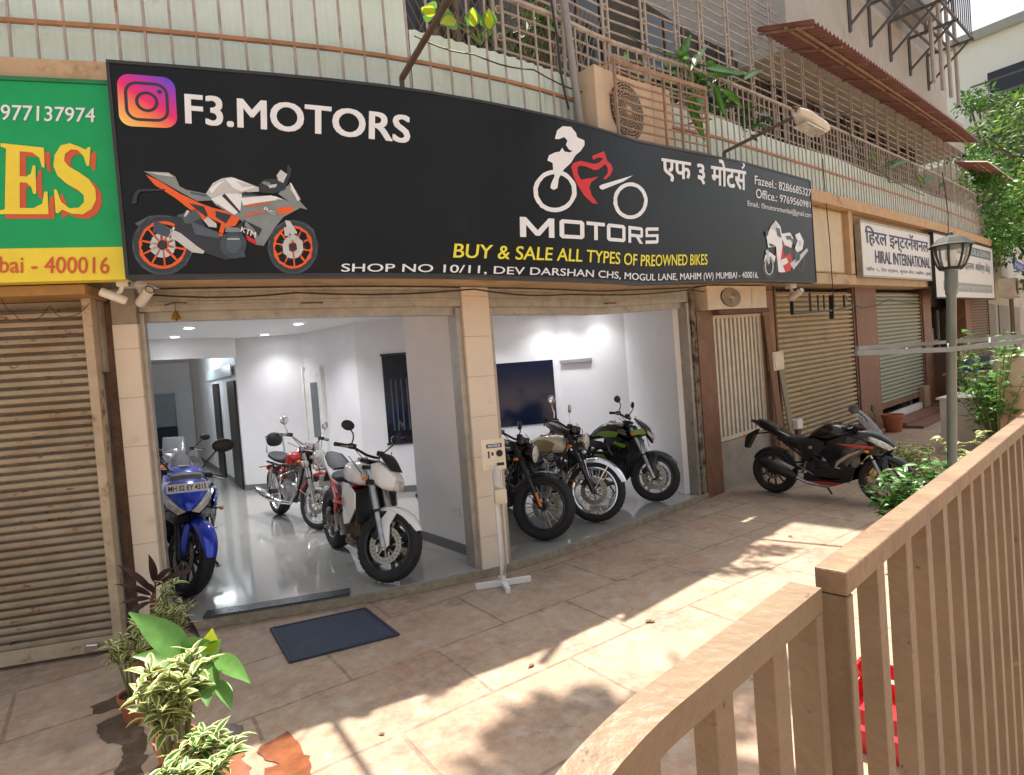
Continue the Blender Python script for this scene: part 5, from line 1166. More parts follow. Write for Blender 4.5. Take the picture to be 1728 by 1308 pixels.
# HIRAL board and its neighbours
def board(label, pix, body, m, d=.40, fr=None):
    q = [at(*p, d) for p in pix]; s0 = (q[0][0]+q[3][0])/2; s1 = (q[1][0]+q[2][0])/2; z1 = (q[0][1]+q[1][1])/2; z0 = (q[2][1]+q[3][1])/2
    t = fthing('shop_board', label, 'signboard', (s0+s1)/2, d, z0, 'shop boards along the row')
    k = MB(); k.fbox(s0,s1,d-.08,d,z0,z1); fb(k, 'panel', m, t)
    k = MB(); e = .03; k.fbox(s0-e,s1+e,d-.09,d+.012,z1+.001,z1+e); k.fbox(s0-e,s1+e,d-.09,d+.012,z0-e,z0-.001); k.fbox(s0-e,s0-.001,d-.09,d+.012,z0,z1); k.fbox(s1+.001,s1+e,d-.09,d+.012,z0,z1); fb(k, 'frame', fr or STEELG, t)
    for txt,(u0,u1,v0,v1),mm,bold,extra in body:
        k = MB(); Q4 = [(s0+(s1-s0)*u, z0+(z1-z0)*v) for u,v in ((u0,v1),(u1,v1),(u1,v0),(u0,v0))]
        if txt is None:
            k.add([P(a,d+.003,b) for a,b in Q4], [(0,1,2,3)]); fb(k, 'colour_band', mm, t)
        else: put_text(k, txt, *Q4, d+.006, bold, 0, extra); fb(k, 'lettering', mm, t)
    return t
NAVY = mat('sign_navy', (.03,.045,.13), .5); SGW = mat('board_white', (.70,.72,.72), .45, var=.05); TEAL = mat('board_slate', (.12,.20,.25), .5); GREYT = mat('board_grey_band', (.30,.34,.34), .5); BLUEB = mat('board_blue', (.02,.05,.45), .4)
board('white board lettered HIRAL INTERNATIONAL in dark blue under Devanagari script', ((1453,383),(1572,393),(1570,470),(1455,466)), [
    ('िहरल इन्टरनॅशनल', (.05,.95,.52,.95), NAVY, .015, None), ('HIRAL INTERNATIONAL', (.15,.97,.25,.50), NAVY, .015, None), ('शॉप ५, देव दर्शन, मुगल लेन, माहीम, मुंबई', (.04,.98,.07,.17), NAVY, .0, None)], SGW, .40)
board('white board with slate heading band and grey bottom band behind the lamp post', ((1574,393),(1676,421),(1677,506),(1580,498)), [
    (None, (.28,.95,.76,.93), TEAL, 0, None), ('HIRAL MEDICAL & GENERAL', (.30,.93,.79,.90), SGW, .01, None), ('मुंबई महानगर आरोग्य केंद्र', (.28,.93,.46,.68), TEAL, .01, None), (None, (.10,.95,.10,.26), GREYT, 0, None), ('Consultation by Appointment only', (.12,.93,.13,.23), SGW, .01, None)], SGW, .46, BPL)
t = board('white board with blue crescent and blue band beyond the end of the row', ((1688,412),(1760,424),(1760,480),(1690,478)), [(None, (.22,1.0,.28,.52), BLUEB, 0, None), ('MARATHA MANDIR', (.26,.98,.33,.47), SGW, .01, None)], SGW, .40)
# crescent
c = at(1709,434,.41); k = MB(); n = 20
k.add([P(c[0]+.55*math.cos(a), .41, c[1]+.14*math.sin(a)) for a in np.linspace(R(60),R(300),n)]+[P(c[0]+.12+.42*math.cos(a), .41, c[1]+.115*math.sin(a)) for a in np.linspace(R(290),R(70),n)], [tuple(range(2*n))]); fb(k, 'crescent', BLUEB, t)
# black iron frame under the canopy, hanging hook frame
t = fthing('awning_frame', 'black iron bracket frame hanging under the canopy before the tan shutter', 'bracket', 9.5, .2, 2.3)
k = MB()
def fq(x,y,d): s,z = at(x,y,d); return P(s,d,z)
for a,b,w in (((1336,496),(1337,531),.05),((1337,530),(1402,524),.05),((1402,498),(1404,538),.07),((1366,494),(1368,526),.02),((1380,498),(1381,524),.02),((1390,498),(1391,522),.02),((1424,498),(1425,520),.03),((1400,526),(1440,515),.03)): k.bar(fq(*a,.25), fq(*b,.25), w, .03)
fb(k, 'bars', BLACKM, t)
for a,lab in (((1352,500),'grey wooden batten frame under the canopy'),):
    pass
# timber planks leaning in the corner before the shutter
for i,((x0,y0),(x1,y1),w,lab) in enumerate((((1284,545),(1291,722),.20,'brown plywood board leaning beside the white grille'),((1300,625),(1316,735),.16,'grey weathered plank leaning against the shutter edge'))):
    t = fthing('plank', lab, 'plank', 8.1, .1, 0, 'leaning planks'); a = P(8.02+.34*i,.16+.05*i,0.0); b = P(7.98+.30*i,.03+.02*i,2.2-.55*i)
    k = MB(); k.bar(a, b, w, .022, up=(math.sin(th(8)),-math.cos(th(8)),0)); fb(k, 'board', mat('plank_brown' if i == 0 else 'plank_grey', (.20,.10,.055) if i == 0 else (.27,.22,.15), .8, var=.3, stretch=(6,6,1)), t)
t = fthing('meter_box', 'small cream electric box on the tan pillar left of the tan shutter', 'box', 8.1, .05, 1.5)
k = MB(); k.fbox(7.98,8.36,.005,.10,1.42,1.68); fb(k, 'casing', mat('box_cream', (.62,.52,.38), .5), t); k = MB(); k.fbox(8.03,8.31,.101,.106,1.46,1.64); fb(k, 'door', mat('box_cream_door', (.66,.56,.43), .5), t)
t = fthing('small_box', 'small white carton on the ground at the foot of the leaning planks', 'carton', 8.5, .15, 0)
k = MB(); k.fbox(8.42,8.62,.08,.22,.55,.68); fb(k, 'carton', WHITEP, t)
k = MB(); k.fbox(8.46,8.58,.10,.20,.0,.549); fb(k, 'stand', RUST, t)

# --- CCTV cameras
def cctv(label, s, z, d, yaw, sc=1.0):
    t = fthing('security_camera', label, 'camera', s, d, z, 'security cameras'); L = Vector(t.location)
    t.rotation_euler = (0,0,yaw); t.scale = (sc,)*3
    k = MB(); k.box((-.05,-.045,.02),(.05,.045,.11), bev=.008); k.build('mount', WHITEP, t)
    k = MB(); k.tube([(0,0,.03),(0,-.02,-.02),(.0,-.06,-.05)], .018, 10); k.build('arm', WHITEP, t)
    M = Matrix.Translation((0,-.06,-.07))@Matrix.Rotation(R(-25),4,'X')
    k = MB(); k.lathe([(0,-.12),(.036,-.12),(.040,-.10),(.040,.07),(.03,.09),(0,.09)], (0,0,0), 'y', 20); k.v = [M @ v for v in k.v]; k.build('camera_body', WHITEP, t)
    k = MB(); k.lathe([(0,-.118),(.028,-.119),(.03,-.124),(.036,-.124)], (0,0,0), 'y', 18); k.v = [M @ v for v in k.v]; k.build('lens', DARKGL, t)
    return t
cctv('white bullet camera facing the showroom bay under the sign', *at(236,490,.10), .10, R(55), .92)
cctv('white bullet camera pointing at the rusty shutter', *at(208,488,.28), .28, R(-60), .8)
cctv('white dome style camera hanging under the end of the black sign', *at(1335,490,.35), .35, R(20), 1.2)
# brass bell
t = thing('brass_bell', 'small brass bell hanging from the shutter hood of the first bay', 'bell', fq(297,533,.06))
k = MB(); k.lathe([(0,.04),(.012,.038),(.018,.02),(.026,.0),(.034,-.022),(.036,-.028),(.03,-.026)], n=18); k.build('bell', mat('brass', (.50,.33,.10), .3, metal=.9, var=.2), t)
k = MB(); k.ball((0,0,-.03), .009, 8); k.build('clapper', RUST, t); k = MB(); k.tube([(0,0,.04),(0,0,.10)], .003, 5); k.tube([(-.08,.0,.085),(-.02,0,.10),(.02,0,.10),(.09,0,.09)], .006, 6); k.build('hook', RUST, t)
# sanitiser stand with notice
f = gnd(850,988); t = thing('notice_stand', 'white steel pedestal stand with a notice card before the middle pillar', 'stand', (f.x,f.y,0.003), R(12))
k = MB(); k.box((-.24,-.02,0),(.24,.02,.045)); k.build('base_bar', WHITEP, t); k = MB(); k.box((-.02,-.20,0),(.02,-.021,.045)); k.box((-.02,.021,0),(.02,.12,.045)); k.build('base_bar', WHITEP, t)
k = MB(); k.box((-.022,-.022,.046),(.022,.022,1.00), bev=.004); k.build('post', WHITEP, t)
k = MB(); k.box((-.10,-.012,1.0),(.10,-.006,1.26)); cd = k.build('notice_card', mat('notice_card', (.78,.70,.55), .5), t)
k = MB(); k.add([(-.06,-.0125,1.185),(.075,-.0125,1.185),(.075,-.0125,1.22),(-.06,-.0125,1.22)], [(0,1,2,3)], 0)
vs,fs = text2d('NOTICE', .03); k.add([(-.045+.105*u,-.0132,1.192+.021*v) for u,v in vs], fs, 1)
k.add([(.05+.03*math.cos(a),-.0128,1.135+.03*math.sin(a)) for a in np.arange(0,6.2,.5)], [tuple(range(13))], 2); k.add([(-.05,-.0128,1.10),(-.035,-.0128,1.10),(-.035,-.0128,1.16),(-.05,-.0128,1.16)], [(0,1,2,3)], 0); k.add([(-.02,-.0128,1.12),(.0,-.0128,1.12),(.0,-.0128,1.15),(-.02,-.0128,1.15)], [(0,1,2,3)], 0); k.add([(.02,-.0128,1.03),(.085,-.0128,1.03),(.085,-.0128,1.055),(.02,-.0128,1.055)], [(0,1,2,3)], 2)
k.build('notice_print', [NAVY, SW, BPL], cd, 0)
k = MB(); k.lathe([(0,.0),(.035,.0),(.036,.11),(.02,.135),(.012,.14),(.012,.17),(0,.172)], (0,-.065,.87), n=18); k.build('bottle', mat('clear_plastic', (.75,.76,.76), .15, trans=.3), t)
k = MB(); k.box((-.03,-.10,.72),(.07,-.023,.84), bev=.004); k.build('dispenser_box', mat('dispenser_cream', (.68,.60,.45), .4), t)
k = MB(); k.tube([(.03,-.03,.70),(.03,-.032,.2),(.0,-.05,.10)], .008, 6); k.build('pedal_rod', STEELG, t)
# mats
t = None
q = [gnd(*p) for p in ((455,1063),(618,1028),(675,1073),(488,1121))]
k = MB(); k.add([p+Vector((0,0,.004)) for p in q]+[p+Vector((0,0,.014)) for p in q], [(3,2,1,0),(4,5,6,7),(0,1,5,4),(1,2,6,5),(2,3,7,6),(3,0,4,7)])
dm = tag(k.build('doormat', mat('blue_grey_mat', (.055,.072,.11), .9, var=.35, scale=60, bump=.8, bscale=260, stain=[((.13,.12,.11), .56, 4, .25), ((.20,.17,.14), .68, 14, .06)]), smooth=0), 'blue grey rubber doormat on the paving before the dark threshold strip', 'doormat')
k = MB(); c_ = sum(q, Vector())/4; qi = [p.lerp(c_, .07) for p in q]
for i in range(4):
    a,b,c,d = q[i],q[(i+1) % 4],qi[(i+1) % 4],qi[i]; k.add([p+Vector((0,0,.0145)) for p in (a,b,c,d)]+[p+Vector((0,0,.019)) for p in (a.lerp(c_,.01),b.lerp(c_,.01),c.lerp(a,.01),d)], [(4,5,6,7),(0,1,5,4),(1,2,6,5),(2,3,7,6),(3,0,4,7)])
k.build('border', mat('mat_border', (.022,.03,.05), .7, var=.3, scale=30), dm, 0)
q = [gnd(*p,z=.086) for p in ((338,1047),(575,1010),(566,1000),(350,1032))]; 
k = MB(); s0 = at(340,1040,0)[0]; s1 = at(580,1012,0)[0]
k.fbox(.02, 1.13, -.13, .012, .081, .096); tag(k.build('threshold_strip', GRANITE, smooth=0), 'dark grey threshold slab on the edge of the shop step', 'threshold')

# ================================================================== UPPER STOREY
CLAD = mat('pale_green_cladding', (.68,.83,.80), .45, var=.07, scale=2, stain=[((.33,.30,.24), .60, 2.5, .25)])
t = fthing('corrugated_cladding', 'pale green corrugated sheet cladding along the balcony above the signs', 'cladding', 8, .2, 4.0)
for a,b,zt in ((-3.0,1.93,5.6),(1.95,26,4.66)):
    k = MB(); n = int((b-a)/.0125); vs = []; fs = []
    for i in range(n+1):
        s = a+(b-a)*i/n; d = .2+.010*math.cos(2*math.pi*s/.10)
        vs += [P(s,d,4.055), P(s,d,zt+.02*math.sin(s*1.3))]
    fs = [(2*i,2*i+2,2*i+3,2*i+1) for i in range(n)]; k.add(vs, fs); fb(k, 'sheet', CLAD, t, 60)
IRON = mat('rusting_grey_iron', (.40,.36,.33), .6, var=.25, scale=6, stain=[((.30,.15,.08), .54, 5, .15)])
t = fthing('balcony_railing', 'rust streaked iron railing of close vertical bars before the pale cladding', 'railing', 8, .3, 4.05)
k = MB(); s = -1.6; i = 0
while s < 25.5:
    zt = 5.6 if s < 2.1 else 5.08
    a = P(s,.30,4.0); b = P(s,.30,zt); k.tube([a, (a+b)/2+Vector((random.uniform(-.006,.006),random.uniform(-.006,.006),0)), b], .0105, 6, caps=False)
    s += .167; i += 1
    if i <= 98: fb(k, 'bar', IRON, t, 60); k = MB()
fb(k, 'bars', IRON, t, 60)['kind'] = 'stuff'
k = MB(); k.fbox(-2.5,25.5,.285,.315,4.345,4.372); fb(k, 'middle_rail', mat('rust_red_rail', (.36,.19,.10), .7, var=.3), t)
k = MB(); k.fbox(2.1,25.5,.28,.32,5.08,5.11); fb(k, 'top_rail', IRON, t)
# window grilles
t = fthing('window_grille', 'iron window grille of many horizontal rods between ornamental uprights above the railing', 'grille', 10, .18, 4.7)
k = MB(); kv = MB(); ko = MB()
for a,b,z0,z1 in ((2.75,6.2,4.70,6.2),(6.22,8.75,4.70,6.6),(8.78,23.0,4.70,6.02)):
    nz = int((z1-z0)/.118)
    for j in range(nz): k = MB(); k.fbox(a,b,.165,.18,z0+j*.118,z0+j*.118+.0155,step=.7); fb(k, 'rod', IRON, t)
    s = a+.02
    while s < b:
        for ds in (-.045,.045): kv = MB(); kv.fbox(s+ds-.012,s+ds+.012,.181,.20,z0-.02,z1,step=1); fb(kv, 'upright', mat('grey_iron_upright', (.40,.36,.33), .6, var=.2), t)
        z = z0+.1
        while z < z1:
            ko.lathe([(.026,-.006),(.036,-.006),(.036,.006),(.026,.006)], tuple(P(s,.20,z)), 'y', 10, M=Matrix.Rotation(th(s),4,'Z'), closed=True); z += .24
        s += .72 if a < 8 else .80
fb(ko, 'scrollwork', MATS['grey_iron_upright'], t)['kind'] = 'stuff'
# lattice at the near window
t = fthing('lattice_screen', 'brown diamond lattice screen behind the bars above the black sign', 'screen', 2.9, .05, 4.7)
k = MB()
for i in range(26):
    s = 1.95+i*.075
    for sg in (1,-1): k.tube([P(s,.06,4.5),P(s+sg*.5,.06,5.5)], .006, 5, caps=False)
fb(k, 'slats', mat('lattice_brown', (.16,.10,.07), .7), t)
# air conditioner in a cage
t = fthing('air_conditioner', 'cream air conditioner behind a rusty cage above the black sign', 'air conditioner', 4.2, .5, 4.0, 'outdoor air conditioners'); ac_unit(t, 3.58,4.86,.22,.50,3.98,4.64,ACM)
t = fthing('cage', 'rusty iron cage of horizontal rods around the upper air conditioner', 'cage', 4.9, .6, 4.0)
RI = mat('rusty_orange_iron', (.30,.20,.14), .75, var=.35, scale=8, bump=.2)
k = MB()
for s in (3.78,4.62,4.95,5.50): k.fbox(s-.012,s+.012,.56,.585,3.98,4.70,step=2)
for j in range(8):
    z = 4.0+j*.088; k.fbox(3.78,5.5,.56,.575,z,z+.014)
for s in (3.78,5.5):
    for z in (4.0,4.4,4.69): k.fbox(s-.01,s+.01,.30,.58,z,z+.02,step=2)
k.fbox(3.76,5.52,.555,.59,4.70,4.74); fb(k, 'bars', RI, t)
# drain pipes
for i,(x,lab) in enumerate(((955,'grey drain pipe running up past the railing'),)):
    s,z = at(x,60,.36); t = fthing('drain_pipe', lab, 'pipe', s, .36, 4)
    k = MB(); a = P(s+.12,.37,3.9); k.tube([a, P(s+.06,.37,4.5), P(s-.05,.37,5.8)], .035, 10); fb(k, 'pipe', mat('pipe_grey', (.28,.28,.28), .5), t, 40)
# sign arms with floodlight
def arm(label, bx, by, tipx, tipy, dtip, flood):
    s,z = at(bx,by,SD-.05); t = fthing('sign_arm', label, 'bracket', s, SD-.05, z, 'sign lamp arms')
    s2,z2_ = at(tipx,tipy,dtip)
    k = MB(); a = P(s,SD-.05,z-.10); b = P(s,SD-.05,z+.04); c = P(s2,dtip,z2_); k.bar(a,b,.035); k.bar(b,c,.035,.03); fb(k, 'arm', mat('arm_brown', (.075,.05,.04), .6, var=.3), t)
    if flood:
        t2 = thing('floodlight', 'white floodlight housing at the tip of the right hand sign arm', 'floodlight', c); t2.rotation_euler = (R(0),R(12),th(s2)-R(15))
        k = MB(); k.loft([(-.06,0,.05,.04,.04,4),(.04,-.02,.10,.05,.05,4),(.34,-.06,.11,.055,.05,4),(.40,-.07,.10,.045,.04,4)], 20); k.build('housing', mat('flood_white', (.66,.62,.55), .45, var=.1), t2, 35)
        k = MB(); k.box((.02,-.085,-.13),(.36,.085,-.115)); k.build('glass', LENS, t2)
        k = MB(); k.tube([(-.08,0,.0),(-.02,.04,.09),(.05,-.03,.09),(.1,.02,.06)], .012, 6); k.tube([(-.12,0,.03),(.02,0,.06)], .02, 8); k.build('bracket', RUST, t2)
arm('brown iron arm rising from the top of the sign near the lettering', 679,142, 775,-30, 1.35, False)
arm('brown iron arm carrying a white floodlight above the phone numbers', 1222,263, 1350,192, 1.35, True)
# loose cables along the front
def cab(label, pts, r=.006, d0=.62):
    k = MB(); L = [P(*(lambda s,z:(s,d,z))(*at(x,y,d))) for x,y,d in pts]
    out = []
    for a,b in zip(L,L[1:]):
        for i in range(5): f = i/5; out.append(a.lerp(b,f)+Vector((0,0,-.03*math.sin(math.pi*f))))
    out.append(L[-1]); k.tube(out, r, 5); o = k.build('cable', mat('cable_black', (.03,.028,.026), .6), None, 40); tag(o, label, 'cable', 'loose cables')
cab('black cable drooping from the canopy across the cream fascia', [(1388,268,.40),(1394,340,.40),(1400,405,.34),(1404,470,.34),(1408,520,.34)], .008)
cab('black cable hanging down past the HIRAL board to the lamp', [(1590,290,.45),(1596,330,.45),(1600,360,.45),(1600,395,.50)], .012)
cab('black cable slung along the railing above the black sign', [(700,60,.34),(800,92,.34),(900,118,.34),(1000,160,.34),(1120,215,.34)], .007)
cab('dark cable bundle running down the cladding beside the drain pipe', [(930,0,.35),(940,60,.36),(946,120,.36),(960,185,.36)], .012)
cab('loose grey cable looping across the grille to the red awning', [(1060,60,.33),(1150,100,.33),(1260,120,.33),(1370,175,.33),(1480,200,.33)], .008)
cab('pair of cables trailing over the railing beyond the floodlight', [(1420,190,.36),(1450,260,.36),(1500,300,.36),(1560,330,.36)], .009)
cab('thin cable sagging under the canopy over both bays', [(240,497,.07),(500,494,.07),(800,488,.07),(960,497,.07),(1165,489,.07),(1250,492,.1),(1330,482,.1)], .007)
cab('cable drooping between the iron frame and the brown pillar', [(1425,500,.15),(1455,520,.15),(1500,505,.15),(1560,512,.15)], .009)
cab('dark cable looped beneath the green sign', [(0,498,.30),(20,525,.30),(50,541,.30),(85,515,.30),(110,535,.30),(150,512,.30)], .003)
# red tin awnings
def awning(label, s0, s1, d0, d1, z0, z1, m):
    t = fthing('tin_awning', label, 'awning', (s0+s1)/2, d1, z0, 'corrugated tin awnings')
    k = MB(); n = int((s1-s0)/.02); vs = []; fs = []
    for i in range(n+1):
        s = s0+(s1-s0)*i/n; w = .022*math.cos(2*math.pi*s/.16); vs += [P(s,d0,z1+w),P(s,d1,z0+w),P(s,d1,z0+w-.006),P(s,d0,z1+w-.006)]
    fs = [(4*i+j,4*i+4+j,4*i+4+(j+1) % 4,4*i+(j+1) % 4) for i in range(n) for j in range(4)]; k.add(vs, fs); fb(k, 'sheet', m, t, 60)
    k = MB(); s = s0+.1
    while s < s1: k.bar(P(s,d0,z1-.05),P(s,d1-.05,z0-.035),.025,.03); s += 1.2
    k.fbox(s0,s1,d1-.25,d1-.22,z0-.0,z0+.02); k.fbox(s0,s1,(d0+d1)/2,(d0+d1)/2+.03,(z0+z1)/2-.05,(z0+z1)/2-.03); fb(k, 'rafters', RI, t)
REDT = mat('red_tin', (.27,.135,.125), .55, var=.25, scale=3, stain=((.16,.09,.07), .58, 3, .2))
awning('long red corrugated tin awning projecting above the grille', 8.0, 20.5, .15, .95, 5.88, 6.12, REDT)
awning('small rusty tin awning beyond the long red one', 21.5, 27.0, .15, .95, 5.55, 5.75, REDT)
t = fthing('far_shop', 'plain far shop front beyond the end of the shuttered row', 'building', 34, -1, 0)
k = MB(); k.fbox(27.2,46,-5,-.9,0,6.5,step=1); fb(k, 'wall', mat('far_plaster', (.45,.42,.36), .8, var=.15, scale=1), t)
k = MB()
for s in (28,32,36,40): k.fbox(s,s+3,-.895,-.85,.2,2.5,step=1)
fb(k, 'shutter', mat('far_shutter', (.22,.20,.17), .6, var=.2), t)
# concrete upper building with ac brackets
t = fthing('upper_block', 'grey concrete upper block with iron service brackets above the red awning', 'building', 16, -.6, 6.3)
k = MB(); k.fbox(9.3,23.6,-6,.10,6.16,6.9); fb(k, 'ledge', mat('grey_concrete', (.40,.39,.37), .85, var=.12, scale=2, bump=.2, stain=((.22,.21,.20), .58, 1.2, .2)), t)
k = MB(); k.fbox(9.6,22.5,-6,-.10,6.902,12.5); fb(k, 'wall', MATS['grey_concrete'], t)
k = MB()
for s in (13.2,14.6,16.2,18.0,20.0):
    for z in (8.1,9.4):
        k.bar(P(s,-.1,z),P(s,1.0,z),.06); k.bar(P(s,-.1,z-.7),P(s,.9,z),.05); k.bar(P(s,-.08,z-.8),P(s,-.08,z+.1),.06)
for z in (8.1,9.4):
    for d in (.15,.4,.65,.95): k.bar(P(13,d,z+.04),P(20.3,d,z+.04),.05)
    for j in range(26): k.bar(P(13+j*.28,.95,z+.04),P(13+j*.28,.95,z+1.0),.02)
    k.bar(P(13,.95,z+1.0),P(20.3,.95,z+1.0),.04)
fb(k, 'service_bracket', mat('dark_bracket', (.10,.10,.11), .6), t)
k = MB()
for s in (17.6,18.6,19.6,20.6): k.tube([P(s,.5,6.9),P(s,.45,12)], .05, 7)
fb(k, 'standpipe', mat('pipe_pale', (.45,.42,.40), .6), t, 40)
for s0_,z in ((14.2,9.45),(16.4,8.15)):
    k = MB(); k.fbox(s0_,s0_+1.1,.15,.55,z+.03,z+.75); fb(k, 'service_unit', mat('grey_unit', (.30,.30,.30), .6), t)
# ================================================================== FAR BUILDING AND TREES
t = thing('apartment_block', 'tall pale green apartment block rising behind the trees at the far end', 'building', (38,44,0))
PG = mat('pale_mint_plaster', (.78,.85,.80), .8, var=.05, scale=.3)
L = Vector(t.location)
def fl(mb, name, m, sm=0): return mb.build(name, m, t, sm, xf=lambda p: p-L)
k = MB(); M = Matrix.Translation((40,46,0))@Matrix.Rotation(R(38),4,'Z'); k.box((-6.5,-6,0),(30,14,22.6), M=M); fl(k, 'wall', PG)
k = MB(); k.box((-6.9,-6.4,22.61),(30.4,14.4,23.2), M=M); fl(k, 'parapet', mat('grey_green_parapet', (.33,.38,.36), .8))
for z in (8.6,11.6,14.6,17.6):
    k = MB(); k.box((-8.6,-5,z),(-6.51,.5,z+.35), M=M); k.box((-8.6,-5,z+1.2),(-8.5,.5,z+1.3), M=M); k.box((-8.6,-5.0,z+.35),(-8.52,-4.9,z+2.7), M=M); fl(k, 'balcony', mat('dark_balcony', (.10,.12,.12), .7))
    k = MB(); k.box((-6.52,-4.6,z+.4),(-6.50,0,z+2.5), M=M); k.box((2,-6.03,z+.6),(4,-6.005,z+2.2), M=M); k.box((8,-6.03,z+.6),(10,-6.005,z+2.2), M=M); fl(k, 'window', DARKGL)
LEAF = [mat('tree_leaf_'+n, c, .55, var=.35, scale=1.5, transl=.35) for n,c in (('deep', (.035,.085,.02)),('mid', (.07,.16,.03)),('bright', (.16,.27,.04)))]
BARK = mat('bark', (.10,.075,.05), .9, var=.3, bump=.5)
def leaf_cloud(name, par, clumps, n, size, mats, rs, flat=.5):
    """leaves spread in and over clump ellipsoids"""
    rnd = random.Random(rs); k = MB(); tot = sum(c[3] for c in clumps)
    for (cx,cy,cz,w,rx,ry,rz) in clumps:
        for _ in range(int(n*w/tot)):
            u = Vector((rnd.gauss(0,1),rnd.gauss(0,1),rnd.gauss(0,1))).normalized(); r = rnd.random()**.45
            p = Vector((cx+u.x*rx*r, cy+u.y*ry*r, cz+u.z*rz*r)); s = size*rnd.uniform(.6,1.35)
            d = (u*.6+Vector((rnd.uniform(-1,1),rnd.uniform(-1,1),rnd.uniform(-1,.4)))).normalized(); q = d.orthogonal().normalized(); q.rotate(Matrix.Rotation(rnd.uniform(0,6.28),3,d)); nn = d.cross(q)
            mi = min(len(mats)-1, int(rnd.random()*len(mats)))
            k.add([p-d*s*.1, p+d*s*.35+q*s*.24+nn*s*.06, p+d*s, p+d*s*.35-q*s*.24+nn*s*.06], [(0,1,2),(0,2,3)], mi)
    me_o = k.build(name, mats, par, 0); return me_o
def tree(label, loc, h, clumps, n, size, rs, mats=LEAF, group='street trees'):
    t = thing('tree', label, 'tree', loc, 0, group); rnd = random.Random(rs)
    k = MB(); top = Vector((0,0,h)); k.tube([(0,0,0),(.1,.05,h*.35),(-.05,.1,h*.6),(0,0,h*.8)], [h*.028,h*.022,h*.017,h*.008], 9)
    for (cx,cy,cz,w,rx,ry,rz) in clumps:
        a = Vector((0,0,h*.4)).lerp(Vector((0,0,h*.7)), rnd.random()); b = Vector((cx,cy,cz)); k.tube([a, a.lerp(b,.5)+Vector((0,0,.15*h*rnd.uniform(-.3,.6))), b], [h*.012,h*.008,h*.003], 6)
    k.build('trunk', BARK, t, 40); leaf_cloud('crown', t, clumps, n, size, mats, rs); return t
def rclumps(n, R0, h0, h1, r0, r1, rs):
    rnd = random.Random(rs); out = []
    for i in range(n):
        a = rnd.uniform(0,6.28); q = R0*math.sqrt(rnd.random()); r = rnd.uniform(r0,r1); out.append((q*math.cos(a), q*math.sin(a), rnd.uniform(h0,h1), r*r, r, r, r*.75))
    return out
tree('tall leafy tree hiding the foot of the pale apartment block', dep(1700,560,26)*Vector((1,1,0)) if False else (24.5,26.5,0), 9.5, rclumps(20,2.4,5.5,11.5,.7,1.4,3), 5200, .26, 11)
tree('bushy tree with bright foliage beside the far end of the shop row', (19.6,21.5,0), 6.5, rclumps(16,1.4,3.7,7.0,.5,1.0,5), 4600, .20, 12, [LEAF[1],LEAF[2],LEAF[2]])
tree('feathery tree standing beyond the small rusty awning', (26.5,31.5,0), 12, rclumps(18,2.2,7.5,14.5,.7,1.3,8), 4200, .26, 13, [LEAF[0],LEAF[1],LEAF[1]])
# a tree across the lane whose branches shade the paving
tl0 = Vector((7.5,1.2,0)); cl2 = [(-1.0,3.2,8.4,1.5,1.2,1.2,.9),(0,0,9.4,2,1.6,1.6,1.2)]
for (x,y,zz,r,w) in ((1010,1262,9.2,.34,.42),(960,1215,9.4,.24,.16),(1085,1245,9.0,.28,.22),(880,1300,9.4,.24,.16),(1250,1150,8.8,.30,.28)):
    gq_ = gnd(x,y); cl2.append((gq_.x+sun_dir.x/sun_dir.z*zz-tl0.x, gq_.y+sun_dir.y/sun_dir.z*zz-tl0.y, zz, w, r*1.25, r, r*.7))
tr = tree('street tree across the lane whose branches dapple the paving', tl0, 9.0, cl2, 2600, .24, 14)

# ================================================================== LAMP POST
pb = dep(1601,775,5.8); t = thing('street_lamp', 'grey green lamp post with a glazed six sided lantern behind the gate', 'street lamp', (pb.x,pb.y,0)); t.rotation_euler = (0, R(3.0), 0)
LM = mat('lamp_grey_green', (.022,.028,.027), .4, metal=.3, var=.15, scale=8)
top = dep(1595,455,5.8).z
k = MB(); k.lathe([(.09,0),(.09,.06),(.06,.10),(.046,.16),(.042,.3),(.042,top-.25),(.05,top-.24),(.05,top-.20),(.055,top-.18),(.055,top-.02),(.07,top-.005),(.05,top)], n=20); k.build('post', mat('lamp_post_grey', (.17,.20,.19), .4, metal=.3, var=.12), t, 40)
zt = dep(1595,400,5.8).z; H = zt-top; rb, rt = .085, .155
k = MB()
for i in range(8):
    q = 2*math.pi*i/8; pts = []
    for f in (0,.15,.35,.6,.85,1): r = rb+(rt-rb)*math.sin(f*math.pi/2)**.8; pts.append((r*math.cos(q), r*math.sin(q), top+H*.70*f))
    k.tube(pts, .011, 6)
k.lathe([(rb-.012,0),(rb+.012,0),(rb+.012,.02),(rb-.012,.02)], (0,0,top), n=24, closed=True); k.build('cage', LM, t, 40)
k = MB(); k.lathe([(rb-.008,.01),(.118,H*.16),(.136,H*.35),(.146,H*.55),(.149,H*.69)], (0,0,top), n=24); k.build('glass', mat('lantern_glass', (.80,.84,.84), .1, alpha=.22, var=.02), t, 40)
k = MB(); k.lathe([(.0,H*.06),(.03,H*.06),(.03,H*.25),(.048,H*.35),(.048,H*.58),(.0,H*.62)], (0,0,top), n=16); k.build('bulb', mat('bulb_white', (.8,.8,.78), .3), t, 40)
k = MB(); k.lathe([(.185,H*.69),(.19,H*.72),(.17,H*.78),(.165,H*.80),(.12,H*.93),(.115,H*.95),(.06,H*1.02),(.03,H*1.04),(.022,H*1.08),(.014,H*1.14),(0,H*1.18)], (0,0,top), n=8); k.lathe([(.0,H*.70),(.185,H*.69)], (0,0,top), n=8); k.build('lantern_roof', LM, t, 20)
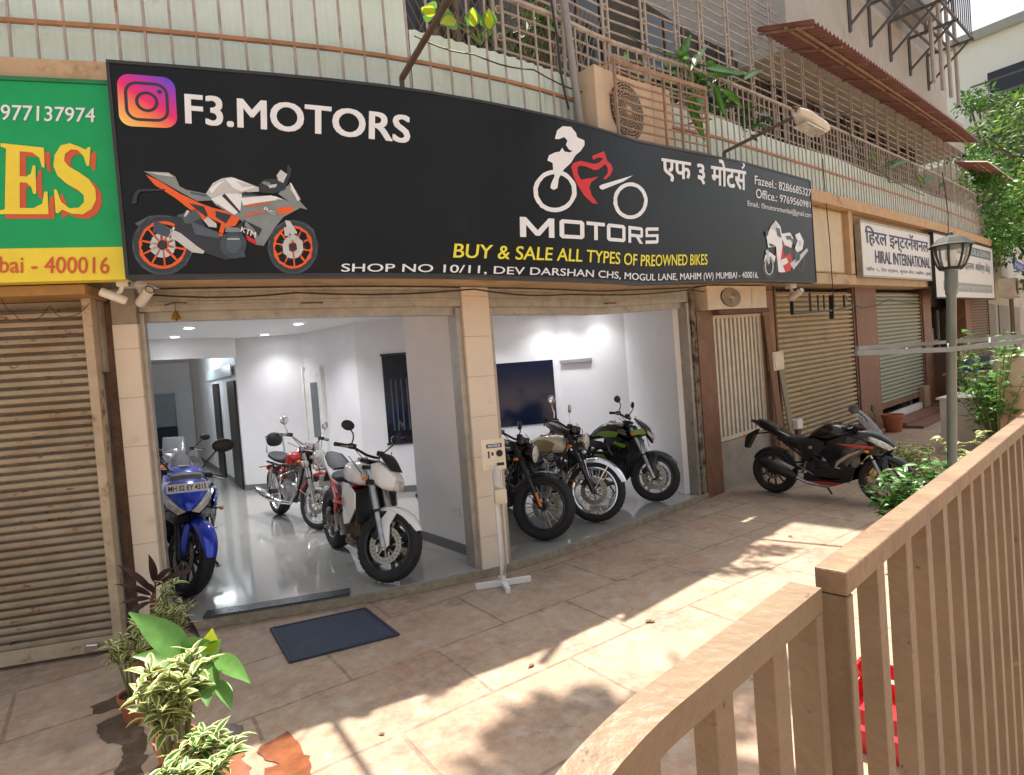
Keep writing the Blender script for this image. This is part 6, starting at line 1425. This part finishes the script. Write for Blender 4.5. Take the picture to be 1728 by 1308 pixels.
# flat metal arms tied to the lamp post
t = thing('drying_rack', 'folded grey metal bars tied level across the lamp post', 'rack', dep(1600,585,5.65))
L2 = Vector(t.location); k = MB(); AL = mat('dull_aluminium', (.25,.27,.27), .4, metal=.4, var=.15)
k.bar(dep(1444,596,5.2)-L2, dep(1600,590,5.55)-L2, .03, .045); k.bar(dep(1600,590,5.55)-L2, dep(1760,572,5.75)-L2, .03, .045)
k.build('front_bar', AL, t, 0); k = MB()
k.bar(dep(1446,588,5.2)-L2, dep(1600,577,6.05)-L2, .03, .035); k.bar(dep(1600,577,6.05)-L2, dep(1760,565,6.3)-L2, .03, .045); k.build('rear_bar', AL, t, 0)
k = MB()
for x in (1530,1600,1670): k.bar(dep(x,593-(x-1530)*.08,5.42+(x-1530)*.0014)-L2, dep(x,583-(x-1530)*.09,5.75+(x-1530)*.0025)-L2, .015)
k.build('cross_link', AL, t, 0)

# ================================================================== GATE IN THE FOREGROUND
GT = mat('gate_tan_paint', (.20,.138,.085), .5, var=.14, scale=5, bump=.25, bscale=50, stain=[((.17,.105,.065), .50, 3.5, .2), ((.08,.04,.022), .64, 16, .04), ((.27,.20,.13), .67, 7, .04)])
gd = Vector((math.cos(R(43)), math.sin(R(43)), 0)); gn = Vector((math.sin(R(43)), -math.cos(R(43)), 0))     # along, towards the lane
GS = .516; ga = gnd(1373,956,z=1.50); ga.z = 0      # slim 40 mm tube sections, rail a metre and a half up
GM = Matrix(((gd.x*GS,gn.x*GS,0,ga.x),(gd.y*GS,gn.y*GS,0,ga.y),(0,0,1,0),(0,0,0,1)))
def gz(p): return Vector((p.x, p.y, 1.82-GS*(1.82-p.z) if p.z > .3 else p.z))
def gthing(label, off): 
    t = thing('gate_leaf', label, 'gate', GM @ Vector((off,0,0)), 0, 'leaves of the tan steel gate'); return t
tg = gthing('tall tan steel gate leaf of close upright flat bars with a rusty top rail', .0); LG = Vector(tg.location)
def gb(mb, name, t, m=GT, sm=0): L = Vector(t.location); return mb.build(name, m, t, sm, xf=lambda p: (GM @ gz(p))-L)
k = MB(); k.box((0,0,1.13),(4.9,.085,1.20), bev=.006); gb(k, 'top_rail', tg, mat('gate_rail_worn', (.215,.138,.08), .55, var=.25, scale=6, bump=.35, stain=[((.15,.075,.045), .48, 5, .25), ((.30,.22,.14), .64, 8, .06), ((.08,.04,.025), .66, 18, .05)]))
k = MB(); k.box((0,.0,.02),(.045,.085,1.128), bev=.005); gb(k, 'end_post', tg)
k = MB(); k.box((4.86,.0,.02),(4.9,.085,1.128), bev=.005); gb(k, 'end_post', tg)
k = MB(); k.box((.046,.005,.03),(4.858,.08,.09)); gb(k, 'bottom_rail', tg)
x = .30
while x < 4.85:
    k = MB(); k.box((x,.012,.091),(x+.075,.074,1.129), bev=.003); gb(k, 'bar', tg)
    x += .325 if x < .31 else .28
tl_ = gthing('lower tan steel gate leaf with wide gaps whose top rail sags away from the post', -.06)
def ztop(u): # u: distance back from the hinge
    return 1.165-.5*(max(u-.72,0))**2
k = MB(); vs = []; fs = []; n = 30
for i in range(n+1):
    u = 1.5*i/n; z = ztop(u); vs += [(-.06-u,-.045,z-.065),(-.06-u,.04,z-.065),(-.06-u,.04,z),(-.06-u,-.045,z)]
fs = [(4*i+j,4*i+(j+1) % 4,4*i+4+(j+1) % 4,4*i+4+j) for i in range(n) for j in range(4)]+[(3,2,1,0),(4*n,4*n+1,4*n+2,4*n+3)]; k.add(vs, fs); gb(k, 'top_rail', tl_, sm=50)
k = MB(); k.box((-.105,-.045,.02),(-.06,.04,1.099), bev=.005); gb(k, 'end_post', tl_)
u = .21
while u < 1.5:
    k = MB(); k.box((-.06-u-.08,-.03,.02),(-.06-u,.026,min(ztop(u),ztop(u+.08))-.066), bev=.003); gb(k, 'bar', tl_); u += .285
k = MB(); k.box((-1.5,-.04,.0),(-.106,.035,.019)); gb(k, 'bottom_rail', tl_)
#RC behind the gate
cr_ = dep(1500,1260,2.75); cr_.z = 0; t = thing('plastic_crate', 'red slatted plastic crate standing behind the gate bars', 'crate', cr_, R(43))
CRM = mat('red_plastic', (.60,.02,.03), .35, var=.1)
k = MB(); k.box((-.25,-.18,.0),(.25,.18,.03)); k.build('base', CRM, t)
for (lo,hi) in (((-.25,-.18,.03),(.25,-.165,.22)),((-.25,.165,.03),(.25,.18,.22)),((-.25,-.164,.03),(-.235,.164,.22)),((.235,-.164,.03),(.25,.164,.22))):
    k = MB(); x0,y0,z0 = lo; x1,y1,z1 = hi
    for j in range(2): k.box((x0,y0,z0+j*.10),(x1,y1,z0+j*.10+.07))
    for f in (0,.25,.5,.75,.93):
        if x1-x0 > y1-y0: k.box((x0+(x1-x0)*f,y0+.002,z0),(x0+(x1-x0)*(f+.06),y1-.002,z1-.04))
        else: k.box((x0+.002,y0+(y1-y0)*f,z0),(x1-.002,y0+(y1-y0)*(f+.06),z1-.04))
    k.build('side_panel', CRM, t)

# ================================================================== PLANTS
LGREEN = mat('leaf_green', (.055,.17,.03), .4, var=.2, transl=.35); LBRIGHT = mat('leaf_fresh_green', (.13,.30,.07), .38, var=.2, scale=14, transl=.4); LCREAM = mat('leaf_cream_margin', (.74,.71,.36), .45, var=.12, transl=.3); LMID = mat('leaf_sage', (.15,.22,.06), .45, var=.25, transl=.3); LDARK = mat('leaf_maroon', (.055,.028,.03), .4, var=.3, transl=.2); LYEL = mat('leaf_yellow_green', (.50,.60,.04), .4, var=.1, transl=.5); STEM = mat('green_stem', (.12,.16,.05), .6); TERRA = mat('terracotta', (.40,.13,.06), .75, var=.2, bump=.2, stain=((.55,.40,.30), .62, 6, .15)); SOIL = mat('soil', (.06,.04,.03), .95, var=.4, bump=.6)
LIME_D = mat('leaf_dark_green', (.02,.075,.02), .35, var=.3, transl=.2)
def leaf(mb, base, direc, L, W, droop=.3, fold=.15, edge=0.0, roll=0.0, n=6, mi=(0,1), face=None):
    d = Vector(direc).normalized(); up = Vector((0,0,1)); sd = d.cross(face if face is not None else up)
    if sd.length < .05: sd = d.orthogonal()
    sd.normalize(); sd.rotate(Matrix.Rotation(roll,3,d)); nn = sd.cross(d); p = Vector(base); cols = []
    for i in range(n+1):
        f = i/n; w = W*(math.sin(math.pi*min(1,f**.75*1.0)))*.5 if i not in (0,n) else W*.03
        dd = (d-up*droop*2*f*f).normalized()
        if i: p = p+dd*(L/n)
        e = w*(1-edge) if edge else w*.5
        cols.append([p-sd*w+nn*w*fold*1.2, p-sd*e+nn*e*fold, p.copy(), p+sd*e+nn*e*fold, p+sd*w+nn*w*fold*1.2])
    vs = [q for c in cols for q in c]; o = len(mb.v); mb.v += vs
    for i in range(n):
        for j in range(4):
            a = i*5+j; mb.f.append((o+a,o+a+1,o+a+6,o+a+5)); mb.m.append(mi[1] if j in (0,3) else mi[0])
def pot(t, r, h, m=TERRA):
    k = MB(); k.lathe([(0,0),(r*.68,0),(r*.72,.01),(r*.94,h*.82),(r*1.04,h*.82),(r*1.06,h),(r*.96,h),(r*.92,h*.9)], n=28); k.build('pot', m, t, 40)
    k = MB(); k.lathe([(0,h*.88),(r*.93,h*.87)], n=20); k.build('soil', SOIL, t)
def variegated(label, loc, h, spread, nst, rs, pr=.11, ph=.22, group='potted plants by the pillar', ll=.085, cat='potted plant', haspot=True, mats=None):
    t = thing('potted_plant' if haspot else 'shrub', label, cat, loc, 0, group); rnd = random.Random(rs)
    if haspot: pot(t, pr, ph)
    else: ph = 0
    k = MB(); lf = MB()
    for i in range(nst):
        a = rnd.uniform(0,6.28); r = spread*math.sqrt(rnd.random()); tip = Vector((r*math.cos(a), r*math.sin(a), ph+(h-ph)*rnd.uniform(.55,1)))
        b = Vector((pr*.3*math.cos(a),pr*.3*math.sin(a),ph*.85)); mid = b.lerp(tip,.5)+Vector((0,0,.06)); k.tube([b,mid,tip], [.006,.005,.003], 5)
        for q in range(rnd.randint(10,14)):
            f = rnd.uniform(.45,1.02); p = mid.lerp(tip,(f-.5)*2) if f > .5 else b.lerp(mid,f*2)
            ang = q*2.4+rnd.uniform(-.4,.4); d = Vector((math.cos(ang),math.sin(ang),rnd.uniform(.0,.9)))
            leaf(lf, p, d, ll*rnd.uniform(.7,1.25), ll*.42, rnd.uniform(.1,.5), .25, .42, rnd.uniform(-.5,.5), 4)
    k.build('stems', STEM, t, 40); lf.build('leaves', mats or [LMID,LCREAM], t, 60); return t
def ppos(x, y, z=0): return gnd(x,y,z)
# positions: the pots stand in a line from the gate side towards the pillar
f1 = dep(300,1300,2.55); f1.z = 0
variegated('cream and green variegated plant in a terracotta pot, nearest of the row by the pillar', (f1.x,f1.y,0), .70, .17, 17, 21, .11, .20, ll=.095)
f0_ = dep(345,1345,2.35); variegated('low spreading variegated plant at the bottom edge before the near pot', (f0_.x,f0_.y,0), .42, .17, 15, 27, .09, .16, ll=.075, mats=[LGREEN,LCREAM])
f2 = dep(290,1190,2.85)
t = thing('potted_plant', 'broad leaved bright green plant with a yellow leaf in the row by the pillar', 'potted plant', (f2.x,f2.y,0), 0, 'potted plants by the pillar'); pot(t, .09, .18)
k = MB(); lf = MB(); L0 = Vector((f2.x,f2.y,0))
for (bx,by),(tx,ty),dz,W,mi,ro in (((318,1110),(222,1035),.0,.21,0,.5),((322,1125),(240,1105),.05,.12,0,.0),((345,1130),(312,1160),.0,.10,0,.3),((330,1110),(352,1062),-.02,.10,0,-.2),((322,1100),(350,1085),.1,.11,0,.4),((345,1120),(340,1078),.05,.09,0,-.6)):
    pass
spec = [ # leaf base px, tip px, depth base, depth tip, width, material
 ((320,1112),(222,1036),2.80,2.72,.14,0),((325,1120),(228,1108),2.85,2.75,.11,0),((300,1150),(318,1095),2.85,2.75,.09,1),((298,1108),(352,1082),2.8,2.75,.10,0),((340,1110),(372,1080),2.8,2.78,.09,0),((352,1104),(358,1062),2.78,2.78,.075,2),((362,1106),(420,1152),2.78,2.62,.085,0),((345,1122),(350,1190),2.75,2.60,.115,0),((366,1146),(390,1198),2.72,2.6,.075,0),((330,1120),(368,1125),2.85,2.8,.07,1),((300,1130),(262,1150),2.9,2.95,.09,1),((318,1140),(300,1165),2.8,2.7,.08,1)]
for a,b,da,db,W,mi in spec:
    p = dep(*a,da)-L0; q = dep(*b,db)-L0; st = Vector((0,0,.2))
    k.tube([st, st.lerp(p,.6)+Vector((0,0,.04)), p], [.007,.006,.004], 6)
    d = (q-p); leaf(lf, p, d+Vector((0,0,.10*d.length)), d.length*1.04, W, .12, .18, 0, random.uniform(-.35,.35), 8, ((0,0),(1,1),(2,2))[mi], Vector((.55,-.75,.6)))
k.build('stems', STEM, t, 40); lf.build('leaves', [LBRIGHT,LGREEN,LYEL], t, 60)
f3 = dep(228,1110,3.35); variegated('small variegated plant in a pot behind the broad leaved one', (f3.x-.02,f3.y,0), .58, .11, 9, 23, .085, .16, ll=.08)
f4 = dep(292,1060,3.55); variegated('slender variegated plant between the maroon plant and the broad leaved one', (f4.x,f4.y,0), .72, .11, 12, 24, .11, .20, ll=.075)
f5 = dep(250,1040,3.75); t = thing('potted_plant', 'dark maroon strap leaved plant in the pot closest to the tiled pillar', 'potted plant', (f5.x,f5.y,0), 0, 'potted plants by the pillar'); pot(t, .12, .22)
k = MB(); lf = MB(); L0 = Vector((f5.x,f5.y,0)); st = Vector((0,0,.2))
for (a,b,W) in (((258,1000),(205,955),.07),((262,985),(252,938),.08),((262,985),(290,958),.07),((262,990),(320,962),.05),((256,1005),(200,985),.06),((254,1010),(205,1018),.06),((255,1015),(214,1040),.06),((268,1010),(305,1000),.07),((290,1032),(335,1075),.10),((262,1000),(240,985),.07)):
    p = dep(*a,3.72)-L0; q = dep(*b,3.62)-L0; k.tube([st, p], [.008,.006], 6); d = q-p; leaf(lf, p, d+Vector((0,0,.15*d.length)), d.length*1.1, W*.62, .22, .25, 0, random.uniform(-.5,.5), 7, (0,0), Vector((.55,-.75,.5)))
k.build('stems', mat('maroon_stem', (.16,.06,.05), .5), t, 40); lf.build('leaves', [LDARK], t, 60)
# puddles round the pots
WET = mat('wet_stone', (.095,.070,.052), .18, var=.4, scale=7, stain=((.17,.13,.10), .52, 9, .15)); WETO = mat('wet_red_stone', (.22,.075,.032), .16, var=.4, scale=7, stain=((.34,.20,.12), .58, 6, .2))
def puddle(label, pix, m, z):
    k = MB(); pts = []
    rnd = random.Random(len(pix)+int(pix[0][0])); q = [gnd(*p) for p in pix]
    for a,b in zip(q, q[1:]+q[:1]):
        n = max(2,int((b-a).length/.03))
        for i in range(n): pts.append(a.lerp(b,i/n)+Vector((rnd.uniform(-.012,.012),rnd.uniform(-.012,.012),z)))
    k.add(pts, [tuple(range(len(pts)))]); tag(k.build('puddle', m, smooth=0), label, 'puddle', 'wet patches round the pots')
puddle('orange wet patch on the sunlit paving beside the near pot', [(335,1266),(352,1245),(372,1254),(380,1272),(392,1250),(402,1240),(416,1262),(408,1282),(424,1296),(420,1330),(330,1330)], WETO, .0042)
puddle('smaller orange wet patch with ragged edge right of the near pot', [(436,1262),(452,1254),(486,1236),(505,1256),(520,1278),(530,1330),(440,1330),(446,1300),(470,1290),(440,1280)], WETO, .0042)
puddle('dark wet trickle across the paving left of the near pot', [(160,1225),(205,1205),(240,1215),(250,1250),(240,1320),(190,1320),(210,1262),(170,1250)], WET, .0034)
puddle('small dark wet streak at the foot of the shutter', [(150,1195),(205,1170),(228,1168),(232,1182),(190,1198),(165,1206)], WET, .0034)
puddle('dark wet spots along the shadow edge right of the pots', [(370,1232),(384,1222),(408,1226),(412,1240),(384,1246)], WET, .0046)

# fallen leaves
lp_ = MB(); leaf(lp_, (0,0,.006), (1,0,.06), .085, .04, .05, .35, 0, 0, 5, (0,0)); lf0 = None
for i,(x,y) in enumerate(((1090,1052),(1106,1049),(902,1122),(650,1240),(1330,905))):
    p = gnd(x,y)
    if lf0 is None: lf0 = o_ = lp_.build('fallen_leaf', [mat('dry_leaf', (.16,.08,.04), .7, var=.4)], None, 60)
    else: o_ = lf0.copy(); COL.objects.link(o_)
    o_.location = (p.x,p.y,.002); o_.rotation_euler = (0,0,random.uniform(0,6.28)); s_ = random.uniform(.45,.8); o_.scale = (s_,s_,s_)
    tag(o_, 'small dry brown leaf fallen on the paving', 'leaf', 'fallen leaves')
# shrubs round the lamp post and beyond
def shrub(label, c, r, n, size, rs, mats, group='garden plants by the lamp'):
    t = thing('shrub', label, 'shrub', (c.x,c.y,0), 0, group); rnd = random.Random(rs); k = MB(); lf = MB(); h = c.z
    for i in range(n):
        a = rnd.uniform(0,6.28); q = r*math.sqrt(rnd.random()); tip = Vector((q*math.cos(a), q*math.sin(a), h*rnd.uniform(.45,1)+.05)); k.tube([(0,0,0),(tip.x*.5,tip.y*.5,tip.z*.6),tip], [.008,.006,.003], 5)
        for j in range(12):
            f = rnd.uniform(.4,1); p = Vector((tip.x*f,tip.y*f,tip.z*f)); ang = rnd.uniform(0,6.28); leaf(lf, p, (math.cos(ang),math.sin(ang),rnd.uniform(-.1,.8)), size*rnd.uniform(.7,1.3), size*.45, rnd.uniform(.1,.5), .2, .4, rnd.uniform(-.6,.6), 4)
    k.build('stems', STEM, t, 40); lf.build('leaves', mats, t, 60)
shrub('low dark green shrub before the front wheel of the black sport motorcycle', dep(1525,815,5.35)+Vector((0,0,.08)), .34, 26, .12, 31, [LGREEN,LGREEN])
shrub('pale variegated shrub glowing beyond the parked motorcycle', dep(1520,745,7.6), .42, 24, .12, 32, [LMID,LCREAM])
shrub('green bush at the foot of the lamp post', dep(1590,775,5.95), .30, 22, .12, 33, [LGREEN,LBRIGHT])
shrub('variegated bush just right of the lamp post', dep(1635,735,6.1), .26, 16, .10, 34, [LMID,LCREAM])
shrub('tall light green shrub before the white cartons', dep(1672,548,8.6), .62, 44, .15, 35, [LBRIGHT,LBRIGHT])
shrub('bright bush at the edge of the view before the far shops', dep(1712,560,9.2), .55, 32, .15, 36, [LBRIGHT,LBRIGHT])
# plants on the balcony ledge
def ledge_plant(label, pix, d, W, mats, rs, base=None):
    c = base or pix[0][0]; s,z = at(*c, d); b0 = P(s,d,z); t = thing('ledge_plant', label, 'plant', b0, 0, 'plants on the balcony'); k = MB(); lf = MB()
    for a,b in pix:
        p = P(*(lambda s,z:(s,d,z))(*at(*a,d)))-b0; q = P(*(lambda s,z:(s,d+.06,z))(*at(*b,d+.06)))-b0; k.tube([Vector((0,0,-.1)), p*.6, p], [.009,.007,.005], 5); dd = q-p; leaf(lf, p, dd+Vector((0,0,.12*dd.length)), dd.length*1.05, W, .15, .2, 0, random.uniform(-.6,.6), 7, (0,1), Vector((-.5,-.8,-.2)))
    k.build('stems', STEM, t, 40); lf.build('leaves', mats, t, 60)
ledge_plant('two round bright leaves poking between the bars above the sign', [((800,45),(797,14)),((826,50),(824,16)),((735,24),(712,14)),((770,35),(745,40))], .36, .17, [LYEL,LBRIGHT], 1, (810,55))
ledge_plant('long leaved plant hanging through the railing beside the caged air conditioner', [((1162,165),(1188,236)),((1165,120),(1195,75)),((1160,100),(1140,85)),((1190,115),(1245,128)),((1195,130),(1260,126)),((1160,160),(1180,200)),((1220,150),(1250,180)),((1205,140),(1225,200)),((1150,100),(1165,60)),((1255,135),(1290,118)),((1170,175),(1192,168))], .36, .12, [LBRIGHT,LGREEN], 2, (1170,150))
ledge_plant('spiky plant on the balcony ledge over the HIRAL board', [((1480,275),(1470,258)),((1500,285),(1540,275)),((1555,310),(1578,298)),((1560,312),(1545,295)),((1490,282),(1520,272)),((1585,318),(1600,305))], .34, .09, [LBRIGHT,LGREEN], 3, (1500,300))
t = thing('creeper', 'dark green creeper leaves inside the grille above the railing', 'creeper', P(5.6,.05,4.9), 0)
leaf_cloud('leaves', t, [(0,0,.2,1,.6,.1,.35),(.5,.45,.1,1,.5,.1,.3),(-1.8,-1.4,.1,1,.5,.08,.25),(1.2,1.1,.0,1,.5,.1,.25)], 520, .14, [LGREEN,LIME_D], 41)
t = thing('creeper', 'leafy creeper trailing from the top of the grille', 'creeper', P(5.7,.3,6.35), 0)
leaf_cloud('leaves', t, [(0,0,0,1,.45,.15,.22),(.5,.4,.1,1,.35,.15,.2)], 260, .12, [LBRIGHT,LGREEN], 42)
t = thing('creeper', 'bright green creeper spilling off the far end of the balcony', 'creeper', P(24.5,.5,4.9), 0)
leaf_cloud('leaves', t, [(0,0,0,1.2,.9,.8,1.2),(.8,.9,-.8,1.2,.8,.8,.9),(-.5,-.3,.9,.8,.7,.6,.7),(1.8,1.6,-1.2,.8,.8,.7,.7)], 1700, .19, [LBRIGHT,LGREEN,LGREEN], 43)

# ================================================================== CLUTTER AT THE FAR SHOPS
def boxthing(name, label, cat, lo, hi, M, m, extra=None, group=None):
    c = M @ Vector(((lo[0]+hi[0])/2,(lo[1]+hi[1])/2,lo[2])); t = thing(name, label, cat, c, 0, group); L = Vector(c)
    k = MB(); k.box(lo, hi, M=M, bev=.008); k.build('body', m, t, 30, xf=lambda p: p-L)
    if extra: extra(t, L, M)
    return t
CARD = mat('pale_cardboard', (.62,.50,.42), .7, var=.06); CARDT = mat('brown_packing_tape', (.40,.28,.18), .4); COUNT = mat('white_counter', (.68,.64,.58), .5, var=.08)
b0 = dep(1668,715,9.6); MC = Matrix.Translation((b0.x,b0.y,0))@Matrix.Rotation(R(40),4,'Z'); zc = dep(1645,670,9.6).z
def cx(t, L, M):
    k = MB(); k.box((-.45,-.53,zc-.30),(.30,-.505,zc-.27), M=M); k.box((.28,-.53,zc-.36),(.30,-.505,zc-.301), M=M); k.build('handle', ENG, t, 0, xf=lambda p: p-L)
    k = MB(); k.box((-.62,-.54,zc+.0),(.62,.54,zc+.03), M=M); k.build('top', COUNT, t, 0, xf=lambda p: p-L)
    k = MB()
    for i in range(8): k.lathe([(.025,-.006),(.032,-.006),(.032,.006),(.025,.006)], tuple(M @ Vector((-.40+i*.1,-.512,zc-.62))), 'y', 12, closed=True)
    k.bar(M @ Vector((-.5,-.512,zc-.56)), M @ Vector((.4,-.512,zc-.56)), .015); k.bar(M @ Vector((-.5,-.512,zc-.68)), M @ Vector((.4,-.512,zc-.68)), .015); k.build('scroll_trim', BPL, t, 0, xf=lambda p: p-L)
boxthing('counter', 'white counter with dark handle bars beside the lamp post', 'counter', (-.6,-.5,.0), (.6,.5,zc-.001), MC, COUNT, cx)
b1 = dep(1768,690,8.4); z1_ = dep(1720,652,8.4).z; z2_ = dep(1720,600,8.4).z; MB1 = Matrix.Translation((b1.x,b1.y,0))@Matrix.Rotation(R(40),4,'Z')
def ct(t, L, M):
    k = MB(); k.box((-.37,-.4035,z1_-.20),(.6,-.4005,z1_-.02), M=M); k.build('tape', CARDT, t, 0, xf=lambda p: p-L)
boxthing('carton', 'large pale carton at the bottom of the stack by the gate', 'carton', (-.37,-.40,.0), (.6,.5,z1_), MB1, mat('peach_carton', (.60,.40,.28), .7, var=.06), ct, 'stacked cartons')
boxthing('carton', 'pale pink carton on top of the stack by the gate', 'carton', (-.35,-.38,z1_+.003), (.6,.5,z2_), MB1, CARD, None, 'stacked cartons')
b2 = dep(1650,640,14.5); MT = Matrix.Translation((b2.x,b2.y,0))@Matrix.Rotation(R(42),4,'Z')
t = thing('stall_table', 'wooden stall table with an orange cloth before the open far shop', 'table', (b2.x,b2.y,0), R(42))
zt_ = dep(1650,625,14.5).z
k = MB(); k.box((-1.0,-.5,zt_-.05),(1.0,.5,zt_)); k.build('tabletop', mat('stall_wood', (.28,.16,.08), .7, var=.3), t)
for sx in (-1,1):
    for sy in (-1,1): k = MB(); k.box((sx*.9-.04,sy*.42-.04,0),(sx*.9+.04,sy*.42+.04,zt_-.051)); k.build('leg', RUST, t)
k = MB(); k.box((-1.0,-.53,zt_-.32),(.9,-.502,zt_-.01)); k.build('cloth', mat('orange_cloth', (.50,.22,.09), .8, var=.3, scale=8), t)
for i,(x,y,w,h,c,lab) in enumerate(((-.7,0,.25,.3,(.05,.12,.35),'blue bag on the stall table'),(-.2,.1,.3,.22,(.35,.05,.05),'dark red box on the stall table'),(.3,-.1,.28,.34,(.06,.09,.10),'dark box on the stall table'),(.75,.1,.2,.26,(.5,.5,.45),'pale jar box on the stall table'))):
    p = MT @ Vector((x,y,zt_+.003)); tt = thing('package', lab, 'package', p, R(42), 'goods on the stall table'); k = MB(); k.box((-w/2,-w/2,0),(w/2,w/2,h), bev=.02); k.build('package', mat('goods_%s' % 'abcd'[i], c, .6), tt); k = MB(); k.box((-w/2-.002,-w/2-.002,h*.4),(w/2+.002,w/2+.002,h*.55)); k.build('label_band', COUNT, tt)
for i,(s,z,c) in enumerate(((18.5,1.75,(.30,.36,.38)),(19.4,1.5,(.10,.20,.26)),(20.3,1.9,(.42,.42,.38)),(21.2,1.6,(.08,.14,.16)))):
    tt = fthing('shelf_carton', ['grey','teal','off white','dark'][i]+' carton on the rack inside the open far shop', 'carton', s, -.9, z-.3, 'cartons on the far rack'); k = MB(); k.fbox(s,s+.8,-1.2,-.7,z-.3,z+.15); fb(k, 'carton', mat('rack_carton_%s' % 'abcd'[i], c, .6, var=.2), tt); k = MB(); k.fbox(s+.1,s+.6,-.699,-.69,z-.15,z); fb(k, 'print', COUNT, tt)
tt = fthing('storage_rack', 'metal storage rack inside the open far shop', 'rack', 20, -1, 0); k = MB()
for z in (.5,1.15,1.75): k.fbox(18.3,22.3,-1.3,-.65,z-.34,z-.305)
for s in (18.3,20.3,22.25): k.fbox(s,s+.06,-.66,-.60,.0,2.2,step=2)
fb(k, 'shelves', STEELG, tt)
tt = fthing('cabinet', 'brown wooden cabinet standing before the open far shop', 'cabinet', 18.6, .3, 0); k = MB(); k.fbox(18.1,19.1,.05,.6,.0,1.25); fb(k, 'body', mat('cabinet_brown', (.13,.075,.045), .6, var=.2), tt); k = MB(); k.fbox(18.15,18.58,.601,.615,.08,1.2); k.fbox(18.62,19.05,.601,.615,.08,1.2); fb(k, 'door', mat('cabinet_brown_door', (.15,.085,.05), .5, var=.2), tt)
f = gnd(1510,742); tt = thing('flower_pot', 'terracotta pot on the paving before the half closed shutter', 'pot', P(12.9,.35,0)); pot(tt, .20, .36)
t = fthing('air_conditioner', 'pale air conditioner hanging beside the far boards above the foliage', 'air conditioner', 27, .5, 2.5, 'outdoor air conditioners'); q = at(1690,470,.5); ac_unit(t, 27.2,29.2,.3,.75,2.45,2.95,mat('ac_pale', (.60,.55,.48), .5))
